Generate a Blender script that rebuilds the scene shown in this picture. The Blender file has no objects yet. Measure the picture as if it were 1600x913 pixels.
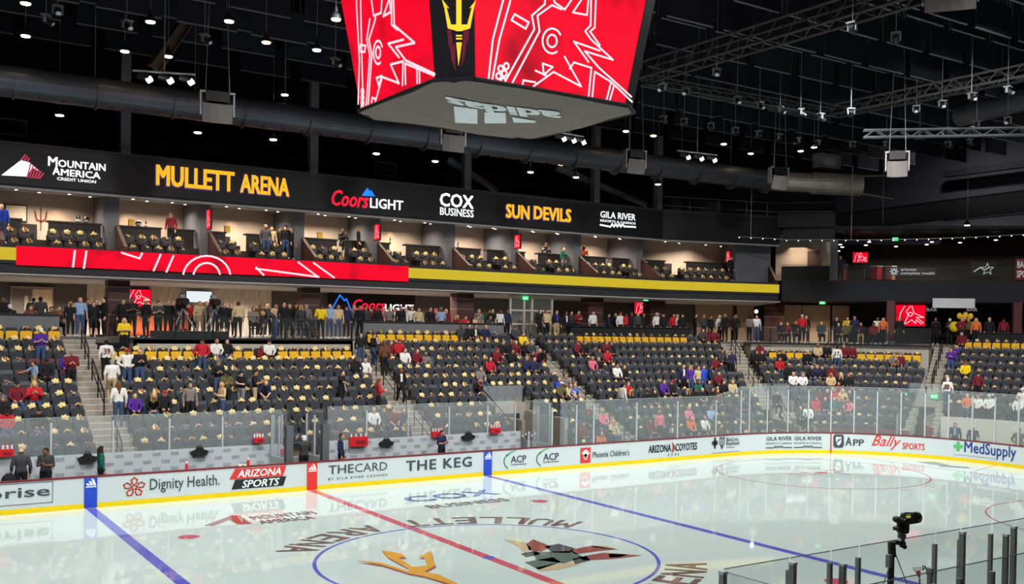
import bpy, bmesh, math, random
from math import sin, cos, pi, radians, sqrt, atan2, floor, ceil
from mathutils import Vector, Matrix
random.seed(7)
SC = bpy.context.scene
COL = SC.collection
FT = 0.3048
# ---------------------------------------------------------------- camera
CAM = Vector((-14.05, -23.508, 6.241))
YAW, PITCH, ROLL, FOC, PPX, PPY = 0.6101, -0.0145, 0.0159, 1587.05, 882.17, 535.07
_f = Vector((sin(YAW)*cos(PITCH), cos(YAW)*cos(PITCH), sin(PITCH)))
_r = Vector((cos(YAW), -sin(YAW), 0)); _u = _r.cross(_f)
RT = _r*cos(ROLL) + _u*sin(ROLL); UP = _u*cos(ROLL) - _r*sin(ROLL); FW = _f
cd = bpy.data.cameras.new('camera'); cam = bpy.data.objects.new('camera', cd); COL.objects.link(cam)
cd.sensor_width = 36.0; cd.lens = FOC/1600*36.0; cd.clip_end = 400
cd.shift_x = -(PPX-800)/1600; cd.shift_y = (PPY-456.5)/1600
m = Matrix((RT, UP, -FW)).transposed().to_4x4(); m.translation = CAM
cam.matrix_world = m; SC.camera = cam
# ---------------------------------------------------------------- world, exposure
w = bpy.data.worlds.new('world'); SC.world = w; w.use_nodes = True
w.node_tree.nodes['Background'].inputs[0].default_value = (0.55, 0.6, 0.75, 1)
w.node_tree.nodes['Background'].inputs[1].default_value = 0.02
SC.view_settings.view_transform = 'Standard'; SC.view_settings.look = 'None'
SC.view_settings.exposure = 0.0; SC.view_settings.gamma = 1.0; SC.view_settings.use_curve_mapping = False
try:
    SC.cycles.use_denoising = True
    SC.cycles.max_bounces = 6; SC.cycles.diffuse_bounces = 3; SC.cycles.glossy_bounces = 3
    SC.cycles.transparent_max_bounces = 24; SC.cycles.sample_clamp_indirect = 4.0
except Exception: pass
def area(name, loc, size, power, col=(1, 1, 1), sy=None, spread=180, aim=None, parent=None):
    l = bpy.data.lights.new(name, 'AREA'); l.energy = power; l.color = col; l.size = size
    l.shape = 'RECTANGLE'; l.size_y = sy or size; l.spread = radians(spread)
    o = bpy.data.objects.new(name, l); COL.objects.link(o); o.location = loc
    if aim is not None: o.rotation_euler = (Vector(aim)-Vector(loc)).to_track_quat('-Z', 'Y').to_euler()
    return o
# arena flood lights in the roof, over the ice and over the stands
for lx in (-24, -12, 0, 12, 24):
    for ly in (-9, 0, 9):
        area('arena_floodlight', (lx, ly, 18.1), 1.6, 430, (0.97, 1, 0.985), 1.0, 150)
for lx in (-14, -4, 6, 16, 25):
    area('board_floodlight', (lx, -12, 17.8), 1.2, 300, (0.97, 1, 0.985), 0.8, 72, (lx+2, 12.9, 1.0))  # added lamps, aimed to brighten the far boards
for lx in (-12, 0, 12, 24):
    area('stand_floodlight', (lx, 5, 17.8), 1.2, 480, (1, 0.97, 0.92), 0.8, 84, (lx, 19.5, 3))
area('corner_floodlight', (20, -2, 17.8), 1.2, 700, (1, 0.97, 0.92), 0.8, 80, (37, 14, 3))
area('end_floodlight', (19, -8, 17.8), 1.2, 640, (1, 0.97, 0.92), 0.8, 80, (39, 2, 3))

for lx in (-16, -4, 8, 20): area('near_stand_floodlight', (lx, -5, 17.8), 1.2, 420, (1, 0.97, 0.92), 0.8, 110, (lx+1, -19.5, 3))  # added lamps, unseen, to light the foreground posts
for ly in (22, 8): area('house_light', (52.5, ly, 21.8), 1.0, 420, (1, .96, .92), 1.0, 178)  # added lamps that lift the dark right end wall
for lx in (-10, 4): area('near_suite_light', (lx, -27.5, 10.5), 2.5, 130, (1, .88, .76), 1.2, 170, (lx+3, -12, .5))  # added lamps behind the camera, brighten the foreground posts and camera
# ---------------------------------------------------------------- pixel / geometry helpers
def ray(u, v): return FW + RT*((u-PPX)/FOC) - UP*((v-PPY)/FOC)
def onY(u, v, Y): d = ray(u, v); return CAM + d*((Y-CAM.y)/d.y)
def onX(u, v, X): d = ray(u, v); return CAM + d*((X-CAM.x)/d.x)
def onZ(u, v, Z): d = ray(u, v); return CAM + d*((Z-CAM.z)/d.z)
def onP(u, v, p, n): d = ray(u, v); n = Vector(n); return CAM + d*((Vector(p)-CAM).dot(n)/d.dot(n))
def pj(p):
    d = Vector(p)-CAM; z = d.dot(FW)
    return PPX+FOC*d.dot(RT)/z, PPY-FOC*d.dot(UP)/z, z
AX, AY = 72*FT, 14.5*FT      # centre of the rink's corner arc
def P(off, t, z=0.0):
    """point on a curve parallel to the boards: t<=0 metres along the straight, 0..90 degrees of the corner, >90 metres along the end"""
    r = off-AY
    if t <= 0: return Vector((AX+t, off, z))
    if t <= 90: a = radians(t); return Vector((AX+r*sin(a), AY+r*cos(a), z))
    return Vector((AX+r, AY-(t-90), z))
def yaw_at(t): return 0.0 if t <= 0 else -radians(min(t, 90))     # local -Y looks at the ice
def t_at(off, u, z, lo=-45, hi=100):
    for _ in range(40):
        mid = (lo+hi)/2
        if pj(P(off, mid, z))[0] < u: lo = mid
        else: hi = mid
    return (lo+hi)/2
RB = 42.5*FT
def s2t(s):
    r = RB-AY
    if s <= AX: return s-AX
    a = (s-AX)/r
    if a <= pi/2: return math.degrees(a)
    return 90+(s-AX-r*pi/2)
def t2s(t):
    r = RB-AY
    return AX+t if t <= 0 else (AX+r*radians(t) if t <= 90 else AX+r*pi/2+(t-90))
def s_at(u, z=0.6): return t2s(t_at(RB, u, z))

# ---------------------------------------------------------------- object helpers
def tag(o, label=None, cat=None, group=None, kind=None):
    if label: o['label'] = label
    if cat: o['category'] = cat
    if group: o['group'] = group
    if kind: o['kind'] = kind
    return o
def empty(name, loc, rz=0.0, label=None, cat=None, group=None):
    o = bpy.data.objects.new(name, None); COL.objects.link(o); o.location = loc; o.rotation_euler = (0, 0, rz)
    o.empty_display_size = 0.2
    return tag(o, label, cat, group)
_m = {}
def lin(c):
    return tuple((x/255/12.92 if x/255 <= .04045 else ((x/255+.055)/1.055)**2.4) for x in c)
def mat(name, rgb, rough=0.6, metal=0.0, vary=0.12, scale=6.0, spec=0.3, emit=0.0, bump=0.0):
    """procedural surface; rgb is the sRGB colour of the thing itself"""
    if name in _m: return _m[name]
    M = bpy.data.materials.new(name); M.use_nodes = True; nt = M.node_tree; b = nt.nodes['Principled BSDF']
    c = lin(rgb)
    b.inputs['Roughness'].default_value = rough; b.inputs['Metallic'].default_value = metal
    b.inputs['Specular IOR Level'].default_value = spec
    if emit > 0:
        b.inputs['Base Color'].default_value = (c[0]*.3, c[1]*.3, c[2]*.3, 1)
        b.inputs['Emission Color'].default_value = (*c, 1); b.inputs['Emission Strength'].default_value = emit
    else:
        n = nt.nodes.new('ShaderNodeTexNoise'); n.inputs['Scale'].default_value = scale; n.inputs['Detail'].default_value = 3
        tc = nt.nodes.new('ShaderNodeTexCoord'); nt.links.new(tc.outputs['Object'], n.inputs['Vector'])
        mx = nt.nodes.new('ShaderNodeMix'); mx.data_type = 'RGBA'
        mx.inputs[6].default_value = tuple(x*(1-vary) for x in c)+(1,)
        mx.inputs[7].default_value = tuple(min(1, x*(1+vary)) for x in c)+(1,)
        nt.links.new(n.outputs['Fac'], mx.inputs[0]); nt.links.new(mx.outputs[2], b.inputs['Base Color'])
        if bump > 0:
            bp = nt.nodes.new('ShaderNodeBump'); bp.inputs['Strength'].default_value = bump; bp.inputs['Distance'].default_value = 0.02
            nt.links.new(n.outputs['Fac'], bp.inputs['Height']); nt.links.new(bp.outputs['Normal'], b.inputs['Normal'])
    _m[name] = M
    return M
def screenmat(name, a, b_, scale, strength):
    M = mat(name, a, emit=strength); nt = M.node_tree; b = nt.nodes['Principled BSDF']; b.inputs['Base Color'].default_value = (.01, .005, .006, 1); b.inputs['Roughness'].default_value = .8; b.inputs['Specular IOR Level'].default_value = .05
    n = nt.nodes.new('ShaderNodeTexNoise'); n.inputs['Scale'].default_value = scale; n.inputs['Detail'].default_value = 2; tc = nt.nodes.new('ShaderNodeTexCoord'); nt.links.new(tc.outputs['Object'], n.inputs['Vector'])
    r = nt.nodes.new('ShaderNodeValToRGB'); r.color_ramp.elements[0].position = .30; r.color_ramp.elements[0].color = (*lin(b_), 1); r.color_ramp.elements[1].position = .46; r.color_ramp.elements[1].color = (*lin(a), 1)
    nt.links.new(n.outputs['Fac'], r.inputs[0]); nt.links.new(r.outputs[0], b.inputs['Emission Color']); return M
def glassmat(name, tint=(0.90, 0.945, 0.94), haze=0.12, hazecol=(0.75, 0.82, 0.82), refl=1.0):
    if name in _m: return _m[name]
    M = bpy.data.materials.new(name); M.use_nodes = True; nt = M.node_tree
    for n in list(nt.nodes): nt.nodes.remove(n)
    out = nt.nodes.new('ShaderNodeOutputMaterial'); tr = nt.nodes.new('ShaderNodeBsdfTransparent')
    tr.inputs[0].default_value = (*tint, 1)
    df = nt.nodes.new('ShaderNodeBsdfDiffuse'); df.inputs[0].default_value = (*hazecol, 1)
    gl = nt.nodes.new('ShaderNodeBsdfGlossy'); gl.inputs['Roughness'].default_value = 0.02
    fr = nt.nodes.new('ShaderNodeFresnel'); fr.inputs[0].default_value = 1.45
    nz = nt.nodes.new('ShaderNodeTexNoise'); nz.inputs['Scale'].default_value = 1.3
    mp = nt.nodes.new('ShaderNodeMapRange'); mp.inputs['To Min'].default_value = haze*.8; mp.inputs['To Max'].default_value = haze*1.2
    nt.links.new(nz.outputs['Fac'], mp.inputs['Value'])
    a = nt.nodes.new('ShaderNodeMixShader'); b = nt.nodes.new('ShaderNodeMixShader')
    ml = nt.nodes.new('ShaderNodeMath'); ml.operation = 'MULTIPLY'; ml.inputs[1].default_value = refl
    nt.links.new(mp.outputs[0], a.inputs[0]); nt.links.new(tr.outputs[0], a.inputs[1]); nt.links.new(df.outputs[0], a.inputs[2])
    ge = nt.nodes.new('ShaderNodeNewGeometry'); iv = nt.nodes.new('ShaderNodeMath'); iv.operation = 'SUBTRACT'; iv.inputs[0].default_value = 1.0; nt.links.new(ge.outputs['Backfacing'], iv.inputs[1])
    m2 = nt.nodes.new('ShaderNodeMath'); m2.operation = 'MULTIPLY'; nt.links.new(ml.outputs[0], m2.inputs[0]); nt.links.new(iv.outputs[0], m2.inputs[1])
    nt.links.new(fr.outputs[0], ml.inputs[0]); nt.links.new(m2.outputs[0], b.inputs[0])
    nt.links.new(a.outputs[0], b.inputs[1]); nt.links.new(gl.outputs[0], b.inputs[2])
    nt.links.new(b.outputs[0], out.inputs['Surface'])
    _m[name] = M
    return M
def link(name, me, parent=None, loc=None, rz=0.0):
    o = bpy.data.objects.new(name, me); COL.objects.link(o)
    if parent is not None: o.parent = parent
    if loc is not None: o.location = loc
    if rz: o.rotation_euler = (0, 0, rz)
    return o
class MB:
    """collects shapes and links them as ONE mesh object"""
    def __init__(s): s.v = []; s.f = []; s.m = []; s.k = 0
    def add(s, vs, fs, k=None):
        o = len(s.v); s.v += [tuple(x) for x in vs]; s.f += [tuple(i+o for i in f) for f in fs]
        s.m += [s.k if k is None else k]*len(fs); return s
    def hexa(s, a, k=None):      # 8 points: bottom ring then top ring
        return s.add(a, [(3, 2, 1, 0), (4, 5, 6, 7), (0, 1, 5, 4), (1, 2, 6, 5), (2, 3, 7, 6), (3, 0, 4, 7)], k)
    def box(s, c, d, rz=0.0, k=None, rx=0.0):
        M = Matrix.Translation(c) @ Matrix.Rotation(rz, 4, 'Z') @ Matrix.Rotation(rx, 4, 'X')
        x, y, z = d[0]/2, d[1]/2, d[2]/2
        return s.hexa([M @ Vector(q) for q in ((-x, -y, -z), (x, -y, -z), (x, y, -z), (-x, y, -z), (-x, -y, z), (x, -y, z), (x, y, z), (-x, y, z))], k)
    def rbox(s, c, d, r, M=None, k=None, n=3):       # box with rounded corners in its local xz outline, thickness d[1]
        pts = []
        for cx, cz, a0 in ((1, 1, 0), (-1, 1, 90), (-1, -1, 180), (1, -1, 270)):
            for i in range(n+1):
                a = radians(a0+90*i/n); pts.append(((d[0]/2-r)*cx+r*cos(a), (d[2]/2-r)*cz+r*sin(a)))
        M = M or Matrix.Identity(4); c = Vector(c); N = len(pts)
        vs = [M @ (c+Vector((x, sgn*d[1]/2, z))) for sgn in (-1, 1) for x, z in pts]
        return s.add(vs, [tuple(range(N)), tuple(range(2*N-1, N-1, -1))]+[(i, i+N, (i+1) % N+N, (i+1) % N) for i in range(N)], k)
    def slab(s, pts, thick, k=None):                  # planar polygon (3d points) given thickness along its normal
        pts = [Vector(p) for p in pts]; n = Vector((0, 0, 0))
        for i in range(len(pts)): n += pts[i].cross(pts[(i+1) % len(pts)])
        n.normalize(); N = len(pts)
        vs = [p-n*thick/2 for p in pts]+[p+n*thick/2 for p in pts]
        return s.add(vs, [tuple(range(N-1, -1, -1)), tuple(range(N, 2*N))]+[(i, (i+1) % N, (i+1) % N+N, i+N) for i in range(N)], k)
    def tube(s, a, b, r, n=8, r2=None, k=None):
        a = Vector(a); b = Vector(b); d = (b-a)
        if d.length < 1e-6: return s
        q = d.to_track_quat('Z', 'Y'); r2 = r if r2 is None else r2
        vs = [a+q @ Vector((r*cos(2*pi*i/n), r*sin(2*pi*i/n), 0)) for i in range(n)]+[b+q @ Vector((r2*cos(2*pi*i/n), r2*sin(2*pi*i/n), 0)) for i in range(n)]
        return s.add(vs, [tuple(range(n-1, -1, -1)), tuple(range(n, 2*n))]+[(i, (i+1) % n, (i+1) % n+n, i+n) for i in range(n)], k)
    def path(s, pts, r, n=6, k=None):
        for i in range(len(pts)-1): s.tube(pts[i], pts[i+1], r, n, None, k)
        return s
    def lathe(s, c, prof, n=16, q=None, k=None):      # prof: (radius, height) from one end to the other
        q = q or Matrix.Identity(3).to_quaternion(); c = Vector(c); vs = []; fs = []
        for r, h in prof: vs += [c+q @ Vector((r*cos(2*pi*i/n), r*sin(2*pi*i/n), h)) for i in range(n)]
        L = len(prof)
        for j in range(L-1): fs += [(j*n+i, j*n+(i+1) % n, (j+1)*n+(i+1) % n, (j+1)*n+i) for i in range(n)]
        fs += [tuple(range(n-1, -1, -1)), tuple(range((L-1)*n, L*n))]
        return s.add(vs, fs, k)
    def ball(s, c, rad, n=10, M=None, k=None):
        rx, ry, rz = rad if hasattr(rad, '__len__') else (rad,)*3
        M = M or Matrix.Identity(3); c = Vector(c); vs = []; fs = []; h = n//2+1
        for j in range(h+1):
            t = pi*j/h
            for i in range(n): vs.append(c+M @ Vector((rx*sin(t)*cos(2*pi*i/n), ry*sin(t)*sin(2*pi*i/n), rz*cos(t))))
        for j in range(h): fs += [(j*n+i, (j+1)*n+i, (j+1)*n+(i+1) % n, j*n+(i+1) % n) for i in range(n)]
        return s.add(vs, fs, k)
    def cap(s, a, ra, b, rb, n=10, k=None):           # tapered capsule
        a = Vector(a); b = Vector(b); d = b-a; L = max(d.length, 1e-4); q = d.to_track_quat('Z', 'Y')
        prof = [(max(.002, ra*cos(t)), ra*sin(t)) for t in (-1.35, -.9, -.45, 0)]+[(max(.002, rb*cos(t)), L+rb*sin(t)) for t in (0, .45, .9, 1.35)]
        return s.lathe(a, prof, n, q, k)
    def strip(s, pts, w, n, off=0.0, thick=0.0, closed=False, k=None):    # ribbon of width w along 3d points lying in a plane of normal n
        n = Vector(n).normalized(); pts = [Vector(p)+n*off for p in pts]
        if closed: pts = pts+[pts[0]]
        for i in range(len(pts)-1):
            a, b = pts[i], pts[i+1]; d = b-a
            if d.length < 1e-5: continue
            d.normalize(); e = d.cross(n)*w/2; x = d*w*.35; A, B = a-x, b+x
            q = [A-e, B-e, B+e, A+e]
            if thick: s.hexa([p for p in q]+[p+n*thick for p in q], k)
            else: s.add(q, [(0, 1, 2, 3)], k)
        return s
    def build(s, name, mats, parent=None, at=None, smooth=False, origin=None, rz=0.0):
        me = bpy.data.meshes.new(name)
        vs = s.v
        if origin is not None: vs = [(x-origin[0], y-origin[1], z-origin[2]) for x, y, z in vs]
        me.from_pydata(vs, [], s.f)
        mats = mats if isinstance(mats, (list, tuple)) else [mats]
        for q in mats: me.materials.append(q)
        if len(mats) > 1: me.polygons.foreach_set('material_index', s.m)
        if smooth: me.polygons.foreach_set('use_smooth', [True]*len(me.polygons))
        me.update()
        o = link(name, me, parent)
        if at is not None: o.location = at
        elif origin is not None and parent is None: o.location = origin
        if rz: o.rotation_euler = (0, 0, rz)
        return o
def part(mb, name, mats, root, smooth=False):      # mb holds world points; root is an unrotated Empty
    return mb.build(name, mats, root, smooth=smooth, origin=tuple(root.location))
def copies(root, loc, rz=0.0):                      # copy a thing with its parts and their sub-parts
    LASTC.clear(); LASTK.clear()
    def rec(o, par):
        c = o.copy(); COL.objects.link(c); c.parent = par; LASTC.append(c); LASTK.setdefault(c.name.split('.')[0], []).append(c)
        for ch in KIDS.get(o.name, ()): rec(ch, c)
        return c
    c = rec(root, None); c.location = loc; c.rotation_euler = (0, 0, rz)
    return c
KIDS = {}; LASTC = []; LASTK = {}
def reg(root):                                      # remember a prototype's children once
    def rec(o):
        KIDS[o.name] = list(o.children)
        for ch in o.children: rec(ch)
    bpy.context.view_layer.update(); rec(root); return root
def wallstrip(mb, off, ts, z0, z1, thick=0.15, k=None):      # upright wall following the bowl curve, thick outwards
    for a, b in zip(ts[:-1], ts[1:]):
        p, q, p2, q2 = P(off, a), P(off, b), P(off+thick, a), P(off+thick, b)
        mb.hexa([(p.x, p.y, z0), (q.x, q.y, z0), (q2.x, q2.y, z0), (p2.x, p2.y, z0), (p.x, p.y, z1), (q.x, q.y, z1), (q2.x, q2.y, z1), (p2.x, p2.y, z1)], k)
    return mb
def plate(mb, o0, o1, ts, z0, z1, k=None):                     # horizontal slab between two offsets
    for a, b in zip(ts[:-1], ts[1:]):
        p, q, p2, q2 = P(o0, a), P(o0, b), P(o1, b), P(o1, a)
        mb.hexa([(x.x, x.y, z0) for x in (p, q, p2, q2)]+[(x.x, x.y, z1) for x in (p, q, p2, q2)], k)
    return mb
def trange(a, b, arc=4.0, lin_=6.0):
    out = [a]; x = a
    while x < b-1e-6:
        if x < 0: x = min(b, 0.0, x+lin_)
        elif x < 90: x = min(b, 90.0, x+arc)
        else: x = min(b, x+lin_)
        out.append(x)
    return out

# ---------------------------------------------------------------- lettering
_fc = {}
def glyphs(txt, bold=0.0, shear=0.0, space=1.0, line=1.0, align='LEFT'):
    """flat lettering as (verts2d, faces) scaled to a unit box; returns verts, faces, aspect"""
    key = (txt, bold, shear, space, line, align)
    if key in _fc: return _fc[key]
    c = bpy.data.curves.new('t', 'FONT'); c.body = txt; c.offset = bold; c.shear = shear; c.space_character = space
    c.space_line = line; c.align_x = align; c.resolution_u = 2; c.fill_mode = 'FRONT'
    o = bpy.data.objects.new('t', c); COL.objects.link(o); bpy.context.view_layer.update()
    me = o.evaluated_get(bpy.context.evaluated_depsgraph_get()).to_mesh()
    vs = [(v.co.x, v.co.y) for v in me.vertices]; fs = [tuple(p.vertices) for p in me.polygons]
    o.evaluated_get(bpy.context.evaluated_depsgraph_get()).to_mesh_clear()
    bpy.data.objects.remove(o); bpy.data.curves.remove(c)
    x0 = min(v[0] for v in vs); x1 = max(v[0] for v in vs); y0 = min(v[1] for v in vs); y1 = max(v[1] for v in vs)
    vs = [((x-x0)/(x1-x0), (y-y0)/(y1-y0)) for x, y in vs]
    _fc[key] = (vs, fs, (x1-x0)/(y1-y0))
    return _fc[key]
def letter(mb, txt, fn, k=None, **kw):               # fn maps unit box -> 3d point
    bold = kw.pop('bold', 0.0); vs, fs, asp = glyphs(txt, **kw)
    n = max(1, txt.count('\n')+1); e = max(0.0, bold)*1.0/n; ex = e/asp
    nn = (Vector(fn(1, 0))-Vector(fn(0, 0))).cross(Vector(fn(0, 1))-Vector(fn(0, 0))).normalized()
    for i, (dx, dy) in enumerate(((0, 0),) if e < .004 else ((-1, -.6), (1, -.6), (1, .6), (-1, .6), (0, 0))):
        sx_ = 1-2*ex; sy_ = 1-1.2*e; o = nn*(.0016*i)
        mb.add([Vector(fn(ex+x*sx_+dx*ex, .6*e+y*sy_+dy*e))+o for x, y in vs], fs, k)
    return mb
def quadfn(bl, br, tl, tr=None, off=None):
    bl, br, tl = Vector(bl), Vector(br), Vector(tl); tr = Vector(tr) if tr is not None else br+tl-bl
    o = Vector(off) if off is not None else Vector((0, 0, 0))
    return lambda x, y: bl*(1-x)*(1-y)+br*x*(1-y)+tl*(1-x)*y+tr*x*y+o
NUMS = ('first', 'second', 'third', 'fourth', 'fifth', 'sixth', 'seventh', 'eighth', 'ninth', 'tenth', 'eleventh', 'twelfth', 'thirteenth', 'fourteenth',
        'fifteenth', 'sixteenth', 'seventeenth', 'eighteenth', 'nineteenth', 'twentieth', 'twenty-first', 'twenty-second', 'twenty-third', 'twenty-fourth',
        'twenty-fifth', 'twenty-sixth', 'twenty-seventh', 'twenty-eighth', 'twenty-ninth', 'thirtieth')
def nth(i): return NUMS[i] if i < len(NUMS) else str(i+1)+'th'
# ================================================================ ICE
def icemat(name, rgb):
    M = mat(name, rgb, rough=0.032, vary=0.03, scale=0.8, spec=0.5)
    b = M.node_tree.nodes['Principled BSDF']; b.inputs['IOR'].default_value = 1.31
    return M
ICE = [icemat('ice_white', (221, 237, 233)), icemat('ice_red', (220, 100, 116)), icemat('ice_blue', (108, 108, 212)), icemat('ice_brown', (132, 106, 102)),
       icemat('ice_gold', (240, 178, 70)), icemat('ice_navy', (96, 120, 176)), icemat('ice_maroon', (166, 98, 90)), icemat('ice_green', (104, 126, 116)),
       icemat('ice_sand', (216, 196, 160)), icemat('ice_dark', (104, 100, 106)), icemat('ice_grey', (120, 124, 128)), icemat('ice_thin_red', (205, 120, 125))]
R_, B_, BR_, GO_, NV_, MR_, GN_, SA_, DK_, GY_, TR_ = range(1, 12)
ice = MB()
top = [P(RB, t) for t in trange(-2*AX, 90, 3)]
loop = [(p.x, p.y, 0) for p in top]; loop += [(x, -y, 0) for x, y, z in reversed(loop)]
N = len(loop)
ice.add([(x, y, 0) for x, y, z in loop], [tuple(reversed(range(N)))], 0)
def iline(a, b, w, k, z=.002):
    ice.strip([(a[0], a[1], z), (b[0], b[1], z)], w, (0, 0, 1), k=k)
def iring(c, r, w, k, z=.003, a0=0, a1=360, n=72):
    pts = [(radians(a0+(a1-a0)*i/n)) for i in range(n+1)]
    for p, q in zip(pts[:-1], pts[1:]):
        ice.add([(c[0]+(r+o)*cos(a), c[1]+(r+o)*sin(a), z) for a, o in ((p, -w/2), (p, w/2), (q, w/2), (q, -w/2))], [(3, 2, 1, 0)], k)
def idisc(c, r, k, z=.003, n=28):
    ice.add([(c[0]+r*cos(2*pi*i/n), c[1]+r*sin(2*pi*i/n), z) for i in range(n)], [tuple(range(n))], k)
iline((0, -RB), (0, RB), .30, R_); idisc((0, 0), .17, B_, .004)
for sx in (-1, 1):
    iline((sx*7.62, -RB), (sx*7.62, RB), .30, B_)
    gx = sx*89*FT; iline((gx, -36.6*FT), (gx, 36.6*FT), .06, TR_)
    for sy in (-1, 1):
        iline((gx, sy*11*FT), (sx*100*FT, sy*14*FT), .06, TR_)
        c = (sx*69*FT, sy*22*FT); iring(c, 15*FT, .07, TR_); idisc(c, .3, R_)
        idisc((sx*20*FT, sy*22*FT), .3, R_)
        for qx in (-1, 1):
            for qy in (-1, 1):
                iline((c[0]+qx*.62, c[1]+qy*.25), (c[0]+qx*1.8, c[1]+qy*.25), .07, TR_)
                iline((c[0]+qx*.62, c[1]+qy*.25), (c[0]+qx*.62, c[1]+qy*1.1), .07, TR_)
            iline((c[0]+qx*.85, c[1]+15*FT), (c[0]+qx*.85, c[1]+15*FT+.6), .06, TR_); iline((c[0]+qx*.85, c[1]-15*FT), (c[0]+qx*.85, c[1]-15*FT-.6), .06, TR_)
iring((0, 0), 15*FT, .10, B_)
# arched lettering round the centre circle, once for each side
for flip in (0, 1):
    word = 'MULLETT ARENA'; n = len(word); a0, a1 = 207.5, 323
    for i, ch in enumerate(word):
        if ch == ' ': continue
        ac = radians(a0+(a1-a0)*(i+.5)/n); half = radians((a1-a0)/n*.43)
        def fn(x, y, ac=ac, half=half):
            a = ac+half*(2*x-1); r = 15*FT+1.28-y*1.10
            px, py = r*cos(a), r*sin(a)
            return (-px, -py, .004) if flip else (px, py, .004)
        letter(ice, ch, fn, BR_, bold=.03)
def iflat(pts, k, z=.005): ice.add([(onZ(u, v, 0).x, onZ(u, v, 0).y, z) for u, v in pts], [tuple(range(len(pts)))], k)
def ih(x, y): return (400+x*.4375, 740+y*.4375)        # zoomed crop -> frame
# golden pitchfork in the circle (dark red edge under the gold)
tri = [[(355, 312), (440, 318), (505, 338), (548, 352), (540, 338), (470, 300), (448, 275), (520, 288), (535, 300), (508, 300), (560, 335), (612, 330), (600, 300), (578, 300), (625, 278), (630, 305), (640, 330), (600, 352), (655, 362), (720, 395), (740, 420), (690, 395), (600, 368), (545, 358), (450, 328)]]
iflat([ih(x+4, y+7) for x, y in tri[0]], MR_, .005); 
iflat([ih(x, y) for x, y in tri[0]], GO_, .006)
# running dog crest in the circle, angular patches
for pts, k in ((((885, 236), (960, 246), (985, 270), (960, 288), (935, 262)), SA_), (((965, 252), (990, 236), (1055, 262), (1020, 280), (975, 275)), MR_),
               (((1030, 262), (1080, 252), (1140, 268), (1120, 285), (1060, 284)), DK_), (((990, 282), (1130, 278), (1170, 300), (1100, 322), (1000, 310)), GN_),
               (((960, 318), (1060, 300), (1090, 318), (1010, 345)), GN_), (((1000, 338), (1080, 320), (1130, 318), (1160, 326), (1080, 345), (1015, 350)), SA_),
               (((1120, 275), (1200, 258), (1290, 272), (1225, 278), (1140, 290)), MR_), (((1190, 262), (1250, 258), (1295, 274), (1235, 268)), SA_),
               (((1150, 300), (1240, 284), (1380, 294), (1280, 306), (1170, 312)), MR_), (((1130, 306), (1180, 296), (1195, 312), (1140, 325)), DK_),
               (((1260, 288), (1330, 290), (1300, 300), (1262, 302)), GN_), (((945, 288), (1000, 276), (1015, 290), (965, 300)), DK_)):
    iflat([ih(x, y) for x, y in pts], k, .006)
# two sponsor marks painted in the ice
def itext(txt, u0, v0, u1, v1, h, k, **kw):
    a, b = onZ(u0, v0, 0), onZ(u1, v1, 0); y = (a.y+b.y)/2
    letter(ice, txt, lambda x, q: (a.x+(b.x-a.x)*x, y+q*h, .004), k, **kw)
itext('COX', 645, 786, 783, 772, 1.15, NV_, bold=.03); itext('BUSINESS', 674, 795, 800, 783, .62, GY_, bold=.015)
itext('MOUNTAIN', 398, 813, 496, 803, .62, BR_, bold=.02); itext('AMERICA', 410, 820, 494, 811, .6, BR_, bold=.02)
iflat([(318, 822), (362, 806), (374, 806), (394, 819), (372, 820), (358, 813), (334, 822)], MR_)
iflat([(1432, 722), (1462, 722), (1490, 729), (1455, 726)], GY_); iflat([(1466, 727), (1512, 730), (1516, 732), (1470, 730)], GY_)
tag(ice.build('ice_floor', ICE), 'white rink ice with painted lines, circles and arched lettering', None, None, 'structure')

# ================================================================ DASHER BOARDS
WHITE = mat('board_white', (196, 206, 208), .35, vary=.03); YEL = mat('kick_yellow', (226, 196, 10), .4, vary=.05); CAPR = mat('cap_maroon', (112, 34, 44), .45)
INK = mat('ink_slate', (62, 70, 78), .5); RED = mat('ink_red', (212, 52, 48), .5); BLUE = mat('ink_blue', (36, 74, 190), .5); NAVY = mat('ink_navy', (34, 58, 140), .5)
GRN = mat('ink_green', (82, 182, 110), .5); PURE = mat('ink_white', (235, 240, 242), .45); ORNG = mat('ink_vermilion', (206, 74, 50), .5); INKD = mat('ink_black', (34, 36, 40), .5)
BH = 1.07
TS = trange(-2*AX, 90, 2.5, 2.44)+[94.4-0.001]
def boards(mirror, label):
    root = empty('dasher_boards', (0, -RB if mirror else RB, 0), 0, label, 'rink boards')
    def mk(fn, name, ms):
        b = MB(); fn(b)
        if mirror: b.v = [(x, -y, z) for x, y, z in b.v]; b.f = [tuple(reversed(f)) for f in b.f]
        return part(b, name, ms, root)
    mk(lambda b: wallstrip(b, RB, TS, .16, BH-.05, .11), 'board_panel', WHITE)
    mk(lambda b: wallstrip(b, RB-.012, TS, 0, .17, .12), 'kick_plate', YEL)
    mk(lambda b: wallstrip(b, RB-.02, TS, BH-.05, BH, .17), 'cap_rail', CAPR)
    return root
fb = boards(False, 'far rink boards with sponsor adverts, yellow kick plate and maroon cap rail')
boards(True, 'near rink boards below the foreground glass')
def sfn(s0, s1, z0, z1, off=.016): return lambda x, y: P(RB-off, s2t(s0+(s1-s0)*x), z0+(z1-z0)*y)
def adv(mats, label=None, name='advert'):
    b = MB(); b.finish = lambda: tag(part(b, name, mats, fb), label); return b
def rect(b, s0, s1, z0, z1, k=None, off=.016, n=6):
    f = sfn(s0, s1, z0, z1, off)
    b.add([f(i/n, 0) for i in range(n+1)]+[f(i/n, 1) for i in range(n+1)], [(i, i+1, i+n+2, i+n+1) for i in range(n)], k)
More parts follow.
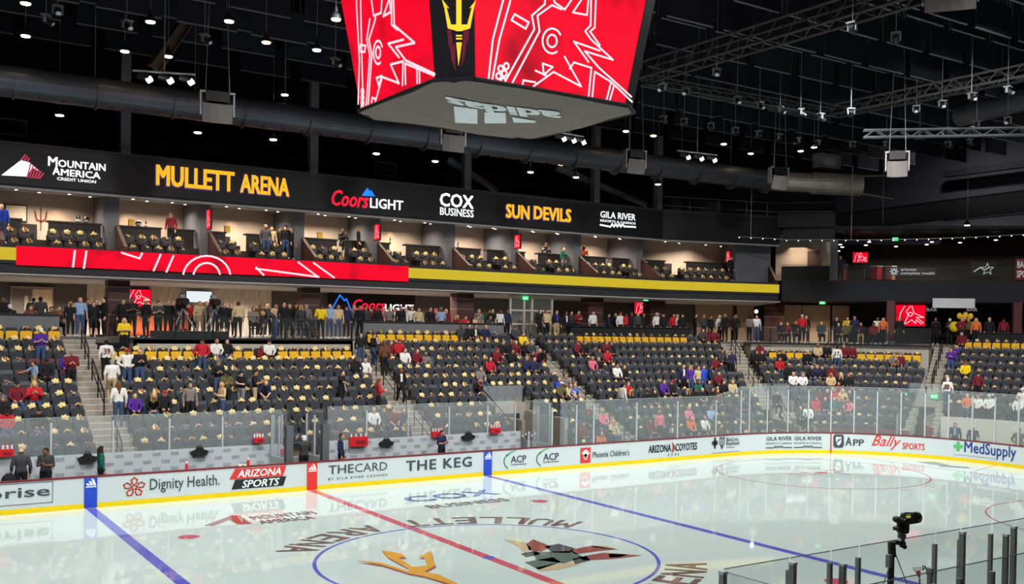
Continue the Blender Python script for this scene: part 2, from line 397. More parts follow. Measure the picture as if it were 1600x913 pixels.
def poly(b, s0, s1, z0, z1, pts, k=None, off=.018):
    f = sfn(s0, s1, z0, z1, off); b.add([f(*p) for p in pts], [tuple(range(len(pts)))], k)
def line(b, s0, s1, z0, z1, pts, w, k=None, off=.018, closed=False):
    f = sfn(s0, s1, z0, z1, off); c = P(RB, s2t((s0+s1)/2)); n = Vector((c.x-AX, c.y-AY, 0)) if s0 > AX else Vector((0, 1, 0))
    b.strip([f(*p) for p in pts], w, -n, closed=closed, k=k)
def circ(cx, cy, rx, ry, n=20, a0=0, a1=360): return [(cx+rx*cos(radians(a0+(a1-a0)*i/n)), cy+ry*sin(radians(a0+(a1-a0)*i/n))) for i in range(n+1)]
S = s_at
# zone stripes with a three-bar mark
for X, M, lab in ((-7.62, BLUE, 'blue zone stripe with white three-bar mark, left'), (0, RED, 'red centre stripe with white three-bar mark'), (7.62, BLUE, 'blue zone stripe with white three-bar mark, right')):
    b = adv([M, PURE], lab, 'zone_stripe'); rect(b, X-.2, X+.2, 0.02, 1.02, 0, .02)
    for i in range(3): h_ = (.36, .68, 1)[i]; x0 = .12+.31*i; poly(b, X-.15, X+.17, .76, 1.0, [(x0, 0), (x0+.25, 0), (x0+.25-.22*h_, h_*.82), (x0-.02-.22*h_, h_)], 1, .024)
    rect(b, X-.15, X+.17, .70, .735, 1, .024); b.finish()
b = adv([INK]); s1 = S(78, .7); s0 = s1-3.75; letter(b, 'Enterprise', sfn(s0, s1, .42, .86), bold=.012)
line(b, s0-.6, S(82), .3, .98, [(0, 0), (1, 0), (1, 1), (0, 1)], .02, closed=True); b.finish()
b = adv([INK, ORNG]); letter(b, 'Dignity Health.', sfn(S(234), S(343), .34, .84), 0, bold=.006)
s0, s1 = S(192), S(227)
for i in range(5):
    a = radians(90+72*i); cx, cy = .5+.30*cos(a), .5+.30*sin(a)
    q = [(.5+.09*cos(a), .5+.09*sin(a))]+[(.5+.34*cos(a+d)*k, .5+.34*sin(a+d)*k) for d, k in ((-.42, .8), (-.34, 1.2), (0, 1.45), (.34, 1.2), (.42, .8))]
    line(b, s0, s1, .26, .92, q, .045, 1, closed=True)
b.finish()
b = adv([RED, INKD, PURE]); s0, s1 = S(358), S(447)
poly(b, s0, s1, .62, .99, [(0, 0), (.94, 0), (1, 1), (.1, 1)], 0); poly(b, s0, s1, .26, .60, [(.04, 0), (.95, 0), (1, 1), (.1, 1)], 1)
letter(b, 'ARIZONA', sfn(s0+.28, s1-.2, .67, .94, .022), 2, bold=.03, shear=.25); letter(b, 'SPORTS', sfn(s0+.45, s1-.25, .29, .56, .022), 2, bold=.03, shear=.25); b.finish()
b = adv([INK]); s0, s1 = S(513), S(605)
letter(b, 'THE', sfn(s0, s0+(s1-s0)*.42, .55, .88), bold=.014); letter(b, 'CARD', sfn(s0+(s1-s0)*.44, s1, .55, .88), bold=-.008)
letter(b, 'BY GILA RIVER CASINOS', sfn(s0, s1, .33, .41), bold=.004, space=1.35); b.finish()
b = adv([INK]); letter(b, 'THE KEG', sfn(S(634), S(737), .44, .86), bold=.03, space=1.12); b.finish()
for u0 in (789, 840):
    b = adv([INK, GRN]); s0 = S(u0); s1 = S(u0+33); letter(b, 'ACP', sfn(s0+.28, s1, .46, .76), 0, bold=.02)
    [line(b, s0+.3, s1, .36, .41, [(x0, .5), (x1, .5)], .03, 0) for x0, x1 in ((0, .15), (.2, .45), (.5, 1))]
    line(b, s0-.05, s1, .2, .98, circ(.32, .45, .32, .42, 12, 115, 245), .05, 1); line(b, s0-.05, s1, .2, .98, [(.12, .72), (.28, .9), (.5, 1.02)], .05, 1); b.finish()
b = adv([RED, PURE, INK]); s0, s1 = S(906.5), S(922.5); rect(b, s0, s1, .22, .9, 0)
poly(b, s0, s1, .22, .9, circ(.5, .40, .2, .2, 12), 1, .022)
for a in (-50, -22, 4, 30, 58): line(b, s0, s1, .22, .9, [(.5, .42), (.5+.40*sin(radians(a)), .42+.42*cos(radians(a)))], .07, 1, .022)
line(b, s0, s1, .22, .9, circ(.47, .34, .09, .07, 10)+[(.72, .3)], .03, 0, .026)
letter(b, "Phoenix Children's", sfn(S(926), S(983), .42, .70), 2, bold=.01); b.finish()
b = adv([INKD, MR2 := mat('ink_brick', (150, 64, 52), .5)]); s0, s1 = S(1013), S(1089)
letter(b, 'ARIZONA', sfn(s0, s0+(s1-s0)*.455, .44, .80), 0, bold=.04); letter(b, 'COYOTES', sfn(s0+(s1-s0)*.545, s1, .44, .80), 0, bold=.04)
poly(b, s0, s1, .3, .95, [(.46, .2), (.49, .5), (.47, .95), (.5, .8), (.54, .55), (.55, .25), (.52, .4), (.5, .15)], 1, .024)
[line(b, s0, s1, .25, .33, [(x, 0), (x+.01, 1)], .05, 0) for x in (.40, .47, .54, .60)]; b.finish()
b = adv([INK]); s0, s1 = S(1112), S(1121.5)
for p in ([(.35, 0), (.65, 0), (.65, 1), (.35, 1)], [(0, .35), (1, .35), (1, .65), (0, .65)]): poly(b, s0, s1, .42, .98, p, 0)
line(b, s0, s1, .42, .98, circ(.5, .5, .3, .3), .03, 0, .022)
s0, s1 = S(1124), S(1131.5); line(b, s0, s1, .40, .98, [(.05, .95), (.5, .85), (.95, .95), (.9, .4), (.5, 0), (.1, .4)], .06, 0, closed=True); line(b, s0, s1, .4, .98, [(.5, .75), (.5, .2)], .06, 0)
letter(b, 'BlueCross', sfn(S(1134.5), S(1153), .74, .93), 0, bold=.01); letter(b, 'BlueShield', sfn(S(1134.5), S(1154.5), .54, .72), 0, bold=.01); letter(b, 'Arizona', sfn(S(1134.5), S(1147), .40, .50), 0)
line(b, S(1112), S(1155), .20, .22, [(0, .5), (1, .5)], .02, 0); b.finish()
for u0, u1 in ((1197, 1237), (1241, 1284)):
    b = adv([INK]); s0, s1 = S(u0), S(u1); letter(b, 'GILA RIVER', sfn(s0, s1, .66, .86), 0, bold=.025); letter(b, 'RESORTS & CASINOS', sfn(s0, s1, .47, .56), 0, bold=.01, space=1.2)
    zz = [(0, .3), (.3, .3)]+[(.32+.045*i, .3+(.5 if i % 2 else 0)) for i in range(9)]+[(.7, .3), (1, .3)]
    line(b, s0, s1, .25, .40, zz, .05, 0); b.finish()
b = adv([RED], 'thin red goal line mark up the boards', 'goal_line_mark'); rect(b, S(1297.2), S(1299.2), .02, 1.03, 0, .02, 1); b.finish()
b = adv([INK, PURE]); s0, s1 = S(1302), S(1318.5); f = sfn(s0, s1, .3, .98, .018)
poly(b, s0, s1, .3, .98, [(.15, 0), (.85, 0), (1, .15), (1, .85), (.85, 1), (.15, 1), (0, .85), (0, .15)], 0)
poly(b, s0, s1, .3, .98, [(.22, .75), (.35, .85), (.5, .78), (.65, .85), (.78, .75), (.72, .35), (.5, .15), (.28, .35)], 1, .022); line(b, s0, s1, .3, .98, [(.3, .38), (.7, .68)], .06, 0, .026)
letter(b, 'NHL', sfn(s0+(s1-s0)*.36, s0+(s1-s0)*.64, .66, .76, .028), 0, bold=.02)
letter(b, 'A', sfn(S(1321), S(1331), .42, .86), 0, bold=.03); letter(b, 'PP', sfn(S(1333), S(1350), .42, .76), 0, bold=.03); b.finish()
b = adv([RED]); letter(b, 'Bally', sfn(S(1362), S(1408), .30, 1.0), 0, bold=.004, shear=.45); letter(b, 'SPORTS', sfn(S(1410.5), S(1445), .38, .70), 0, bold=.025); b.finish()
b = adv([GRN, NAVY]); s0, s1 = S(1490), S(1504.5)
for p in ([(.32, 0), (.68, 0), (.68, 1), (.32, 1)], [(0, .32), (1, .32), (1, .68), (0, .68)]): poly(b, s0, s1, .50, .95, p, 0)
letter(b, 'MedSupply', sfn(S(1507), S(1588), .30, 1.0), 1, bold=.012); letter(b, 'Durable Medical Equipment, Prosthetics and Orthotics', sfn(S(1491), S(1557), .27, .34), 1); b.finish()
# ================================================================ RINK GLASS
GL = glassmat('rink_glass', haze=.085, hazecol=(.80, .85, .88)); GLB = glassmat('bench_glass', tint=(.93, .955, .96), haze=.10, hazecol=(.80, .85, .88)); ALU = mat('aluminium', (196, 202, 206), .4, .3, vary=.05); STEEL = mat('dark_steel', (128, 132, 132), .45, .25)
GE = mat('glass_edge', (150, 172, 168), .3)
def pane(a, b, z0, z1, lab, grp, M=GL, post=True, z1b=None, thick=.016, postm=None):
    """one glass pane between ground points a and b, with the post at its far end"""
    a, b = Vector((a[0], a[1], 0)), Vector((b[0], b[1], 0)); z1b = z1b or z1
    root = empty('glass_screen', (a.x, a.y, z0), 0, lab, 'rink glass', grp); d = (b-a).normalized(); n = Vector((-d.y, d.x, 0))
    g = MB(); h = thick/2
    g.hexa([(p.x, p.y, z) for p, z in ((a-n*h, z0), (b-n*h, z0), (b+n*h, z0), (a+n*h, z0), (a-n*h, z1), (b-n*h, z1b), (b+n*h, z1b), (a+n*h, z1))])
    part(g, 'pane', M, root)
    e = MB(); e.tube((a.x, a.y, z1), (b.x, b.y, z1b), .009, 4); part(e, 'top_edge', GE if postm is None else postm, root)
    if post:
        q = MB(); ang = atan2(d.y, d.x); q.box((b.x, b.y, (z0+z1b-.18)/2), (.06, .07, z1b-z0-.18), ang); part(q, 'post', postm or ALU, root)
    return root
us = [876, 901, 928, 995, 1059, 1119, 1158, 1171, 1199, 1231, 1263, 1298, 1334, 1370, 1407, 1444.5, 1481, 1518, 1553, 1590, 1628, 1668, 1710]
for i in range(len(us)-1):
    sA, sB = S(us[i], 1.2), S(us[i+1], 1.2); h0 = 3.0 if us[i] < 1120 else 3.42; h1 = 3.0 if us[i+1] < 1120 else 3.42
    pane(P(RB+.05, s2t(sA)), P(RB+.05, s2t(sB)), BH, h0, 'tall clear rink glass pane, %s along the far boards from the bench end' % nth(i), 'glass panes on the far boards', z1b=h1)
# bench back wall with its printed backdrop and glass
BW = 15.4
WALLG = mat('bench_wall_grey', (186, 192, 196), .45, vary=.03)
bx0, bx1 = -18.0, onY(818, 690, BW).x
root = empty('bench_backdrop', (0, BW, 0), 0, 'long pale grey wall behind the player benches printed with small repeated sponsor words', 'wall panel')
gapA, gapB = onY(441, 690, BW).x, onY(512, 690, BW).x
for a, c in ((bx0, gapA), (gapB, bx1)):
    b = MB(); b.box(((a+c)/2, BW+.06, .75), (c-a, .12, 1.5)); part(b, 'wall_panel', WALLG, root)
b = MB(); x = -9.6; 
while x < bx1-.3:
    for r_ in range(3):
        xx = x+(.32 if r_ % 2 else 0)
        if gapA-.2 < xx+.2 < gapB+.1 or xx+.3 > bx1: continue
        letter(b, 'COX', lambda p, q, xx=xx, r_=r_: (xx+.28*p, BW-.004, 1.34-.27*r_+.085*q), 0, bold=.02, space=1.25)
        b.add([(xx, BW-.004, 1.305-.27*r_), (xx+.28, BW-.004, 1.305-.27*r_), (xx+.28, BW-.004, 1.318-.27*r_), (xx, BW-.004, 1.318-.27*r_)], [(0, 1, 2, 3)], 0)
    x += .64
part(b, 'printed_words', mat('ink_steel_blue', (88, 100, 140), .5), root)
bg = [-300, -120, 80, 177, 265, 348, 428, 441]; xs = [onY(u, 690, BW).x for u in bg]
for i in range(len(xs)-1): pane((xs[i], BW+.05), (xs[i+1], BW+.05), 1.5, 2.83, 'glass pane above the left bench backdrop, %s from the left' % nth(i), 'glass panes behind the left bench', GLB)
xs = [onY(u, 690, BW).x for u in (512, 573, 638, 702, 762, 805)]
for i in range(len(xs)-1): pane((xs[i], BW+.05), (xs[i+1], BW+.05), 1.45, 2.88, 'glass pane above the right bench backdrop, %s from the media gap' % nth(i), 'glass panes behind the right bench', GLB)
# media gap between the two benches: side panes, padded posts
DKP = mat('black_pad', (84, 87, 91), .7); RUB = mat('rubber_floor', (70, 72, 74), .9)
for X, lab in ((onY(449, 700, 13.6).x, 'left'), (onY(505, 700, 13.6).x, 'right')):
    b = MB(); rt = empty('padded_post', (X, 13.45, 0), 0, 'black padded post on the %s side of the photographer gap' % lab, 'post')
    b.box((X, 13.45, 1.25), (.26, .26, 2.3)); part(b, 'pad', DKP, rt); b = MB(); b.box((X, 13.45, .05), (.3, .3, .1)); part(b, 'base', STEEL, rt)
    for j in range(2):
        y0 = 13.7+j*.85; pane((X, y0), (X, y0+.8), 1.1, 2.85, 'glass pane closing the %s side of the photographer gap, %s from the ice' % (lab, nth(j)), 'gap side panes', GLB)
    b = MB(); b.box((X, 14.5, .55), (.08, 1.7, 1.1)); tag(b.build('bench_divider', WALLG, origin=(X, 14.5, 0)), 'low pale partition on the %s side of the photographer gap' % lab, 'partition')
b = MB(); b.box((0, 14.2, .1), (34, 2.3, .2)); tag(b.build('floor_bench', RUB), None, None, None, 'structure')
# players' gate end, right of the right bench
pane((bx1+.05, BW), (bx1+.05, 14.3), 1.1, 2.9, 'glass pane at the right end of the bench, away from the ice', 'bench end panes', GLB)
pane((bx1+.05, 14.25), (bx1+.05, 13.2), 1.1, 2.9, 'glass pane at the right end of the bench, beside the ice', 'bench end panes', GLB)
b = MB(); b.box((bx1+.05, 14.3, .55), (.08, 2.2, 1.1)); tag(b.build('bench_end_partition', WALLG, origin=(bx1, 14.3, 0)), 'low white partition with maroon edge closing the right bench', 'partition')
xa, xb = onY(832, 690, 14.2).x, onY(858, 690, 14.2).x
pane((xa, 14.2), (xb, 14.2), .75, 3.0, 'narrow glass gate pane left of the tunnel stairs', 'tunnel gate panes', GLB)
b = MB(); b.box(((xa+xb)/2, 14.2, .38), (xb-xa, .09, .75)); tag(b.build('gate_panel', WALLG, origin=((xa+xb)/2, 14.2, 0)), 'low pale gate panel with notices below the narrow glass gate', 'gate')
# ================================================================ STANDS (setting)
CONC = mat('concrete', (150, 143, 132), .85, vary=.10, scale=2.5, bump=.1); CONL = mat('concrete_light', (196, 190, 178), .85, vary=.08); DKW = mat('dark_wall', (72, 74, 78), .8); BLK = mat('black_paint', (24, 25, 29), .7)
RUN, RISE, Y0, Z0 = .82, .409, 16.2, .88
def ry(i): return Y0+RUN*i
def rz_(i): return Z0+RISE*i
A12, A23, A34 = (-6.72, -5.42), (5.92, 7.18), (16.3, 17.55)          # stair gaps (x)
T45, T56 = (24.0, 28.2), (61.0, 64.5)                                 # stair gaps (degrees round the corner)
# sections: name, first t, last t, rows
def tx(x): return x-AX
SECT = [('left section', tx(-13.2), tx(A12[0]), range(0, 11)), ('second section', tx(A12[1]), tx(A23[0]), range(0, 9)), ('third section', tx(A23[1]), tx(A34[0]), range(0, 11)),
        ('corner section', tx(A34[1]), T45[0], range(-2, 11)), ('far corner section', T45[1], T56[0], range(-2, 9)), ('end section', T56[1], 90.0, range(2, 11))]
def seat_ok(si, i, t):
    x = AX+t if t <= 0 else 99
    if si == 2 and i < 0: return False
    if si == 2 and i < 4 and 10.7 < x < 13.4: return False
    if si == 4 and i < 4 and t < 33.0+max(0, 2-i)*.5: return False
    if si == 4 and i < -1: return False
    if si == 4 and i == -1 and t > 52: return False
    if si == 5 and i < 5 and t < 67: return False
    return True
SECT.append(('glass side block', tx(13.5), tx(A34[0]), range(-2, 0)))
for nm, t0, t1, rows in SECT:
    b = MB()
    for i in rows:
        si = [s[0] for s in SECT].index(nm)
        ts = trange(t0, t1, 4, 3)
        for a, c in zip(ts[:-1], ts[1:]):
            if not seat_ok(si, i, (a+c)/2) and si != 4: continue
            if si == 4 and i < 4 and (a+c)/2 < 33: continue
            z = rz_(i); plate(b, ry(i)-.60, ry(i)+.24, [a, c], min(z-.45, -.02) if i <= 0 else z-.45, z)
    tag(b.build('floor_terrace', CONC), None, None, None, 'structure')
# stairways: half steps between the seat rows
def stairs(t0, t1, i0, i1, name='floor_stairs'):
    b = MB(); n = (i1-i0)*2
    for k in range(n+1):
        y = ry(i0)-.60+k*RUN/2; z = rz_(i0)+k*RISE/2
        plate(b, y, y+RUN/2+.03, trange(t0, t1, 2), z-.32, z-.03, 0); plate(b, y-.01, y+.07, trange(t0, t1, 2), z-.03, z+.002, 1); plate(b, y+.07, y+RUN/2+.03, trange(t0, t1, 2), z-.03, z, 0)
    tag(b.build(name, [CONC, CONL]), None, None, None, 'structure')
stairs(tx(A12[0]), tx(A12[1]), 0, 11); stairs(tx(A23[0]), tx(A23[1]), 0, 11); stairs(tx(A34[0]), tx(A34[1]), -2, 11); stairs(T45[0]+.3, T45[1]-.4, 3, 11); stairs(T56[0]+.2, T56[1]-.2, 4, 11)
stairs(28.6, 32.6, -2, 2); stairs(T56[1]+.3, T56[1]+2.4, -1, 4); stairs(T56[0]-3.6, T56[0]-.5, -1, 3)
# floor behind the boards, then the front wall of the first rows
b = MB(); plate(b, RB+.11, 17.2, trange(tx(10.8), 94, 4), -.1, 0.0); tag(b.build('floor_rinkside', RUB), None, None, None, 'structure')
b = MB(); wallstrip(b, 15.56, [tx(-18), tx(10.6)], 0, rz_(0)+.02, .08); tag(b.build('wall_front', CONC), None, None, None, 'structure')
# deck behind the top rows (z 5.5), deck platforms that reach forward in two places
ZC = 5.5
b = MB(); plate(b, ry(10)+.24, 34, trange(tx(-18), 96, 5), ZC-.25, ZC); plate(b, ry(8)+.36, ry(10)+.3, trange(tx(A12[1])+1.27, tx(A23[0])-.02), ZC-.25, ZC); plate(b, ry(8)+.2, ry(10)+.3, [tx(A12[1])-.02, tx(A12[1])+1.25], 4.2, 4.66)
plate(b, ry(8)+.36, ry(10)+.3, trange(T45[1]+.3, T56[0]-.2), ZC-.25, ZC); tag(b.build('floor_concourse', mat('concourse_floor', (96, 92, 88), .6)), None, None, None, 'structure')
b = MB(); wallstrip(b, ry(8)+.36, [tx(A12[1])+1.27, tx(A23[0])], rz_(8)-.2, ZC-.06, .12); wallstrip(b, ry(8)+.36, trange(T45[1]+.3, T56[0]-.2), rz_(8)-.2, ZC-.06, .12)
for t in (tx(A12[1])+1.27, tx(A23[0])-.12): plate(b, ry(8)+.36, ry(10)+.3, [t, t+.12], rz_(8)-.2, ZC-.25)
plate(b, ry(8)+.36, ry(10)+.3, [T45[1]+.3, T45[1]+.7], rz_(8)-.2, ZC-.25); plate(b, ry(8)+.36, ry(10)+.3, [T56[0]-.6, T56[0]-.2], rz_(8)-.2, ZC-.25)
tag(b.build('wall_platform', mat('platform_wall', (168, 162, 150), .8, vary=.05)), None, None, None, 'structure')
b = MB(); wallstrip(b, ry(8)+.33, [tx(A12[1])+1.27, tx(A23[0])], ZC-.07, ZC+.02, .16); wallstrip(b, ry(8)+.33, trange(T45[1]+.3, T56[0]-.2), ZC-.07, ZC+.02, .16)
tag(b.build('trim_platform', BLK), None, None, None, 'structure')
# half walls at the back of the long sections
HWM = mat('half_wall_grey', (104, 106, 110), .7); LEDG = mat('ledge_black', (40, 40, 44), .4)
for t0, t1, zt, lab in ((tx(-16), tx(A12[0])-.1, 6.42, 'grey half wall with a dark ledge behind the left section'), (tx(A23[1])+.05, tx(15.6), 6.36, 'grey half wall with a dark ledge behind the third section'), (tx(20.2), 19.0, 6.3, 'black drink rail wall behind the corner section'), (68.0, 90.0, 6.3, 'black drink rail wall behind the end section')):
    p = P(ry(10)+.5, (t0+t1)/2); rt = empty('half_wall', (p.x, p.y, ZC), 0, lab, 'wall')
    b = MB(); wallstrip(b, ry(10)+.46, trange(t0, t1), rz_(10)+.0, zt, .14); part(b, 'wall_panel', HWM if t0 < tx(16) else BLK, rt)
    b = MB(); wallstrip(b, ry(10)+.36, trange(t0, t1), zt, zt+.05, .42); part(b, 'ledge', LEDG, rt)
# tunnels
b = MB()
for x in (10.9, 13.25): b.box((x, 17.0, 1.0), (.2, 3.4, 2.0))
b.box((12.1, 18.9, 1.2), (2.5, .2, 2.4)); tag(b.build('wall_tunnel', CONC), None, None, None, 'structure')
b = MB(); b.box((12.1, 18.77, 1.0), (1.5, .05, 1.95)); tag(b.build('door_1', mat('tunnel_dark', (34, 36, 40), .8)), None, None, None, 'structure')  # flat dark panel stands for the shade inside the tunnel
b = MB()
wallstrip(b, ry(3)+.2, trange(T45[0]+.5, 32.8, 2), 0, rz_(3)+.1, .15); wallstrip(b, ry(4)-.65, trange(T56[0]-2.5, T56[1]+2.2, 2), 0, rz_(4)-.05, .15)
for t in (T45[0]+.4, 28.3, 32.9): plate(b, RB+1.2, ry(3)+.2, [t, t+.6], 0, 1.25 if t > 28 else 1.0)
for t in (T56[0]-3.9, T56[1]+.1): plate(b, ry(-1)-.5, ry(4)-.6, [t, t+.5], 0, 1.9)
tag(b.build('wall_tunnel_corner', CONC), None, None, None, 'structure')
b = MB(); wallstrip(b, ry(4)-.72, trange(T56[0]-1.6, T56[1]-.4, 2), .2, 2.15, .05); tag(b.build('door_2', _m['tunnel_dark']), None, None, None, 'structure')  # shade of the corner tunnel opening, put in as a dark strip
b = MB(); wallstrip(b, ry(3)+.13, trange(T45[0]+1.2, 28.0, 2), 0, 1.85, .05); tag(b.build('door_3', _m['tunnel_dark']), None, None, None, 'structure')  # dark strip painted for the unlit mouth of this tunnel
b = MB(); wallstrip(b, 15.25, trange(33.4, 60.5, 3), .1, 1.12, .12); tag(b.build('rinkside_wall', mat('dusty_maroon', (112, 72, 74), .7), origin=tuple(P(15.25, 45))), 'low dusty maroon wall with gold towels in front behind the corner glass', 'wall')
b = MB(); wallstrip(b, ry(2)-.95, trange(67, 92, 3), 0, rz_(2)+.12, .12); plate(b, ry(2)-.9, ry(2)-.6, trange(67, 92, 3), rz_(2)-.3, rz_(2)); tag(b.build('wall_end_front', CONL), None, None, None, 'structure')
# handrails on the stairs
RAIL = mat('rail_black', (26, 26, 29), .45, .4)
def handrail(t, i0, i1, lab, side=0.0, h=.92, mid=True):
    p0, p1 = P(ry(i0)-.2, t, rz_(i0)), P(ry(i1)-.2, t, rz_(i1)); rt = empty('handrail', p0, 0, lab, 'handrail', 'stair handrails')
    b = MB(); b.tube(p0+Vector((0, 0, h)), p1+Vector((0, 0, h)), .028, 6); part(b, 'top_rail', RAIL, rt)
    if mid: b = MB(); b.tube(p0+Vector((0, 0, h*.5)), p1+Vector((0, 0, h*.5)), .02, 6); part(b, 'middle_rail', RAIL, rt)
    for q in (p0, (p0+p1)/2, p1): b = MB(); b.tube(q, q+Vector((0, 0, h)), .026, 6); part(b, 'post', RAIL, rt)
for t, s_, rr in ((tx(-6.05), 'first stairway from the left', ((0, 2), (4, 7), (8, 10))), (tx(6.55), 'second stairway from the left', ((0, 2), (3, 6), (7, 10))), (tx(16.95), 'third stairway from the left', ((-2, 1), (2, 5), (6, 10))),
              (25.8, 'stairway round the corner', ((4, 6), (8, 10))), (62.7, 'stairway beside the end section', ((5, 7), (8, 10)))):
    for k, (i0, i1) in enumerate(rr): handrail(t, i0, i1, 'black handrail on the %s, %s from the bottom' % (s_, nth(k)))
handrail(tx(13.3), -2, 4, 'black handrail running down the right of the tunnel below the third section'); handrail(tx(10.75), 0, 4, 'black handrail running down the left of the tunnel below the third section')
handrail(28.4, -1, 4, 'black handrail left of the far corner section'); handrail(33.0, -2, 2, 'black handrail beside the lower far corner seats')
# glass guards over the tunnels
pane((10.9, 19.0), (13.2, 19.0), 2.35, 3.35, 'glass guard above the tunnel below the third section', 'tunnel guards', GLB, postm=RAIL)
for k, (a, c, off, z0, z1) in enumerate(((T45[0]+.6, 28.2, ry(3)+.28, rz_(3)+.1, rz_(3)+1.15), (28.4, 32.6, ry(3)+.28, rz_(3)+.1, rz_(3)+1.15), (T56[0]-2.4, T56[0]+1.2, ry(4)-.58, rz_(4)-.05, rz_(4)+.95), (T56[0]+1.2, T56[1]+2, ry(4)-.58, rz_(4)-.05, rz_(4)+.95))):
    pane(P(off, a), P(off, c), z0, z1, 'glass guard with black frame above the corner tunnels, %s from the left' % nth(k), 'corner tunnel guards', GLB, postm=RAIL)
# platform guards
for k in range(6):
    a, c = A12[1]+1.32+k*1.66, A12[1]+1.32+(k+1)*1.66
    pane((a, ry(8)+.42), (c, ry(8)+.42), ZC+.03, ZC+1.0, 'clear guard pane on the camera platform edge, %s from the left' % nth(k), 'camera platform guards', glassmat('guard_glass', (.96, .97, .97), .008), postm=RAIL)
for k in range(9):
    a, c = T45[1]+.4+k*3.6, T45[1]+.4+(k+1)*3.6
    pane(P(ry(8)+.42, a), P(ry(8)+.42, c), ZC+.03, ZC+1.05, 'clear guard pane on the corner deck edge, %s from the left' % nth(k), 'corner deck guards', glassmat('guard_glass2', (.93, .94, .94), .012), postm=RAIL)
# ================================================================ SUITES AND CONCOURSE (setting)
YS = 26.0
FR = [Vector((-18, YS, 0)), Vector((28, YS, 0)), Vector((36.2, 23.7, 0))]           # suite front line
BKL = [Vector((-18, 31.2, 0)), Vector((29.5, 31.2, 0)), Vector((39.2, 28.4, 0))]    # suite back line
def on(pl, x):            # point on a front/back line at parameter x: x up to 28 is metres in X, beyond follows the bent part
    if x <= 28: return Vector((x, pl[0].y, 0)) if x < 28 else pl[1].copy()
    d = (pl[2]-pl[1]); f = (x-28)/(FR[2]-FR[1]).length; return pl[1]+d*f
def at(x, depth, z=0.0): 
    a, b = on(FR, x), on(BKL, x if x < 28 else x); p = a+(b-a).normalized()*depth; return Vector((p.x, p.y, z))
XE = 28+(FR[2]-FR[1]).length
def polywall(mb, pts, z0, z1, th=.15, k=None):
    for a, b in zip(pts[:-1], pts[1:]):
        a, b = Vector((a[0], a[1], 0)), Vector((b[0], b[1], 0)); n = Vector((-(b-a).y, (b-a).x, 0)).normalized()*th
        mb.hexa([(p.x, p.y, z) for z in (z0, z1) for p in (a, b, b+n, a+n)], k)
    return mb
def quadplate(mb, a, b, c, d, z0, z1, k=None):
    return mb.hexa([(p[0], p[1], z) for z in (z0, z1) for p in (a, b, c, d)], k)
BEIGE = mat('suite_beige', (184, 168, 152), .8, vary=.05); DIVG = mat('divider_grey', (106, 108, 116), .8); CEILL = mat('suite_ceiling', (178, 176, 172), .85, vary=.03); SFLR = mat('suite_floor', (52, 46, 44), .8)
LEDB = mat('led_black', (22, 23, 28), .5, vary=.05); FASC = mat('fascia_grey', (46, 47, 53), .7)
def strip_poly(xs, d0, d1, z0, z1, name, M, kind='structure', z1b=None):
    b = MB()
    for a, c in zip(xs[:-1], xs[1:]):
        q = [at(a, d0), at(c, d0), at(c, d1), at(a, d1)]
        if z1b is None: quadplate(b, *q, z0, z1)
        else: b.hexa([(q[0].x, q[0].y, z0), (q[1].x, q[1].y, z0), (q[2].x, q[2].y, z0+z1b), (q[3].x, q[3].y, z0+z1b), (q[0].x, q[0].y, z1), (q[1].x, q[1].y, z1), (q[2].x, q[2].y, z1+z1b), (q[3].x, q[3].y, z1+z1b)])
    return tag(b.build(name, M), None, None, None, kind)
XS = [-18, 28, XE]
strip_poly(XS, 0, 1.15, 8.2, 8.95, 'floor_suites_front', SFLR); strip_poly(XS, 1.15, 2.05, 8.2, 9.5, 'floor_suites_back', SFLR); strip_poly(XS, 2.05, 5.2, 8.2, 9.85, 'floor_suites_lounge', SFLR)
strip_poly(XS, 0, 5.3, 11.88, 12.05, 'ceiling_suites', CEILL, z1b=.42); strip_poly(XS, 5.2, 5.4, 9.8, 12.5, 'wall_suites', BEIGE)
strip_poly(XS, -.16, 0, 8.62, 9.42, 'wall_ribbon', FASC); strip_poly(XS, -.05, .35, 8.13, 8.62, 'wall_bulkhead', FASC)
strip_poly(XS, -.02, .5, 11.92, 13.86, 'wall_fascia', FASC); strip_poly(XS, -.06, .1, 11.84, 11.93, 'trim_fascia', mat('fascia_trim', (150, 150, 150), .5)); strip_poly(XS, .1, 6, 13.6, 13.8, 'ceiling_fascia_top', BLK)
b = MB(); 
for x in [q*.9-18 for q in range(52)]: b.strip([at(x, .3, 11.9), at(x, 5.0, 11.9+.40)], .02, (0, 0, 1), off=-.02)
tag(b.build('trim_suite_ceiling', mat('ceiling_joint', (110, 108, 106), .8)), None, None, None, 'structure')
fin = [onY(u, 340, YS).x for u in (-75, 8, 200, 348, 497, 618, 737, 838, 937, 1035)]
finx = [(f-.55, f) for f in fin]; finx.append((XE-2.6, XE-.1))
DN = ['left of the frame edge', 'first', 'second', 'third', 'fourth', 'fifth', 'sixth', 'seventh', 'eighth', 'ninth', 'tenth']
BRN = mat('rail_brown', (74, 48, 42), .5)
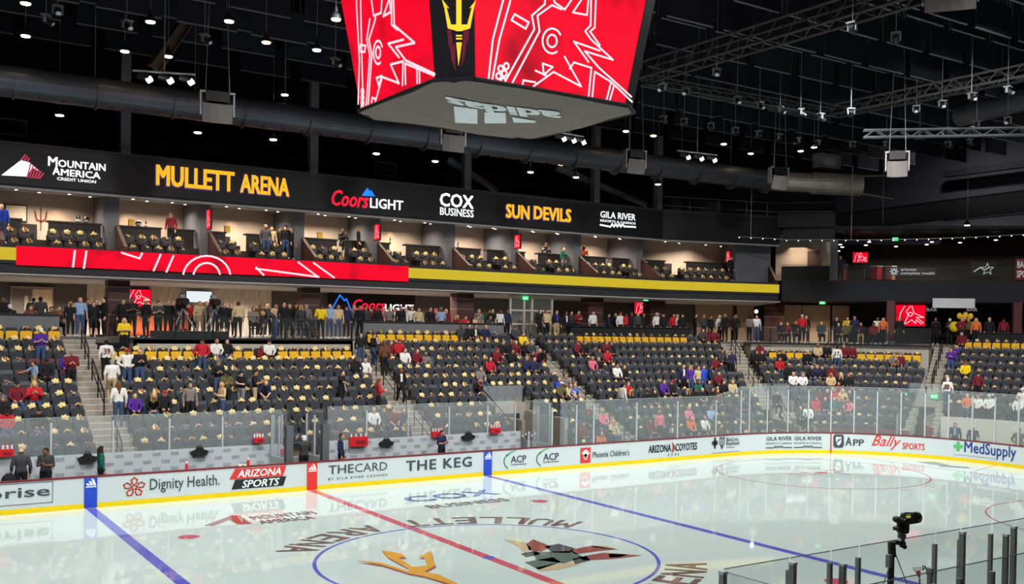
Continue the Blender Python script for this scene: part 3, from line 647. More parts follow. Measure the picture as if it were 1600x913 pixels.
for k, (a, c) in enumerate(finx):
    p = at((a+c)/2, 0); rt = empty('suite_divider', (p.x, p.y, 8.95), 0, 'dark grey divider with brown sloped rail between suites, %s from the left' % (DN[k] if k else 'outermost'), 'wall', 'suite dividers')
    b = MB(); q = [at(a, 1.9), at(c, 1.9), at(c, 5.2), at(a, 5.2)]; quadplate(b, *q, 9.0, 12.2); part(b, 'wall_panel', DIVG, rt)
    b = MB(); q = [at(c-.16, -.02), at(c, -.02), at(c, 1.95), at(c-.16, 1.95)]
    b.hexa([(q[0].x, q[0].y, 8.9), (q[1].x, q[1].y, 8.9), (q[2].x, q[2].y, 9.4), (q[3].x, q[3].y, 9.4), (q[0].x, q[0].y, 9.62), (q[1].x, q[1].y, 9.62), (q[2].x, q[2].y, 10.75), (q[3].x, q[3].y, 10.75)]); part(b, 'sloped_rail', BRN, rt)
# warm suite lighting, counters, wall art, televisions
CNT = mat('counter_black', (34, 30, 30), .5); ART = mat('wall_art_rust', (120, 60, 40), .6); CABI = mat('cabinet_black', (30, 29, 30), .6); TVB = mat('tv_black', (14, 14, 16), .4)
WARM = (1, .80, .60); GLOW = mat('lamp_glow', (255, 244, 220), emit=9.0); GLOWW = mat('lamp_glow_cool', (246, 250, 255), emit=14.0); TRIMW = mat('lamp_trim', (190, 188, 184), .4)
PINK = mat('screen_pink', (255, 60, 120), emit=.9); REDS = screenmat('screen_red', (250, 4, 42), (160, 10, 30), .55, 1.0); LINEW = mat('screen_line', (255, 205, 215), emit=1.15); DRED = mat('screen_dark_red', (120, 24, 40), emit=.8); SBLU = mat('screen_blue', (60, 130, 240), emit=1.0); SWHI = mat('screen_white', (225, 232, 240), emit=1.0)
def coyote_tv(root, fn, dn):       # neon animal-line art on a red picture; fn maps unit box to the screen
    b = MB(); b.add([fn(0, 0), fn(1, 0), fn(1, 1), fn(0, 1)], [(0, 1, 2, 3)]); part(b, 'picture', REDS, root)
    b = MB(); W = (fn(1, 0)-fn(0, 0)).length*.024
    for pl in ([(.12, .1), (.16, .6), (.3, .95)], [(.3, .1), (.42, .5), (.36, .7), (.5, .95)], [(.55, .95), (.62, .62), (.95, .42), (.7, .42), (.95, .15)], [(.35, .1), (.55, .3), (.68, .12), (.7, .3), (.88, .1)], circ(.5, .56, .07, .09, 10)):
        b.strip([fn(x, y) for x, y in pl], W, dn, off=.006)
    part(b, 'picture_lines', LINEW, root)
bays = [(finx[i][1], finx[i+1][0]) for i in range(len(finx)-1)]
for k, (a, c) in enumerate(bays):
    mid = (a+c)/2; where = '%s suite from the left' % nth(k-1) if k else 'suite cut by the left frame edge'
    area('suite_light', at(mid, 3.6, 12.05), 2.6, 225, (1, .85, .70), 1.4, 140)
    area('suite_light', at(mid, 1.0, 11.82), 2.6, 85, WARM, .8, 150)
    for j in range(4):
        p = at(a+(c-a)*(j+.5)/4, (1.2, 2.6, 1.6, 2.9)[j]); z = 11.86+.08*(p.y-YS)
        rt = empty('recessed_downlight', (p.x, p.y, z), 0, 'small round ceiling downlight, %s in the %s' % (nth(j), where), 'ceiling light', 'suite downlights')
        b = MB(); b.lathe((p.x, p.y, z-.02), [(.09, 0), (.09, .05)], 12); part(b, 'trim_ring', TRIMW, rt); b = MB(); b.lathe((p.x, p.y, z-.03), [(.06, 0), (.06, .02)], 12); part(b, 'lens', GLOW, rt)
    for j, (f0, f1) in enumerate(((.02, .22), (.45, .98)) if k % 2 else ((.02, .56), (.66, .98))):
        p = at(a+(c-a)*(f0+f1)/2, 2.75); rt = empty('bar_counter', (p.x, p.y, 9.85), 0, 'dark drink counter, %s in the %s' % (('left one', 'right one')[j], where), 'counter', 'suite counters')
        b = MB(); q = [at(a+(c-a)*f0, 2.45), at(a+(c-a)*f1, 2.45), at(a+(c-a)*f1, 2.95), at(a+(c-a)*f0, 2.95)]; quadplate(b, *q, 10.72, 10.80); part(b, 'top', CNT, rt)
        b = MB(); q = [at(a+(c-a)*f0+.05, 2.5), at(a+(c-a)*f1-.05, 2.5), at(a+(c-a)*f1-.05, 2.6), at(a+(c-a)*f0+.05, 2.6)]; quadplate(b, *q, 9.5, 10.72); part(b, 'front_panel', CABI, rt)
    if k not in (0, 9):      # pitchfork wall art on the back wall, lit by a small spot
        f = (.47, .12, .3, .1, .35, .08, .2, .25)[(k-1) % 8]; p = at(a+(c-a)*f, 5.17); zc = 11.05
        b = MB(); g = lambda x, z: at(a+(c-a)*f+x, 5.16, zc+z)
        for q in ([(-.03, -.55), (.03, -.55), (.03, .5), (0, .62), (-.03, .5)], [(-.26, .1), (-.2, -.1), (0, -.16), (.2, -.1), (.26, .1), (.3, .5), (.2, .3), (.16, .02), (0, -.06), (-.16, .02), (-.2, .3), (-.3, .5)]):
            b.slab([g(*z) for z in q], .03)
        tag(b.build('wall_art', ART, origin=tuple(p+Vector((0, 0, zc)))), 'rust coloured pitchfork wall emblem in the %s' % where, 'wall decoration', 'suite wall emblems')
        sp = bpy.data.lights.new('suite_spot', 'SPOT'); sp.energy = 90; sp.color = (1, .62, .30); sp.spot_size = radians(70); sp.spot_blend = 1; sp.shadow_soft_size = .05
        so = bpy.data.objects.new('suite_spot', sp); COL.objects.link(so); so.location = at(a+(c-a)*min(.9, f+.16), 4.6, 12.1); so.rotation_euler = (radians(14), 0, 0)
    # cabinet and bottles along the back
    p = at(a+(c-a)*.25, 4.9); rt = empty('back_cabinet', (p.x, p.y, 9.85), 0, 'low dark cabinet at the back of the %s' % where, 'cabinet', 'suite cabinets')
    b = MB(); q = [at(a+(c-a)*.08, 4.7), at(a+(c-a)*.42, 4.7), at(a+(c-a)*.42, 5.15), at(a+(c-a)*.08, 5.15)]; quadplate(b, *q, 9.85, 10.72); part(b, 'body', CABI, rt); b = MB(); quadplate(b, *q, 10.72, 10.76); part(b, 'top', CNT, rt)
    if k in (2, 4, 6, 8):   # door in the back wall
        b = MB(); f = .78; q = [at(a+(c-a)*.7, 5.13), at(a+(c-a)*.92, 5.13), at(a+(c-a)*.92, 5.2), at(a+(c-a)*.7, 5.2)]; quadplate(b, *q, 9.85, 11.75); d = tag(b.build('door_%d' % (k+4), mat('suite_door', (92, 72, 62), .6)), None, None, None, 'structure')
for (u, v, w_, h_), k in (((327, 343, .75, 1.0), 2), ((590, 363, .75, .9), 4), ((809, 378, .7, .85), 6), ((1188, 397, .7, .8), 9)):
    X = finx[k+1][0]-.04 if k < 9 else 0
    if k < 9: p = onX(u, v, X); dx = Vector((0, -1, 0)); n = Vector((-1, 0, 0))
    else: p = at(finx[10][0]-.05, 3.4, 11.3); dx = (at(30, 0)-at(30, 1)); n = (on(FR, 30)-on(FR, 31))
    rt = empty('television', p, 0, 'wall television showing pink line art on the divider of the %s suite' % nth(k-1), 'television', 'suite televisions')
    b = MB(); U3 = Vector((0, 0, 1)); bl = p-dx*w_/2-U3*h_/2; b.slab([bl, bl+dx*w_, bl+dx*w_+U3*h_, bl+U3*h_], .07); part(b, 'case', TVB, rt)
    coyote_tv(rt, quadfn(bl+dx*.04+U3*.04+n*.045, bl+dx*(w_-.04)+U3*.04+n*.045, bl+dx*.04+U3*(h_-.04)+n*.045), n)
HELM = mat('helmet_black', (24, 24, 27), .25); GLB2 = mat('bottle_green', (40, 52, 40), .2)
for u, kind, lab in ((135, 'h', 'black sports helmet on display on the counter of the first suite'), (216, 'h', 'black and white sports helmet on display in the second suite'), (850, 'h', 'black sports helmet on the counter of the seventh suite'), (124, 'b', 'dark bottle beside the helmet in the first suite'), (120, 'b', 'second dark bottle beside the helmet in the first suite'), (228, 'b', 'dark bottle right of the helmet in the second suite'), (610, 'b', 'dark tall bottle on the counter of the fifth suite'), (716, 'b', 'dark tall bottle on the counter of the sixth suite'), (900, 'b', 'dark tall bottle beside the seated person in the eighth suite'), (171, 'x', 'small yellow gift box near the right wall of the first suite'), (205, 'x', 'small yellow gift box at the left of the second suite'), (355, 'x', 'small yellow gift box at the left of the third suite'), (500, 'x', 'small yellow gift box at the left of the fourth suite')):
    p = onY(u, 350, YS+2.7); p.z = 10.8
    if kind == 'h':
        rt = empty('sports_helmet', p, 0, lab, 'helmet'); b = MB(); b.ball(p+Vector((0, 0, .15)), (.15, .18, .16), 12); part(b, 'shell', HELM, rt); b = MB(); [b.path([p+Vector((-.11, -.12, z)), p+Vector((0, -.21, z)), p+Vector((.11, -.12, z))], .012, 5) for z in (.06, .12)]; part(b, 'face_guard', PURE, rt)
    elif kind == 'b':
        rt = empty('wine_bottle', p, 0, lab, 'bottle'); b = MB(); b.lathe(p, [(.045, 0), (.045, .2), (.018, .26), (.018, .34)], 12); part(b, 'glass_body', GLB2, rt); b = MB(); b.lathe(p+Vector((0, 0, .06)), [(.046, 0), (.046, .1)], 12); part(b, 'paper_label', PURE, rt)
    else:
        rt = empty('gift_box', p, 0, lab, 'box'); b = MB(); b.rbox(p+Vector((0, 0, .15)), (.26, .2, .3), .02); part(b, 'body', mat('box_yellow', (214, 170, 70), .6), rt); b = MB(); b.box(p+Vector((0, 0, .31)), (.28, .22, .03)); part(b, 'lid', mat('box_yellow', (214, 170, 70), .6), rt)
p = onY(25, 333, YS+5.1); rt = empty('picture_frame', p, 0, 'large pale framed picture on the back wall of the first suite', 'picture'); b = MB(); b.box(p, (.95, .06, .8)); part(b, 'frame', CABI, rt); b = MB(); b.box(p+Vector((0, -.03, 0)), (.85, .03, .7)); part(b, 'canvas', mat('canvas_cream', (214, 200, 176), .7), rt)
# ---------------------------------------------------------------- LED name board along the suites
rt = empty('led_sign_board', (10, YS-.1, 12.0), 0, 'long black sign board above the suites with glowing sponsor and arena names', 'sign')
b = MB()
for a, c in ((-18, 28), ): q = [at(a, -.1), at(c, -.1), at(c, -.02), at(a, -.02)]; quadplate(b, *q, 12.02, 13.70)
q = [at(28, -.1), at(XE, -.1), at(XE, -.02), at(28, -.02)]; quadplate(b, *q, 12.02, 13.70); part(b, 'screen', LEDB, rt)
LW = mat('led_white', (250, 252, 255), emit=1.3); LG = mat('led_gold', (255, 186, 30), emit=1.0); LR = mat('led_red', (250, 24, 60), emit=1.1); LB = mat('led_blue', (30, 130, 250), emit=1.1); LP = mat('led_purple', (96, 60, 130), emit=.7); LPK = mat('led_rose', (200, 60, 90), emit=.9)
YF = YS-.115
def sg(u, v): return onY(u, v, YF)
def sign(txt, u0, v0, u1, v1, ht, M, bold=.02, off=0.0, **kw):     # baseline pixels left/right and height in metres
    a, c = sg(u0, v0), sg(u1, v1); z = (a.z+c.z)/2; dz = Vector((0, -off, 0))
    b = MB(); letter(b, txt, lambda x, y: Vector((a.x+(c.x-a.x)*x, YF, z+ht*y))+dz, None, bold=bold, **kw); return part(b, 'sign_lettering', M, rt)
sign('M', 75, 259, 90, 260.3, .41, LW, .03); sign('OUNTAIN', 91, 261.8, 165, 266.6, .32, LW, .03); sign('A', 82, 273, 94, 274, .37, LW, .03); sign('MERICA', 95, 274.5, 157, 280, .30, LW, .03); sign('CREDIT UNION', 89, 281.6, 150, 286.4, .13, LW, .025)
b = MB(); P0 = lambda u, v: onY(u, v, YF)
b.add([P0(*q) for q in ((2, 274), (33, 250), (46, 254), (62, 268), (50, 262), (42, 276))], [(0, 1, 2, 3, 4, 5)]); part(b, 'sign_emblem', LW, rt)
b = MB()
for i in range(9):
    x0 = 36+3.2*i; x1 = 44+5*i; b.strip([P0(x0+i*.8, 250+i*3.0-3), P0(x0-5+i*.6, 276+i*.35)] if i > 2 else [P0(40+3*i, 242+3*i), P0(32+5*i, 251+i)], .055, (0, -1, 0), off=.002)
part(b, 'sign_emblem', LPK, rt)
sign('MULLETT', 242, 292, 367, 302, 1.02, LP, .075); sign('ARENA', 374, 303, 453, 309, .96, LP, .075)
sign('MULLETT', 243.5, 290, 366, 300, .96, LG, .055, off=.03); sign('ARENA', 375, 301.5, 451.5, 307, .90, LG, .055, off=.03)
sign('Coors', 518, 322, 576, 325, .82, LR, .03, shear=.3); sign('LIGHT', 578, 325, 630, 329, .52, LW, .03)
b = MB(); b.add([P0(*q) for q in ((565, 306), (574, 293), (578, 299), (580, 297), (586, 307))], [(0, 1, 2, 3, 4)]); part(b, 'sign_emblem', LB, rt)
sign('COX', 687, 323, 740, 326, .74, LW, .035); sign('BUSINESS', 687.5, 336, 740, 340, .42, LW, .02)
sign('SUN', 789, 342, 828, 345, .86, LP, .075); sign('DEVILS', 832, 345, 893, 348.5, .86, LP, .075)
sign('SUN', 790, 340.5, 827, 343.5, .80, LG, .055, off=.03); sign('DEVILS', 833.5, 343.5, 892, 347, .78, LG, .055, off=.03)
sign('GILA RIVER', 938, 341, 993, 344, .40, LW, .018); sign('RESORTS & CASINOS', 938, 347.6, 993, 350, .14, LW, .012)
b = MB(); zz = [(938, 351.5)]+[(954+2.7*i, 353+(-3 if i % 2 else 1.5)) for i in range(9)]+[(977, 354), (993, 355)]; b.strip([P0(*q) for q in zz], .10, (0, -1, 0), off=.002); part(b, 'sign_emblem', LW, rt)
# ---------------------------------------------------------------- ribbon board below the suites
rt = empty('ribbon_board', (10, YS-.2, 9.0), 0, 'long LED ribbon board below the suites, red with white line art then yellow', 'sign')
RY = YS-.2; x0, x1 = onY(25, 400, RY).x, onY(638, 425, RY).x; YLED = mat('ribbon_yellow', (196, 172, 34), emit=.92)
def rb(a, c, M, nm, z0=8.66, z1=9.32):
    b = MB(); q = [at(a, -.22), at(c, -.22), at(c, -.16), at(a, -.16)]; quadplate(b, *q, z0, z1); return tag(part(b, nm, M, rt), None)
rb(-18, x0, YLED, 'yellow_panel', 8.76, 9.3); rb(x0, x1, REDS, 'red_panel', 8.56, 9.38); rb(x1, 28, YLED, 'yellow_panel', 8.76, 9.3); rb(28, XE, YLED, 'yellow_panel', 8.76, 9.3)
b = MB(); R0 = lambda u, v: onY(u, v, RY-.03)
for pl in (((117, 392), (114, 417)), ((135, 393), (131, 419)), ((190, 395), (218, 404), (222, 396)), ((251, 398), (240, 423)), ((271, 400), (260, 425)),            tuple(circ(323, 433, 21, 22, 10, -168, -12)), tuple(circ(323, 433, 37, 33, 12, -172, -8)), ((400, 420), (498, 433)), ((466, 410), (497, 433)), ((490, 411), (522, 434)), ((400, 418), (412, 430))):
    b.strip([R0(*q) for q in pl], .085, (0, -1, 0), off=.003)
part(b, 'line_art', LINEW, rt)
# ---------------------------------------------------------------- concourse behind the bowl
def wavy(M, sc):
    nt = M.node_tree; n = [q for q in nt.nodes if q.type == 'TEX_NOISE'][0]; mp = nt.nodes.new('ShaderNodeMapping'); mp.inputs['Scale'].default_value = sc; tc = [q for q in nt.nodes if q.type == 'TEX_COORD'][0]
    nt.links.new(tc.outputs['Object'], mp.inputs['Vector']); nt.links.new(mp.outputs[0], n.inputs['Vector']); n.inputs['Scale'].default_value = 1.0; n.inputs['Distortion'].default_value = .6; return M
CW = mat('concourse_wall_grey', (92, 88, 86), .85); WAVE = mat('wave_wall_cream', (206, 194, 176), .7, vary=.55, scale=14); wavy(WAVE, (9, 9, 1.6)); TANW = mat('concourse_tan', (176, 152, 124), .85); DKB = mat('deep_wall', (34, 35, 38), .85)
BKW = [(-18, 31.4), (29, 31.4), (39, 28.6), (50, 17.0), (55, 4), (55, -20)]
b = MB(); polywall(b, BKW[:3], ZC, 8.2); tag(b.build('wall_concourse', CW), None, None, None, 'structure')
b = MB(); polywall(b, BKW[2:], ZC, 9.6); tag(b.build('wall_concourse_end', DKB), None, None, None, 'structure')
b = MB(); polywall(b, [(onY(233, 470, 31.3).x, 31.3), (onY(424, 470, 31.3).x, 31.3)], ZC, 8.15, .08); polywall(b, [(onY(136, 470, 31.3).x, 31.3), (onY(166, 470, 31.3).x, 31.3)], ZC, 8.15, .08); tag(b.build('wall_wave_panel', WAVE), None, None, None, 'structure')
b = MB()
for u0, u1 in ((1085, 1143), (1150, 1176)): 
    a, c = onP(u0, 500, (29, 31.2, 0), (.27, .96, 0)), onP(u1, 500, (29, 31.2, 0), (.27, .96, 0)); polywall(b, [(a.x, a.y-.1), (c.x, c.y-.1)], ZC, 8.1, .08)
for u0, u1 in ((1214, 1252), (1253, 1297), (1300, 1327)):
    a, c = onP(u0, 500, (43.6, 23.4, 0), (.72, .69, 0)), onP(u1, 500, (43.6, 23.4, 0), (.72, .69, 0)); polywall(b, [(a.x, a.y), (c.x, c.y)], ZC, 8.1, .08)
tag(b.build('wall_tan_bays', TANW), None, None, None, 'structure')
b = MB()
for q in (((-18, 25.9), (28, 25.9), (29.5, 31.5), (-18, 31.5)), ((28, 25.9), (36.3, 23.6), (39.2, 28.7), (29.5, 31.5))): b.hexa([(x, y, z+(0, 0, -.14, -.14)[i]) for z in (8.14, 8.2) for i, (x, y) in enumerate(q)])
tag(b.build('ceiling_concourse', CEILL), None, None, None, 'structure')
for x in (-8, -3, 2, 7.5, 13, 19):
    area('concourse_light', (x, 28.6, 8.0), 3.2, 360 if x < 16 else 240, (1, .86, .72), 1.2, 150)
for p_, e in (((25, 28, 8.0), 90), ((30.5, 28.2, 8.0), 150), ((35, 26.2, 8.0), 130), ((39.5, 23.6, 8.0), 220), ((44, 17, 8.0), 60), ((48, 10, 8.0), 40)): area('concourse_light', p_, 2.5, e, WARM, 1.0, 130)
PIL = mat('pillar_wood', (70, 44, 44), .5, vary=.25, scale=3); PILG = mat('pillar_groove', (150, 130, 120), .4)
for k, (u, w_) in enumerate(((183, .95), (482, .95), (722, 1.1), (925, 1.15), (1022, 1.25), (1210, 1.1))):
    p = onY(u, 480, 27.6) if u < 1000 else onP(u, 480, (29, 28, 0), (.27, .96, 0)); lab = 'dark wood clad pillar on the concourse, %s from the left' % nth(k)
    rt = empty('concourse_pillar', (p.x, p.y, ZC), 0, lab, 'pillar', 'concourse pillars'); b = MB(); b.box((p.x, p.y, (ZC+8.2)/2), (w_, .8, 8.2-ZC)); part(b, 'shaft', PIL, rt)
    b = MB(); [b.box((p.x, p.y, z), (w_+.02, .82, .025)) for z in (6.5, 7.2, 7.8)]; part(b, 'metal_band', PILG, rt)
# doors, televisions, bar sign on the concourse
b = MB(); X0, X1 = onY(16, 470, 31.3).x, onY(83, 470, 31.3).x; XM = (X0+X1)/2; rt = empty('door_4', (XM, 31.3, ZC)); rt['kind'] = 'structure'
b.box((XM, 31.3, ZC+1.15), (X1-X0, .12, 2.3)); part(b, 'door_frame', mat('door_frame_tan', (170, 158, 140), .6), rt)
for s_ in (-1, 1): b = MB(); b.box((XM+s_*(X1-X0)*.24, 31.22, ZC+1.1), ((X1-X0)*.45, .06, 2.15)); part(b, 'door_leaf', mat('door_grey', (110, 102, 96), .6) if s_ < 0 else mat('door_lit', (226, 200, 160), .6), rt)
b = MB(); b.box((XM-(X1-X0)*.14, 31.17, ZC+1.2), (.16, .03, 1.3)); part(b, 'glass_slot', mat('slot_glass', (200, 185, 160), .2), rt)
def tv(u0, u1, v0, v1, Y, lab, art=True, plane=None, nm='television'):
    f = (lambda u, v: onY(u, v, Y)) if plane is None else (lambda u, v: onP(u, v, *plane))
    bl, br = f(u0, v1), f(u1, v1); h = f(u0, v0).z-bl.z; br.z = bl.z; n = Vector((br-bl).cross(Vector((0, 0, 1)))).normalized(); U3 = Vector((0, 0, 1))
    rt = empty(nm, (bl+br)/2, 0, lab, 'television'); b = MB(); b.slab([bl, br, br+U3*h, bl+U3*h], .08); part(b, 'case', TVB, rt)
    e = (br-bl)*.02; fn = quadfn(bl+e+U3*.03+n*.05, br-e+U3*.03+n*.05, bl+e+U3*(h-.03)+n*.05)
    if art: coyote_tv(rt, fn, n)
    else: b = MB(); b.add([fn(0, 0), fn(1, 0), fn(1, 1), fn(0, 1)], [(0, 1, 2, 3)]); part(b, 'picture', art or SWHI, rt)
    return rt
CPL = ((38.5, 28.3, 0), (.72, .69, 0))
tv(196, 236, 451, 480, 31.0, 'large television with red line art beside the first wood pillar'); tv(290, 331, 454, 473, 31.0, 'bright white projector screen behind the camera platform', False, nm='projector_screen'); tv(990, 1014, 471, 491, 30.6, 'small television with pink line art between the maroon pillars')
tv(1398, 1446, 476, 510, 0, 'big red television with animal line art at the corner bar', True, CPL); tv(1332, 1356, 394, 411, 0, 'balcony television with red picture and blue edge', True, ((44, 24, 0), (.72, .69, 0)))
rt = empty('neon_beer_sign', onY(580, 475, 31.0), 0, 'black panel with blue neon mountain and red and white neon lettering', 'sign')
b = MB(); a, c = onY(514, 488, 31.05), onY(648, 488, 31.05); b.box(((a.x+c.x)/2, 31.1, 7.35), (c.x-a.x, .1, 1.35)); part(b, 'panel', TVB, rt)
b = MB(); g = lambda u, v: onY(u, v, 31.0); b.strip([g(517, 486), g(531, 461), g(538, 470), g(541, 467), g(549, 486), g(517, 486)], .07, (0, -1, 0), off=.01); part(b, 'neon_mountain', LB, rt)
b = MB(); a, c = g(551, 485), g(602, 485); letter(b, 'Coors', lambda x, y: Vector((a.x+(c.x-a.x)*x, 30.98, a.z+.02+.62*y)), None, bold=.02, shear=.3); part(b, 'neon_lettering', LR, rt)
b = MB(); a2, c2 = g(601, 487), g(646, 487); letter(b, 'LIGHT', lambda x, y: Vector((a2.x+(c2.x-a2.x)*x, 30.98, a2.z+.02+.42*y)), None, bold=.03); part(b, 'neon_lettering', LW, rt)
pl = bpy.data.lights.new('neon_light', 'AREA'); pl.energy = 10; pl.color = (.8, .25, .3); pl.size = 3; po = bpy.data.objects.new('neon_light', pl); COL.objects.link(po); po.location = (10.5, 30.7, 7.4); po.rotation_euler = (radians(-90), 0, 0)
# glazed booth at the concourse, exit signs
EXG = mat('exit_green', (40, 220, 110), emit=1.0)
xa, xb = onY(797, 480, 26.6).x, onY(862, 480, 26.6).x
b = MB(); rt = empty('glass_booth', ((xa+xb)/2, 26.6, ZC), 0, 'pale framed glass booth on the concourse above the third section', 'booth')
for x in (xa, xa+.95, xa+1.5, xb): b.box((x, 26.6, (ZC+8.2)/2), (.12, .12, 8.2-ZC))
for z in (ZC+.9, 7.2, 8.1): b.box(((xa+xb)/2, 26.6, z), (xb-xa, .1, .1))
part(b, 'frame', mat('booth_frame', (176, 172, 166), .5), rt); b = MB(); b.box(((xa+xb)/2, 26.62, (ZC+8.2)/2), (xb-xa, .02, 8.2-ZC)); part(b, 'glazing', glassmat('booth_glass', (.9, .92, .9), .05), rt)
for k, (u, v, p_, n_, lab) in enumerate(((821, 466, (0, 26.5, 0), (0, 1, 0), 'beside the glass booth'), (1009, 468, (0, 27, 0), (0, 1, 0), 'above the small pink television'), (1285, 473, (37, 24, 0), (.6, .8, 0), 'under the balcony'), (1399, 374, (42, 22, 0), (.7, .7, 0), 'over the upper balcony'), (1412, 617.5, tuple(P(ry(4)-.75, 60.5)), tuple(P(1, 60.5)-P(0, 60.5)), 'left of the corner tunnel mouth'), (1460, 620, tuple(P(ry(4)-.75, 63)), tuple(P(1, 63)-P(0, 63)), 'right of the corner tunnel mouth'))):
    p = onP(u, v, p_, n_); b = MB(); rt = empty('exit_sign', p, 0, 'small green exit sign %s' % lab, 'exit sign'); n = Vector((n_[0], n_[1], 0)).normalized(); d = Vector((n.y, -n.x, 0)); U3 = Vector((0, 0, 1)); w2, h2 = .2, .12
    b.slab([p-d*w2-U3*h2, p+d*w2-U3*h2, p+d*w2+U3*h2, p-d*w2+U3*h2], .06); part(b, 'case', EXG, rt)
    b = MB(); letter(b, 'EXIT', quadfn(p-d*w2*.8-U3*h2*.6-n*.035, p+d*w2*.8-U3*h2*.6-n*.035, p-d*w2*.8+U3*h2*.6-n*.035), None, bold=.03); part(b, 'lettering', mat('exit_letters', (225, 255, 235), emit=1.2), rt)
# ---------------------------------------------------------------- corner balcony on the right
BF = [(36.3, 23.5), (38.0, 20.6), (46.2, 12.4), (51, 3), (51.5, -14)]
BB = [(39.2, 28.6), (44.5, 26.5), (52.5, 17.5), (57, 4), (57.5, -14)]
b = MB()
for i in range(len(BF)-1): quadplate(b, BF[i], BF[i+1], BB[i+1], BB[i], 8.25, 9.6)
tag(b.build('floor_balcony', mat('balcony_dark', (40, 42, 47), .8)), None, None, None, 'structure')
BALW = mat('balcony_back', (62, 54, 48), .9)
b = MB(); polywall(b, BB, 9.6, 12.6); tag(b.build('wall_balcony', BALW), None, None, None, 'structure')
b = MB()
for i in range(len(BF)-1): quadplate(b, BF[i], BF[i+1], BB[i+1], BB[i], 12.9, 13.1)
tag(b.build('ceiling_balcony', BLK), None, None, None, 'structure')
b = MB(); polywall(b, BF[:2], 12.15, 13.7, .3); polywall(b, [(BF[0][0]-.4, BF[0][1]+.1), BF[1]], 13.1, 14.0, .3); tag(b.build('wall_balcony_fascia', FASC), None, None, None, 'structure')
b = MB(); p = BF[1]; b.box((p[0], p[1], 10.9), (.35, .35, 2.7)); tag(b.build('pillar_balcony', DIVG, origin=(p[0], p[1], 9.6)), 'grey square post at the corner where the suites meet the balcony', 'pillar')
area('suite_light', (38.6, 24.4, 12.0), 1.6, 60, WARM, 1.6, 130); area('balcony_light', (45.5, 19.5, 12.7), 3, 240, WARM, 1.5, 130); area('balcony_light', (51.5, 10.5, 12.7), 3, 240, WARM, 1.5, 130)
CSP = ((39.9, 23.4, 0), (.86, .5, 0)); a, c = onP(1212, 400, *CSP), onP(1299, 400, *CSP); b = MB(); polywall(b, [(a.x, a.y), (c.x, c.y)], 9.6, 12.9, .1); tag(b.build('wall_corner_suite', BEIGE), None, None, None, 'structure')
a, c = onP(1262, 400, *CSP), onP(1281, 400, *CSP); b = MB(); polywall(b, [(a.x-.08, a.y-.05), (c.x-.08, c.y-.05)], 9.6, 11.75, .06); tag(b.build('door_16', mat('suite_door', (92, 72, 62), .6)), None, None, None, 'structure')
CS2 = ((38.3, 22.5, 0), (.86, .5, 0)); a, c = onP(1221, 420, *CS2), onP(1296, 420, *CS2); b = MB(); polywall(b, [(a.x, a.y), (c.x, c.y)], 9.6, 10.55, .2); rt = empty('bar_counter', (a+c)/2, 0, 'dark counter behind the guard of the corner suite', 'counter'); rt.location.z = 9.6; part(b, 'front_panel', CABI, rt); b = MB(); polywall(b, [(a.x-.05, a.y-.05), (c.x-.05, c.y-.05)], 10.55, 10.6, .35); part(b, 'top', CNT, rt)
KP = ((45.5, 20.5, 0), (.72, .69, 0))
for u, w_, h_, z0, M, lab in ((1313, .8, 1.3, 9.6, mat('kiosk_rust', (150, 70, 48), .6), 'rust coloured lit kiosk stand on the upper balcony beside the grey post'), (1370, .55, .9, 9.9, mat('kiosk_red', (150, 34, 40), .6), 'red display box on the upper balcony left of the health banner'), (1392, .5, .9, 9.9, mat('kiosk_tan', (150, 96, 76), .6), 'tan display box on the upper balcony right of the red one')):
    p = onP(u, 420, *KP); rt = empty('display_stand', (p.x, p.y, 9.6), 0, lab, 'stand'); b = MB(); b.rbox((p.x, p.y, z0+h_/2), (w_, .5, h_), .04); part(b, 'body', M, rt); b = MB(); b.box((p.x, p.y, z0+h_+.03), (w_+.1, .6, .06)); part(b, 'top', CEILL, rt)
    if z0 > 9.7: b = MB(); b.box((p.x, p.y, 9.75), (w_*.8, .4, .3)); part(b, 'base', CABI, rt)
k = 0
for i in range(len(BF)-1):
    a, c = Vector(BF[i]+(0,)), Vector(BF[i+1]+(0,)); n = max(1, int((c-a).length/1.9))
    for j in range(n):
        p, q = a.lerp(c, j/n), a.lerp(c, (j+1)/n)
        if pj((p.x, p.y, 10))[0] > 1650: continue
        pane(p, q, 9.62, 10.62, 'balcony guard pane on the upper right level, %s from the suites' % nth(k), 'balcony guard panes', glassmat('balcony_glass', (.9, .91, .92), .012), postm=RAIL); k += 1
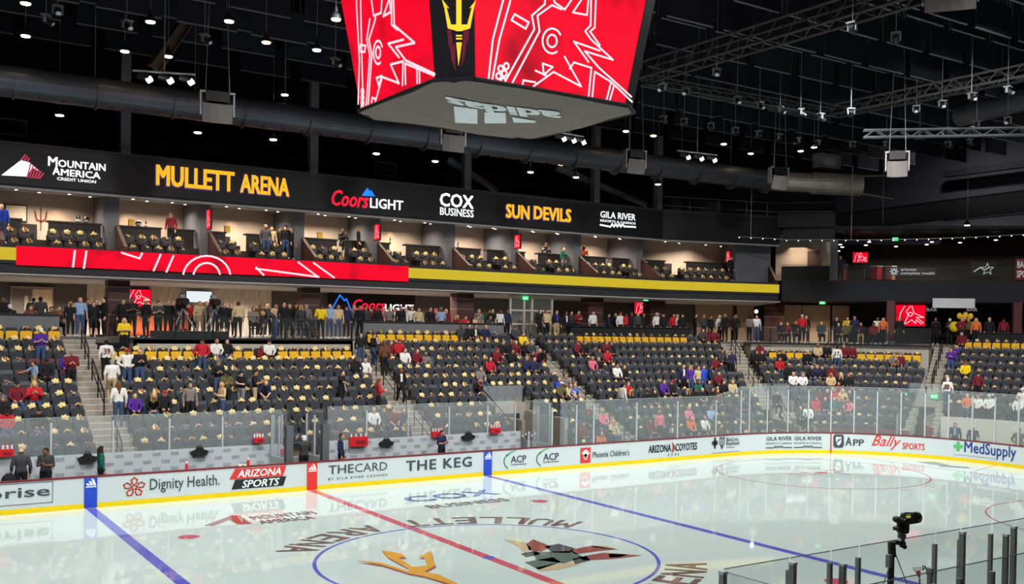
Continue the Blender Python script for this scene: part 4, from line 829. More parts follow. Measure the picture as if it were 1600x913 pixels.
for k, (u, v, w_, h_, txt, M) in enumerate(((1424, 425, 3.0, .55, 'arizona\ncomplete health', TVB), (1537, 421, 1.6, .95, None, TVB), (1603, 421, 1.2, 1.3, 'BALLY\nSPORTS', mat('banner_maroon', (110, 24, 34), .6)))):
    pl_ = ((41.8, 16.6, 0), (.707, .707, 0)) if u < 1590 else ((48, 8.6, 0), (.87, .47, 0)); p = onP(u, v, *pl_); n = Vector((pl_[1][0], pl_[1][1], 0)); d = Vector((n.y, -n.x, 0)); U3 = Vector((0, 0, 1)); p = p-n*.08
    rt = empty('rail_banner', p, 0, ('dark banner with white health sponsor lettering on the balcony guard', 'dark banner with white star outline on the balcony guard', 'maroon banner at the right frame edge on the balcony guard')[k], 'banner')
    bl = p-d*w_/2-U3*h_/2; b = MB(); b.slab([bl, bl+d*w_, bl+d*w_+U3*h_, bl+U3*h_], .03); part(b, 'cloth', M, rt); b = MB()
    if txt: letter(b, txt, quadfn(bl+d*w_*(.28 if k == 0 else .08)+U3*h_*.1-n*.025, bl+d*w_*.97+U3*h_*.1-n*.025, bl+d*w_*(.28 if k == 0 else .08)+U3*h_*.9-n*.025), None, bold=.015)
    if k == 0:
        for j in range(8): a_ = j*pi/4; cpt = bl+d*.42+U3*h_*.5-n*.025; b.strip([cpt+(d*cos(a_)+U3*sin(a_))*.1, cpt+(d*cos(a_)+U3*sin(a_))*.22], .08, -n)
    if k == 1:
        cpt = p-n*.025+d*.2; pts = [cpt+(d*cos(pi/2+i*pi/5)+U3*sin(pi/2+i*pi/5))*(.38 if i % 2 == 0 else .17) for i in range(10)]; b.strip(pts, .045, -n, closed=True); b.strip([cpt-d*.8-U3*.15, cpt-d*.4+U3*.12, cpt-d*.2-U3*.05, cpt+d*.1+U3*.1], .07, -n)
    part(b, 'print', PURE, rt)
for k, (u, lab) in enumerate(((1391, 'maroon column under the corner balcony beside the big red television'), (1589, 'maroon column under the balcony near the right frame edge'))):
    p = onP(u, 490, (41.9, 16.9, 0), (.707, .707, 0)); b = MB(); b.box((p.x, p.y, (ZC+8.3)/2), (.5, .5, 8.3-ZC), radians(-45)); rt = empty('support_column', (p.x, p.y, ZC), 0, lab, 'column'); part(b, 'shaft', mat('column_maroon', (96, 50, 52), .6), rt)
    b = MB(); b.box((p.x, p.y, ZC+.1), (.6, .6, .2), radians(-45)); part(b, 'base', STEEL, rt)
# bar on the corner concourse
bp = ((42.0, 15.0, 0), (.72, .69, 0)); p = onP(1490, 474, *bp); n = Vector((.72, .69, 0)).normalized(); d = Vector((n.y, -n.x, 0)); U3 = Vector((0, 0, 1))
rt = empty('menu_board', p, 0, 'long pale grey menu board over the corner bar', 'sign'); b = MB(); hw = 1.25; b.slab([p-d*hw-U3*.3, p+d*hw-U3*.3, p+d*hw+U3*.3, p-d*hw+U3*.3], .1); part(b, 'panel', mat('menu_grey', (205, 207, 212), .6, emit=0), rt)
for s_, u in ((-1, 1456), (1, 1519)):
    q = onP(u, 484, *bp); b = MB(); letter(b, 'BAR', quadfn(q-d*.32-U3*.11, q+d*.32-U3*.11, q-d*.32+U3*.11), None, bold=.02); b.f = b.f; 
    tag(b.build('bar_lettering', mat('bar_letters', (150, 152, 155), .5), origin=tuple(q)), 'grey bar lettering %s of the menu board' % ('left' if s_ < 0 else 'right'), 'sign')
# ================================================================ SCOREBOARD
ZB, ZT = 12.0, 17.2
rt = empty('scoreboard', (0, 0, ZB), 0, 'hanging centre scoreboard with red animal line art screens and a dark cloth underside', 'scoreboard')
H0, H1, H2 = 2.2, 2.75, 2.85
ang = [(-2.2, -2.75), (2.2, -2.75), (2.85, -2.2), (2.85, 2.2), (2.2, 2.75), (-2.2, 2.75), (-2.85, 2.2), (-2.85, -2.0)]
GROW = .15                                                     # the screens lean outwards by this much per metre
def sbp(i, z, extra=0.0):
    x, y = ang[i]; g = 1+GROW*(z-ZB)/2.75; return Vector((x*(g+extra), y*(g+extra), z))
SBK = mat('scoreboard_black', (14, 14, 17), .5)
b = MB(); n = 8; b.add([sbp(i, ZB) for i in range(n)]+[sbp(i, ZT) for i in range(n)], [tuple(range(n-1, -1, -1)), tuple(range(n, 2*n))]+[(i, (i+1) % n, (i+1) % n+n, i+n) for i in range(n)]); part(b, 'housing', SBK, rt)
def face(i):
    a, c, t = sbp(i, ZB), sbp((i+1) % 8, ZB), sbp(i, ZT); nn = (c-a).cross(t-a).normalized()
    return a, nn
def quadface(i, M, nm, ins=.0):
    a, nn = face(i); p = [sbp(i, ZB), sbp((i+1) % 8, ZB), sbp((i+1) % 8, ZT), sbp(i, ZT)]
    b = MB(); b.slab([q+nn*.02 for q in p], .04); return part(b, nm, M, rt)
scrR = quadface(0, REDS, 'screen'); scrL = quadface(7-1, REDS, 'screen'); quadface(2, REDS, 'screen'); quadface(4, REDS, 'screen')
for i in (7, 1, 3, 5): quadface(i, SBK, 'corner_panel')
def cpx(x, y): return 500+x*.325, y*.325
def neon(i, screen, lines, w_):
    a, nn = face(i); b = MB()
    for pts, cl in lines:
        W = [onP(*cpx(*q), a+nn*.05, nn) for q in pts]; W = W+[W[0]] if cl else W; run = []
        for p, q in zip(W[:-1], W[1:]):           # art stays inside the picture
            lo = ZB+.07
            if p.z < lo and q.z < lo: continue
            if p.z < lo: p = p.lerp(q, (lo-p.z)/(q.z-p.z))
            elif q.z < lo: q = p.lerp(q, (p.z-lo)/(p.z-q.z))
            b.strip([p, q], w_, nn, off=0, thick=.01)
    o = b.build('line_art', LINEW, screen, origin=tuple(rt.location)); return o
def ring(cx, cy, rx, ry_, a0=0, a1=360, n=16): return [(cx+rx*cos(radians(a0+(a1-a0)*k/n)), cy+ry_*sin(radians(a0+(a1-a0)*k/n))) for k in range(n+1)]
E_ = -60   # art runs on above the frame
R_art = [([(885, E_), (880, 0), (830, 190), (808, 395)], 0), ([(925, E_), (912, 12), (862, 190), (824, 402)], 0), ([(1085, E_), (1080, 20), (1018, 75), (1030, 140), (880, 408)], 0), ([(1160, 45), (1115, 25), (1045, 75), (1055, 150), (915, 415)], 0),
         ([(1105, E_), (1128, 12), (1176, 46), (1208, 0), (1225, E_)], 0), ([(1215, 60), (1275, E_*.5), (1290, -8), (1283, 72)], 1), ([(1304, E_), (1300, 122), (1274, 150), (1302, 190), (1408, 288), (1272, 246), (1340, 325), (1496, 465)], 0),
         ([(1328, E_), (1320, 132), (1298, 152), (1345, 218)], 0), ([(1290, 298), (1220, 200), (1345, 244)], 0), (ring(1115, 197, 46, 60, 60, 330), 0), (ring(1115, 197, 23, 30), 1), ([(935, 68), (1003, 108), (988, 138), (920, 97)], 1),
         ([(1008, 428), (1122, 346), (1255, 416), (1175, 272)], 0), ([(1200, 330), (1220, 300), (1304, 326), (1290, 470)], 0), ([(1070, 305), (1118, 322), (1075, 360)], 1), ([(1036, 340), (1085, 362)], 0), ([(972, 418), (977, 386), (1035, 396)], 0),
         ([(1308, 470), (1320, 345), (1400, 395), (1500, 490)], 0), ([(1398, 398), (1374, 492)], 0), ([(1414, 408), (1388, 498)], 0)]+[(ring(cx, cy, 12, 15, n=10), 1) for cx, cy in ((895, 318), (868, 330), (885, 353), (858, 366), (880, 390))]
neon(0, scrR, R_art, .042)
L_art = [([(178, E_), (176, 20), (190, 290), (184, 500)], 0), ([(198, E_), (196, 20), (202, 290), (208, 500)], 0), ([(240, 92), (225, 190), (240, 265), (222, 515)], 0), ([(268, 84), (262, 108), (236, 190), (250, 262), (232, 510)], 0), ([(240, E_), (258, 76), (294, 62), (302, E_)], 0),
         ([(305, 78), (335, -10), (340, 58)], 1), ([(352, E_), (358, 122), (455, 206), (365, 226), (412, 290), (552, 356)], 0), ([(345, E_), (345, 118), (372, 142)], 0), (ring(280, 252, 22, 56, 60, 330), 0), (ring(280, 252, 11, 28), 1), ([(380, 275), (328, 210), (402, 190)], 0),
         ([(262, 505), (300, 370), (380, 400), (340, 310), (400, 295), (397, 410)], 0), ([(412, 405), (410, 305), (548, 362)], 0), ([(466, 330), (468, 400)], 0), ([(478, 335), (480, 400)], 0), ([(195, 215), (220, 220), (215, 250), (190, 246)], 1), ([(272, 375), (298, 365), (282, 410)], 1), ([(248, 492), (252, 470), (270, 476)], 0)]+[(ring(205, cy, 6, 13, n=8), 1) for cy in (440, 468, 495, 515)]
neon(6, scrL, L_art, .055)
a, nn = face(7); b = MB(); GOLD = mat('led_gold_crest', (255, 196, 40), emit=1.05); CRIM = mat('led_crimson', (96, 16, 40), emit=.8)
def cpoly(pts, off): p = [onP(*cpx(*q), a+nn*(.05+off), nn) for q in pts]; b.add(p, [tuple(range(len(p)))])
for pts in ([(610, 140), (632, 140), (640, 230), (650, 205), (652, 345), (632, 290), (626, 240), (618, 220)], [(690, 150), (716, 130), (714, 210), (706, 190), (700, 250), (680, 330), (684, 230)]): cpoly(pts, 0)
part(b, 'crest_shadow', CRIM, rt); b = MB()
for pts in ([(655, -60), (680, -60), (680, 150), (655, 150)], [(578, -30), (590, 0), (622, 42), (608, 34), (630, 118), (660, 118), (660, 150), (614, 136), (598, 40)], [(756, -30), (750, 0), (716, 42), (730, 34), (708, 118), (678, 118), (678, 150), (722, 136), (740, 40)],
            [(654, 168), (683, 168), (683, 176), (654, 176)], [(654, 182), (683, 182), (683, 190), (654, 190)], [(655, 204), (682, 204), (666, 318)]): cpoly(pts, .01)
part(b, 'crest', GOLD, rt)
# dark cloth underside, sagging, with reversed white lettering
b = MB(); N = 16; CL = mat('cloth_grey', (124, 116, 110), .9, vary=.10, scale=1.2, bump=.3)
def oct_pt(i, f): 
    k = i*8/32; j = int(k) % 8; return Vector((ang[j][0], ang[j][1], 0)).lerp(Vector((ang[(j+1) % 8][0], ang[(j+1) % 8][1], 0)), k-int(k))*f
vs = []; fs = []
for r_ in range(7):
    f = r_/6
    for i in range(32): p = oct_pt(i, max(f, .02)*1.02); vs.append((p.x, p.y, ZB-.04-.22*(1-f**2.2)+.03*sin(i*1.9+r_*.7)*f*f))
for r_ in range(6): fs += [(r_*32+i, (r_+1)*32+i, (r_+1)*32+(i+1) % 32, r_*32+(i+1) % 32) for i in range(32)]
b.add(vs, fs); b.add([(v[0], v[1], v[2]+.03) for v in vs], [tuple(reversed(f)) for f in fs]); part(b, 'cloth_underside', CL, rt, True)
b = MB(); [b.tube(oct_pt(i*4, 1.03)+Vector((0, 0, ZB)), oct_pt(i*4+4, 1.03)+Vector((0, 0, ZB)), .05, 6) for i in range(8)]; part(b, 'lower_frame', SBK, rt)
b = MB(); zz = ZB-.285
def ct(u, v): p = onZ(u, v, zz); return p
p0, p1, p2 = ct(700, 160), ct(878, 187), ct(693, 169); LWH = mat('cloth_print_white', (232, 238, 240), .8)
def onc(p):
    f = 0
    for i in range(8):
        q0, q1 = Vector(ang[i]), Vector(ang[(i+1) % 8]); n_ = Vector(((q1-q0).y, -(q1-q0).x)).normalized(); f = max(f, Vector((p.x, p.y)).dot(n_)/q0.dot(n_))
    f /= 1.02; return Vector((p.x, p.y, ZB-.065-.22*(1-f**2.2)))
letter(b, 'adidas', lambda x, y: onc(ct(694+(1-x)*180+y*6, 158+(1-x)*22+y*11)), None, bold=.06)
for q in ([(709, 170), (746, 173), (746, 194), (711, 193)], [(757, 177), (790, 178), (791, 193), (757, 193)], [(800, 184), (838, 190), (836, 193), (803, 192)]): b.add([onc(ct(*s_)) for s_ in q], [(0, 1, 2, 3)])
part(b, 'cloth_print', LWH, rt)
b = MB()
for x, y in ((-1.6, -1.6), (1.6, -1.6), (-1.6, 1.6), (1.6, 1.6)): b.tube((x, y, ZT), (x, y, 23), .03, 6)
part(b, 'hanging_cable', STEEL, rt)
# ================================================================ ROOF
ROOF = mat('roof_black', (22, 23, 30), .9, vary=.2, scale=.6); BAF = mat('baffle_black', (34, 36, 46), .95, vary=.1); BLIT = mat('baffle_rail', (104, 106, 112), .6); TRS = mat('truss_grey', (62, 62, 64), .6, vary=.2)
b = MB(); b.box((12, 5, 23.3), (100, 90, .4)); tag(b.build('ceiling', ROOF), None, None, None, 'structure')
b = MB(); b.box((10, 36, 16), (92, .3, 15)); tag(b.build('wall_far', ROOF), None, None, None, 'structure')
b = MB(); b.box((59, 5, 11.5), (.3, 70, 24)); tag(b.build('wall_right', mat('roof_wall', (92, 92, 100), .9)), None, None, None, 'structure')
b = MB(); b.box((-19, 20, 11), (.3, 34, 24)); tag(b.build('wall_left', ROOF), None, None, None, 'structure')
# steel frame seen on the end wall
b = MB()
for y in (-6, 2, 10, 18): b.box((57.5, y, 17.5), (.6, .5, 11))
for z in (15.5, 19): b.box((57.5, 6, z), (.5, 40, .5))
for y in (-6, 2, 10): b.tube((57.3, y, 13), (57.3, y+8, 19), .16, 6)
tag(b.build('wall_frame', mat('frame_steel', (44, 44, 50), .7)), None, None, None, 'structure')
# acoustic baffles in staggered rows
cand = []
for r_ in range(18):
    y = 25.4-2.1*r_
    for c_ in range(24):
        x = -14+3.0*c_+(1.5 if r_ % 2 else 0); z = 18.3+.35*((r_*7+c_*3) % 3)
        u, v, d = pj((x, y, z)); u2, v2, d2 = pj((x+2.4, y, z))
        if d > 6 and d2 > 6 and u2 > -20 and u < 1620 and max(v, v2) > -4 and x < 50: cand.append((r_, x, y, z))
cand.sort(key=lambda q: pj((q[1], q[2], q[3]))[2]); cand = cand[:290]; cnt = {}
pb = MB(); pb.box((1.2, 0, .62), (2.4, .06, 1.2)); pr = MB(); pr.box((1.2, 0, 0), (2.4, .09, .045)); cb = MB(); [cb.tube((x, 0, 0), (x, 0, 1), .012, 4) for x in (.3, 2.1)]
base = pb.build('acoustic_baffle', BAF); rl = pr.build('bottom_rail', BLIT, base); wr = cb.build('hanging_wire', STEEL, base); reg(base)  # grey strip: light caught by the baffle's lower edge, put into its colour
for q, (r_, x, y, z) in enumerate(sorted(cand, key=lambda q: (q[0], q[1]))):
    o = base if q == 0 else copies(base, (x, y, z)); o.location = (x, y, z); wr_ = [c for c in bpy.data.objects[o.name].children if c.name.startswith('hanging_wire')] if q == 0 else LASTK['hanging_wire']
    for c in wr_: c.location = (0, 0, 1.2); c.scale = (1, 1, 23.12-z-1.2)
    j = cnt.get(r_, 0); cnt[r_] = j+1
    tag(o, 'black hanging acoustic baffle, %s row out from the suites, %s from the left' % (nth(r_), nth(j)), 'ceiling baffle', 'acoustic baffles')
def lattice(a, c, w_, h_, lab, M=TRS, cat='truss', n=None, rc=.06):
    a, c = Vector(a), Vector(c); d = (c-a).normalized(); s_ = Vector((-d.y, d.x, 0))*w_/2; U3 = Vector((0, 0, h_)); n = n or max(3, int((c-a).length/1.1))
    rt = empty('roof_truss', a, 0, lab, cat); b = MB()
    for o in (s_, -s_, s_+U3, -s_+U3): b.tube(a+o, c+o, rc, 6)
    part(b, 'chords', M, rt); b = MB()
    for i in range(n):
        p, q = a.lerp(c, i/n), a.lerp(c, (i+1)/n)
        for o in (s_, -s_): b.tube(p+o, (p+q)/2+o+U3, rc*.5, 4); b.tube((p+q)/2+o+U3, q+o, rc*.5, 4)
        b.tube(p+s_, p-s_, rc*.5, 4); b.tube(p+s_, q-s_, rc*.4, 4)
    part(b, 'lacing', M, rt); return rt
lattice((15.2, 12.4, 17.5), (15.4, -9, 17.5), .9, .7, 'grey roof truss running towards the camera right of the scoreboard'); lattice((15.2, 12.4, 17.3), (27.4, 11.8, 17.3), .5, .4, 'roof truss running away behind the scoreboard towards the corner', rc=.05)
lattice((27.4, 11.8, 17.4), (27.7, -8, 17.4), .8, .5, 'grey roof truss crossing the far right of the roof')
lattice((26.9, 9.5, 15.9), (38, -1.5, 15.9), .35, .35, 'slim pale lighting truss hung low at the right', mat('truss_pale', (92, 95, 102), .5), rc=.045)
def beam(a, c, w_, h_, lab, M=TRS):
    a, c = Vector(a), Vector(c); d = (c-a).normalized(); s_ = d.cross(Vector((0, 0, 1))).normalized(); t_ = s_.cross(d).normalized(); b = MB()
    for o, sz in ((0, None),): 
        for zz_, ww, hh in ((h_/2-.03, w_, .06), (-h_/2+.03, w_, .06), (0, .06, h_)):
            e = s_*ww/2; f = t_*hh/2; m_ = t_*zz_; b.hexa([a+m_-e-f, a+m_+e-f, c+m_+e-f, c+m_-e-f, a+m_-e+f, a+m_+e+f, c+m_+e+f, c+m_-e+f])
    o = b.build('roof_beam', M, origin=tuple(a)); return tag(o, lab, 'beam')
beam(onZ(318, -6, 20.5), onZ(240, 108, 16.8), .35, .5, 'brownish steel roof beam slanting down at upper left', mat('beam_brown', (86, 72, 66), .6))
beam((47.5, 28.5, 14.6), (43.5, -6, 14.6), .5, 1.3, 'deep dark steel girder above the corner balcony', mat('girder_dark', (60, 60, 64), .7))
beam(onZ(1100, 72, 21), onZ(1195, 2, 21), .3, .5, 'short grey roof beam right of the scoreboard top'); beam(onZ(1020, 45, 21.5), onZ(1180, 12, 21.5), .3, .4, 'grey roof member beside the scoreboard top')
b = MB()
for k, u in enumerate((195, 489, 729, 931, 1029)):
    p = onY(u, 240, 27.2); c_ = MB(); c_.box((p.x, p.y, 18.4), (.42, .42, 9.4)); rt = empty('roof_column', (p.x, p.y, 13.8), 0, 'dark steel column rising above the sign board, %s from the left' % nth(k), 'column', 'roof columns'); part(c_, 'shaft', DIVG, rt)
    c_ = MB(); c_.box((p.x, p.y, 13.95), (.6, .6, .1)); part(c_, 'base_plate', STEEL, rt)
for k, (a, c) in enumerate(((onY(1010, 322, 28), onY(870, 262, 28)), (onY(776, 300, 28), onY(700, 250, 28)))): o = beam(a, c, .3, .35, 'slanting dark brace above the sign board, %s' % ('right one', 'left one')[k], DIVG)
# catwalk rail with storage boxes above the end of the sign board
rt = empty('catwalk_rail', onY(1110, 325, 29), 0, 'catwalk guard rail above the right end of the sign board', 'railing'); b = MB()
for z in (14.3, 14.9): b.tube(at(28.5, 1.5, z), at(XE, 1.5, z), .03, 6); b.tube(at(XE, 1.5, z), (39.5, 22, z), .03, 6)
part(b, 'rails', STEEL, rt); b = MB(); [b.tube(at(x, 1.5, 13.8), at(x, 1.5, 14.9), .03, 6) for x in (28.5, 30.5, 32.5, 34.5, 36)]; part(b, 'posts', STEEL, rt)
for k, u in enumerate((1053, 1095, 1106, 1117)):
    p = onY(u, 310, 30); b = MB(); w_ = .9 if k == 0 else .6; b.rbox((p.x, p.y, 14.6), (w_, .6, 1.5), .06); rt = empty('storage_cabinet', (p.x, p.y, 13.8), 0, 'pale grey cabinet on the catwalk behind the rail, %s from the left' % nth(k), 'cabinet'); part(b, 'body', mat('cabinet_grey', (120, 122, 128), .6), rt)
    b = MB(); b.box((p.x, p.y-.31, 14.7), (w_*.8, .03, .9)); part(b, 'door', mat('cabinet_front', (138, 140, 146), .6), rt)
# ducts
DUC = mat('duct_steel', (84, 88, 98), .42, .55, vary=.35, scale=.7); DUS = mat('duct_silver', (176, 172, 164), .35, .7, vary=.35, scale=1.5)
rt = empty('spiral_duct', (8, 22, 15.55), 0, 'long round grey air duct running the length of the hall above the suites', 'air duct'); b = MB(); b.tube((-17, 22, 15.55), (33.5, 22, 15.75), .62, 28); part(b, 'pipe', DUC, rt, False)

for x in range(-15, 34, 3): b = MB(); b.tube((x, 22, 15.55), (x+.06, 22, 15.55), .66, 28); part(b, 'seam_flange', DUC, rt)
b = MB(); [b.box((x*.9, 21.72, 15.02), (.09, .06, .06)) for x in range(-16, 36)]; part(b, 'air_nozzle', SBK, rt); b = MB(); [b.tube((x, 22, 16.1), (x, 22, 23), .015, 4) for x in range(-14, 34, 4)]; part(b, 'hanger_rod', STEEL, rt)
a, c = Vector((33.5, 22, 15.75)), Vector((38.5, 19, 15.6)); rt = empty('silver_duct', c, 0, 'shiny silver duct end with splayed outlet at the right end of the long duct', 'air duct'); b = MB(); b.tube(a, a.lerp(c, .45), .62, 20); b.tube(a.lerp(c, .45), c, .7, 20); part(b, 'pipe', DUS, rt)
b = MB(); d = (c-a).normalized(); s_ = d.cross(Vector((0, 0, 1)))
for sgn in (1, -1): b.slab([c+Vector((0, 0, sgn*.55))-s_*.4, c+Vector((0, 0, sgn*.55))+s_*.4, c+d*2.2+Vector((0, 0, sgn*.75))], .06)
part(b, 'outlet_flap', DUS, rt)
b = MB(); p = onY(1292, 253, 21); b.box(p, (1.8, .8, .9)); rt = empty('duct_box', p, 0, 'grey louvred box on top of the silver duct', 'air duct'); part(b, 'body', mat('box_grey', (110, 112, 116), .6), rt); b = MB(); b.box(p+Vector((-.2, -.42, 0)), (1.2, .04, .6)); part(b, 'louvre', STEEL, rt)
rt = empty('perforated_duct', (46, 2, 18.2), 0, 'dark perforated duct under the roof at the upper right', 'air duct'); b = MB(); b.tube(onZ(1500, 182, 18), onZ(1625, 150, 18), .55, 20); part(b, 'pipe', DUC, rt)
b = MB(); [b.ball(onZ(1500+8*i, 176-2.1*i, 18)+Vector((-.35, -.35, .2)), .08, 6) for i in range(15)]; part(b, 'holes', SBK, rt)
# framed vents above the sign board
for k, (u, v) in enumerate(((18, 199), (602, 264))):
    p = onY(u, v, 33); rt = empty('wall_vent', p, 0, 'framed grille on the dark wall %s' % ('at the left frame edge' if k == 0 else 'above the beer sign'), 'vent'); b = MB(); [b.box(p+Vector(q), s_) for q, s_ in (((0, 0, .38), (1.3, .1, .05)), ((0, 0, -.38), (1.3, .1, .05)), ((.65, 0, 0), (.05, .1, .8)), ((-.65, 0, 0), (.05, .1, .8)))]; part(b, 'frame', mat('vent_frame', (120, 120, 122), .5), rt)
    b = MB(); b.box(p, (1.25, .05, .72)); part(b, 'louvre', BAF, rt)
# loudspeakers hung under the roof
SPK = mat('speaker_grille', (112, 108, 108), .7, vary=.06)
for k, (u, v, Y, w_) in enumerate(((339, 176, 18, 1.15), (707, 223, 18, 1.05), (992, 259, 18, 1.05), (1216, 284, 17, 1.1), (1402, 263, 8, .95), (1485, -2, -3, 1.6))):
    p = onY(u, v, Y); dn = Vector((CAM.x-p.x, CAM.y-p.y, 0)).normalized() if k in (4, 5) else Vector((-.15, -1, 0)).normalized(); ry_ = atan2(dn.x, -dn.y)
    M = Matrix.Translation(p) @ Matrix.Rotation(ry_, 4, 'Z') @ Matrix.Rotation(radians(18), 4, 'X'); rt = empty('loudspeaker', p, 0, 'pale grey curved loudspeaker in black hanging frame, %s from the left' % nth(k), 'loudspeaker', 'hung loudspeakers')
    b = MB(); W = w_/2; fr = [(-W, -.05), (-W*.5, -.16), (0, -.2), (W*.5, -.16), (W, -.05)]; vs = [M @ Vector((x, y-.15, z)) for z in (-.38, .38) for x, y in fr]+[M @ Vector((x*.6, .35, z)) for z in (-.25, .3) for x in (-W, W)]
    b.add(vs, [(0, 1, 6, 5), (1, 2, 7, 6), (2, 3, 8, 7), (3, 4, 9, 8), (4, 11, 13, 9), (10, 0, 5, 12), (11, 10, 12, 13), (5, 6, 7, 8, 9, 13, 12), (0, 10, 11, 4, 3, 2, 1)]); part(b, 'grille_cabinet', SPK, rt)
    b = MB(); b.box(M @ Vector((0, .25, .55)), (w_*.8, .6, .4), ry_); part(b, 'amplifier_box', SBK, rt); b = MB(); [b.box(M @ Vector((s_*(W+.06), .1, .3)), (.06, .3, .9), ry_) for s_ in (-1, 1)]; b.box(M @ Vector((0, .1, .78)), (w_+.2, .08, .08), ry_); part(b, 'yoke', STEEL, rt)
    b = MB(); [b.tube(M @ Vector((s_*W*.8, .1, .78)), (p.x+s_*.2, p.y, 23.14), .018, 4) for s_ in (-1, 1)]; part(b, 'cables', STEEL, rt)
# pendant lamps
SHD = mat('shade_black', (30, 30, 33), .5); sh = MB(); sh.lathe((0, 0, 0), [(.20, 0), (.16, .14), (.07, .26), (.06, .42)], 14); ln = MB(); ln.lathe((0, 0, -.02), [(.03, -.04), (.15, -.02), (.17, .03)], 14); wi = MB(); wi.tube((0, 0, 0), (0, 0, 1), .012, 4)
pend = empty('pendant_lamp', (0, 0, 0)); sh.build('shade', SHD, pend); ln.build('lens', mat('pendant_glow', (255, 226, 176), emit=16.0), pend); wi.build('cord', STEEL, pend); reg(pend); first = True
PL = ((40, 5), (40, 56), (195, 80), (235, 34), (263, 88), (445, 148), (416, 66), (495, 78), (93, 180), (309, 207), (427, 218), (588, 240), (680, 252), (829, 269), (900, 277), (807, 247), (877, 257), (917, 261), (978, 205), (1021, 212), (1028, 288), (1131, 225), (1173, 240), (1251, 236), (1272, 230), (1511, 352), (1379, 358), (525, 30), (358, 33))
for k, (u, v) in enumerate(PL):
    p = onZ(u, v, 17.0)
    if p.y > 23 or p.x > 40: p = onY(u, v, 24.0) if u < 1300 else onP(u, v, (46, 14, 0), (.72, .69, 0))
    o = pend if first else copies(pend, p); o.location = p; cc = LASTK['cord'][0] if not first else [c for c in pend.children if c.name.startswith('cord')][0]; cc.location = (0, 0, .4); cc.scale = (1, 1, 23.12-p.z-.4); first = False
    tag(o, 'black pendant lamp glowing warm under the dark roof, %s of the listed lamps from the left' % nth(sorted(PL).index((u, v))), 'pendant lamp', 'pendant lamps'); o['label'] = 'black pendant lamp glowing warm under the roof, %s from the left' % nth(sorted(PL).index((u, v)))
# small moving lights on the trusses
sl = empty('stage_light', (0, 0, 0)); b = MB(); b.box((0, 0, 0), (.34, .3, .06)); b.box((-.15, 0, -.14), (.05, .1, .25)); b.box((.15, 0, -.14), (.05, .1, .25)); b.build('yoke', mat('fixture_grey', (104, 106, 110), .5), sl); b = MB(); b.tube((0, .1, -.12), (0, -.22, -.3), .11, 10); b.build('head', SHD, sl); b = MB(); b.tube((0, -.22, -.3), (0, -.23, -.31), .09, 10); b.build('lens', mat('fixture_lens', (190, 196, 205), .1), sl); b = MB(); b.tube((0, 0, 0), (0, 0, 1), .014, 4); b.build('hanger_rod', STEEL, sl); reg(sl)
SL = ((90, 10), (198, 33), (320, 55), (72, 24), (1037, 182), (1069, 186), (1111, 193), (1149, 200), (1186, 205), (1218, 210), (1248, 216), (1278, 220), (1036, 132), (1072, 138), (1120, 108), (1152, 152), (1187, 160), (1219, 167), (1251, 171), (1282, 178), (1332, 36), (1400, 52), (1330, 170), (1332, 222), (1385, 222), (1437, 208), (1480, 200), (1526, 190), (1575, 184), (1432, 166), (1472, 158), (1518, 146), (1575, 136), (524, 92), (1515, 218), (1482, 222))
for k, (u, v) in enumerate(SL):
    p = onZ(u, v, 17.0); o = sl if k == 0 else copies(sl, p, .4*k); o.location = p; cc = LASTK['hanger_rod'][0] if k else [c for c in sl.children if c.name.startswith('hanger')][0]; cc.scale = (1, 1, 23.12-p.z); tag(o, 'small grey stage light clamped under the roof, %s from the left' % nth(sorted(SL).index((u, v))), 'stage light', 'stage lights')
# bright white flood clusters
for k, (u0, v0, u1, v1) in enumerate(((207, 121, 305, 127), (866, 214, 912, 222), (1058, 243, 1120, 250), (628, 170, 636, 172))):
    a, c = onY(u0, v0, 16), onY(u1, v1, 16); rt = empty('floodlight_bar', (a+c)/2, 0, 'short bar of bright white flood lamps %s' % ('at upper left under the roof', 'beside the scoreboard underside', 'right of the scoreboard above the duct', 'hung below the left scoreboard screen')[k], 'floodlight')
    b = MB(); b.tube(a+Vector((0, 0, .25)), c+Vector((0, 0, .25)), .04, 6); b.tube((a+c)/2+Vector((0, 0, .25)), Vector(((a+c).x/2, (a+c).y/2, 23.14)), .02, 4); part(b, 'bar', STEEL, rt); n = 3 if k < 3 else 1
    for j in range(n):
        p = a.lerp(c, (j+.5)/n); h = MB(); h.tube(p+Vector((-.15, .1, .1)), p+Vector((.2, -.15, 0)), .11, 10); hd = part(h, 'lamp_head', SHD, rt); h = MB(); h.tube(p+Vector((.12, -.1, -.10)), p+Vector((.24, -.2, -.02)), .10, 10)
        le = h.build('lens', GLOWW, hd, origin=tuple(rt.location))
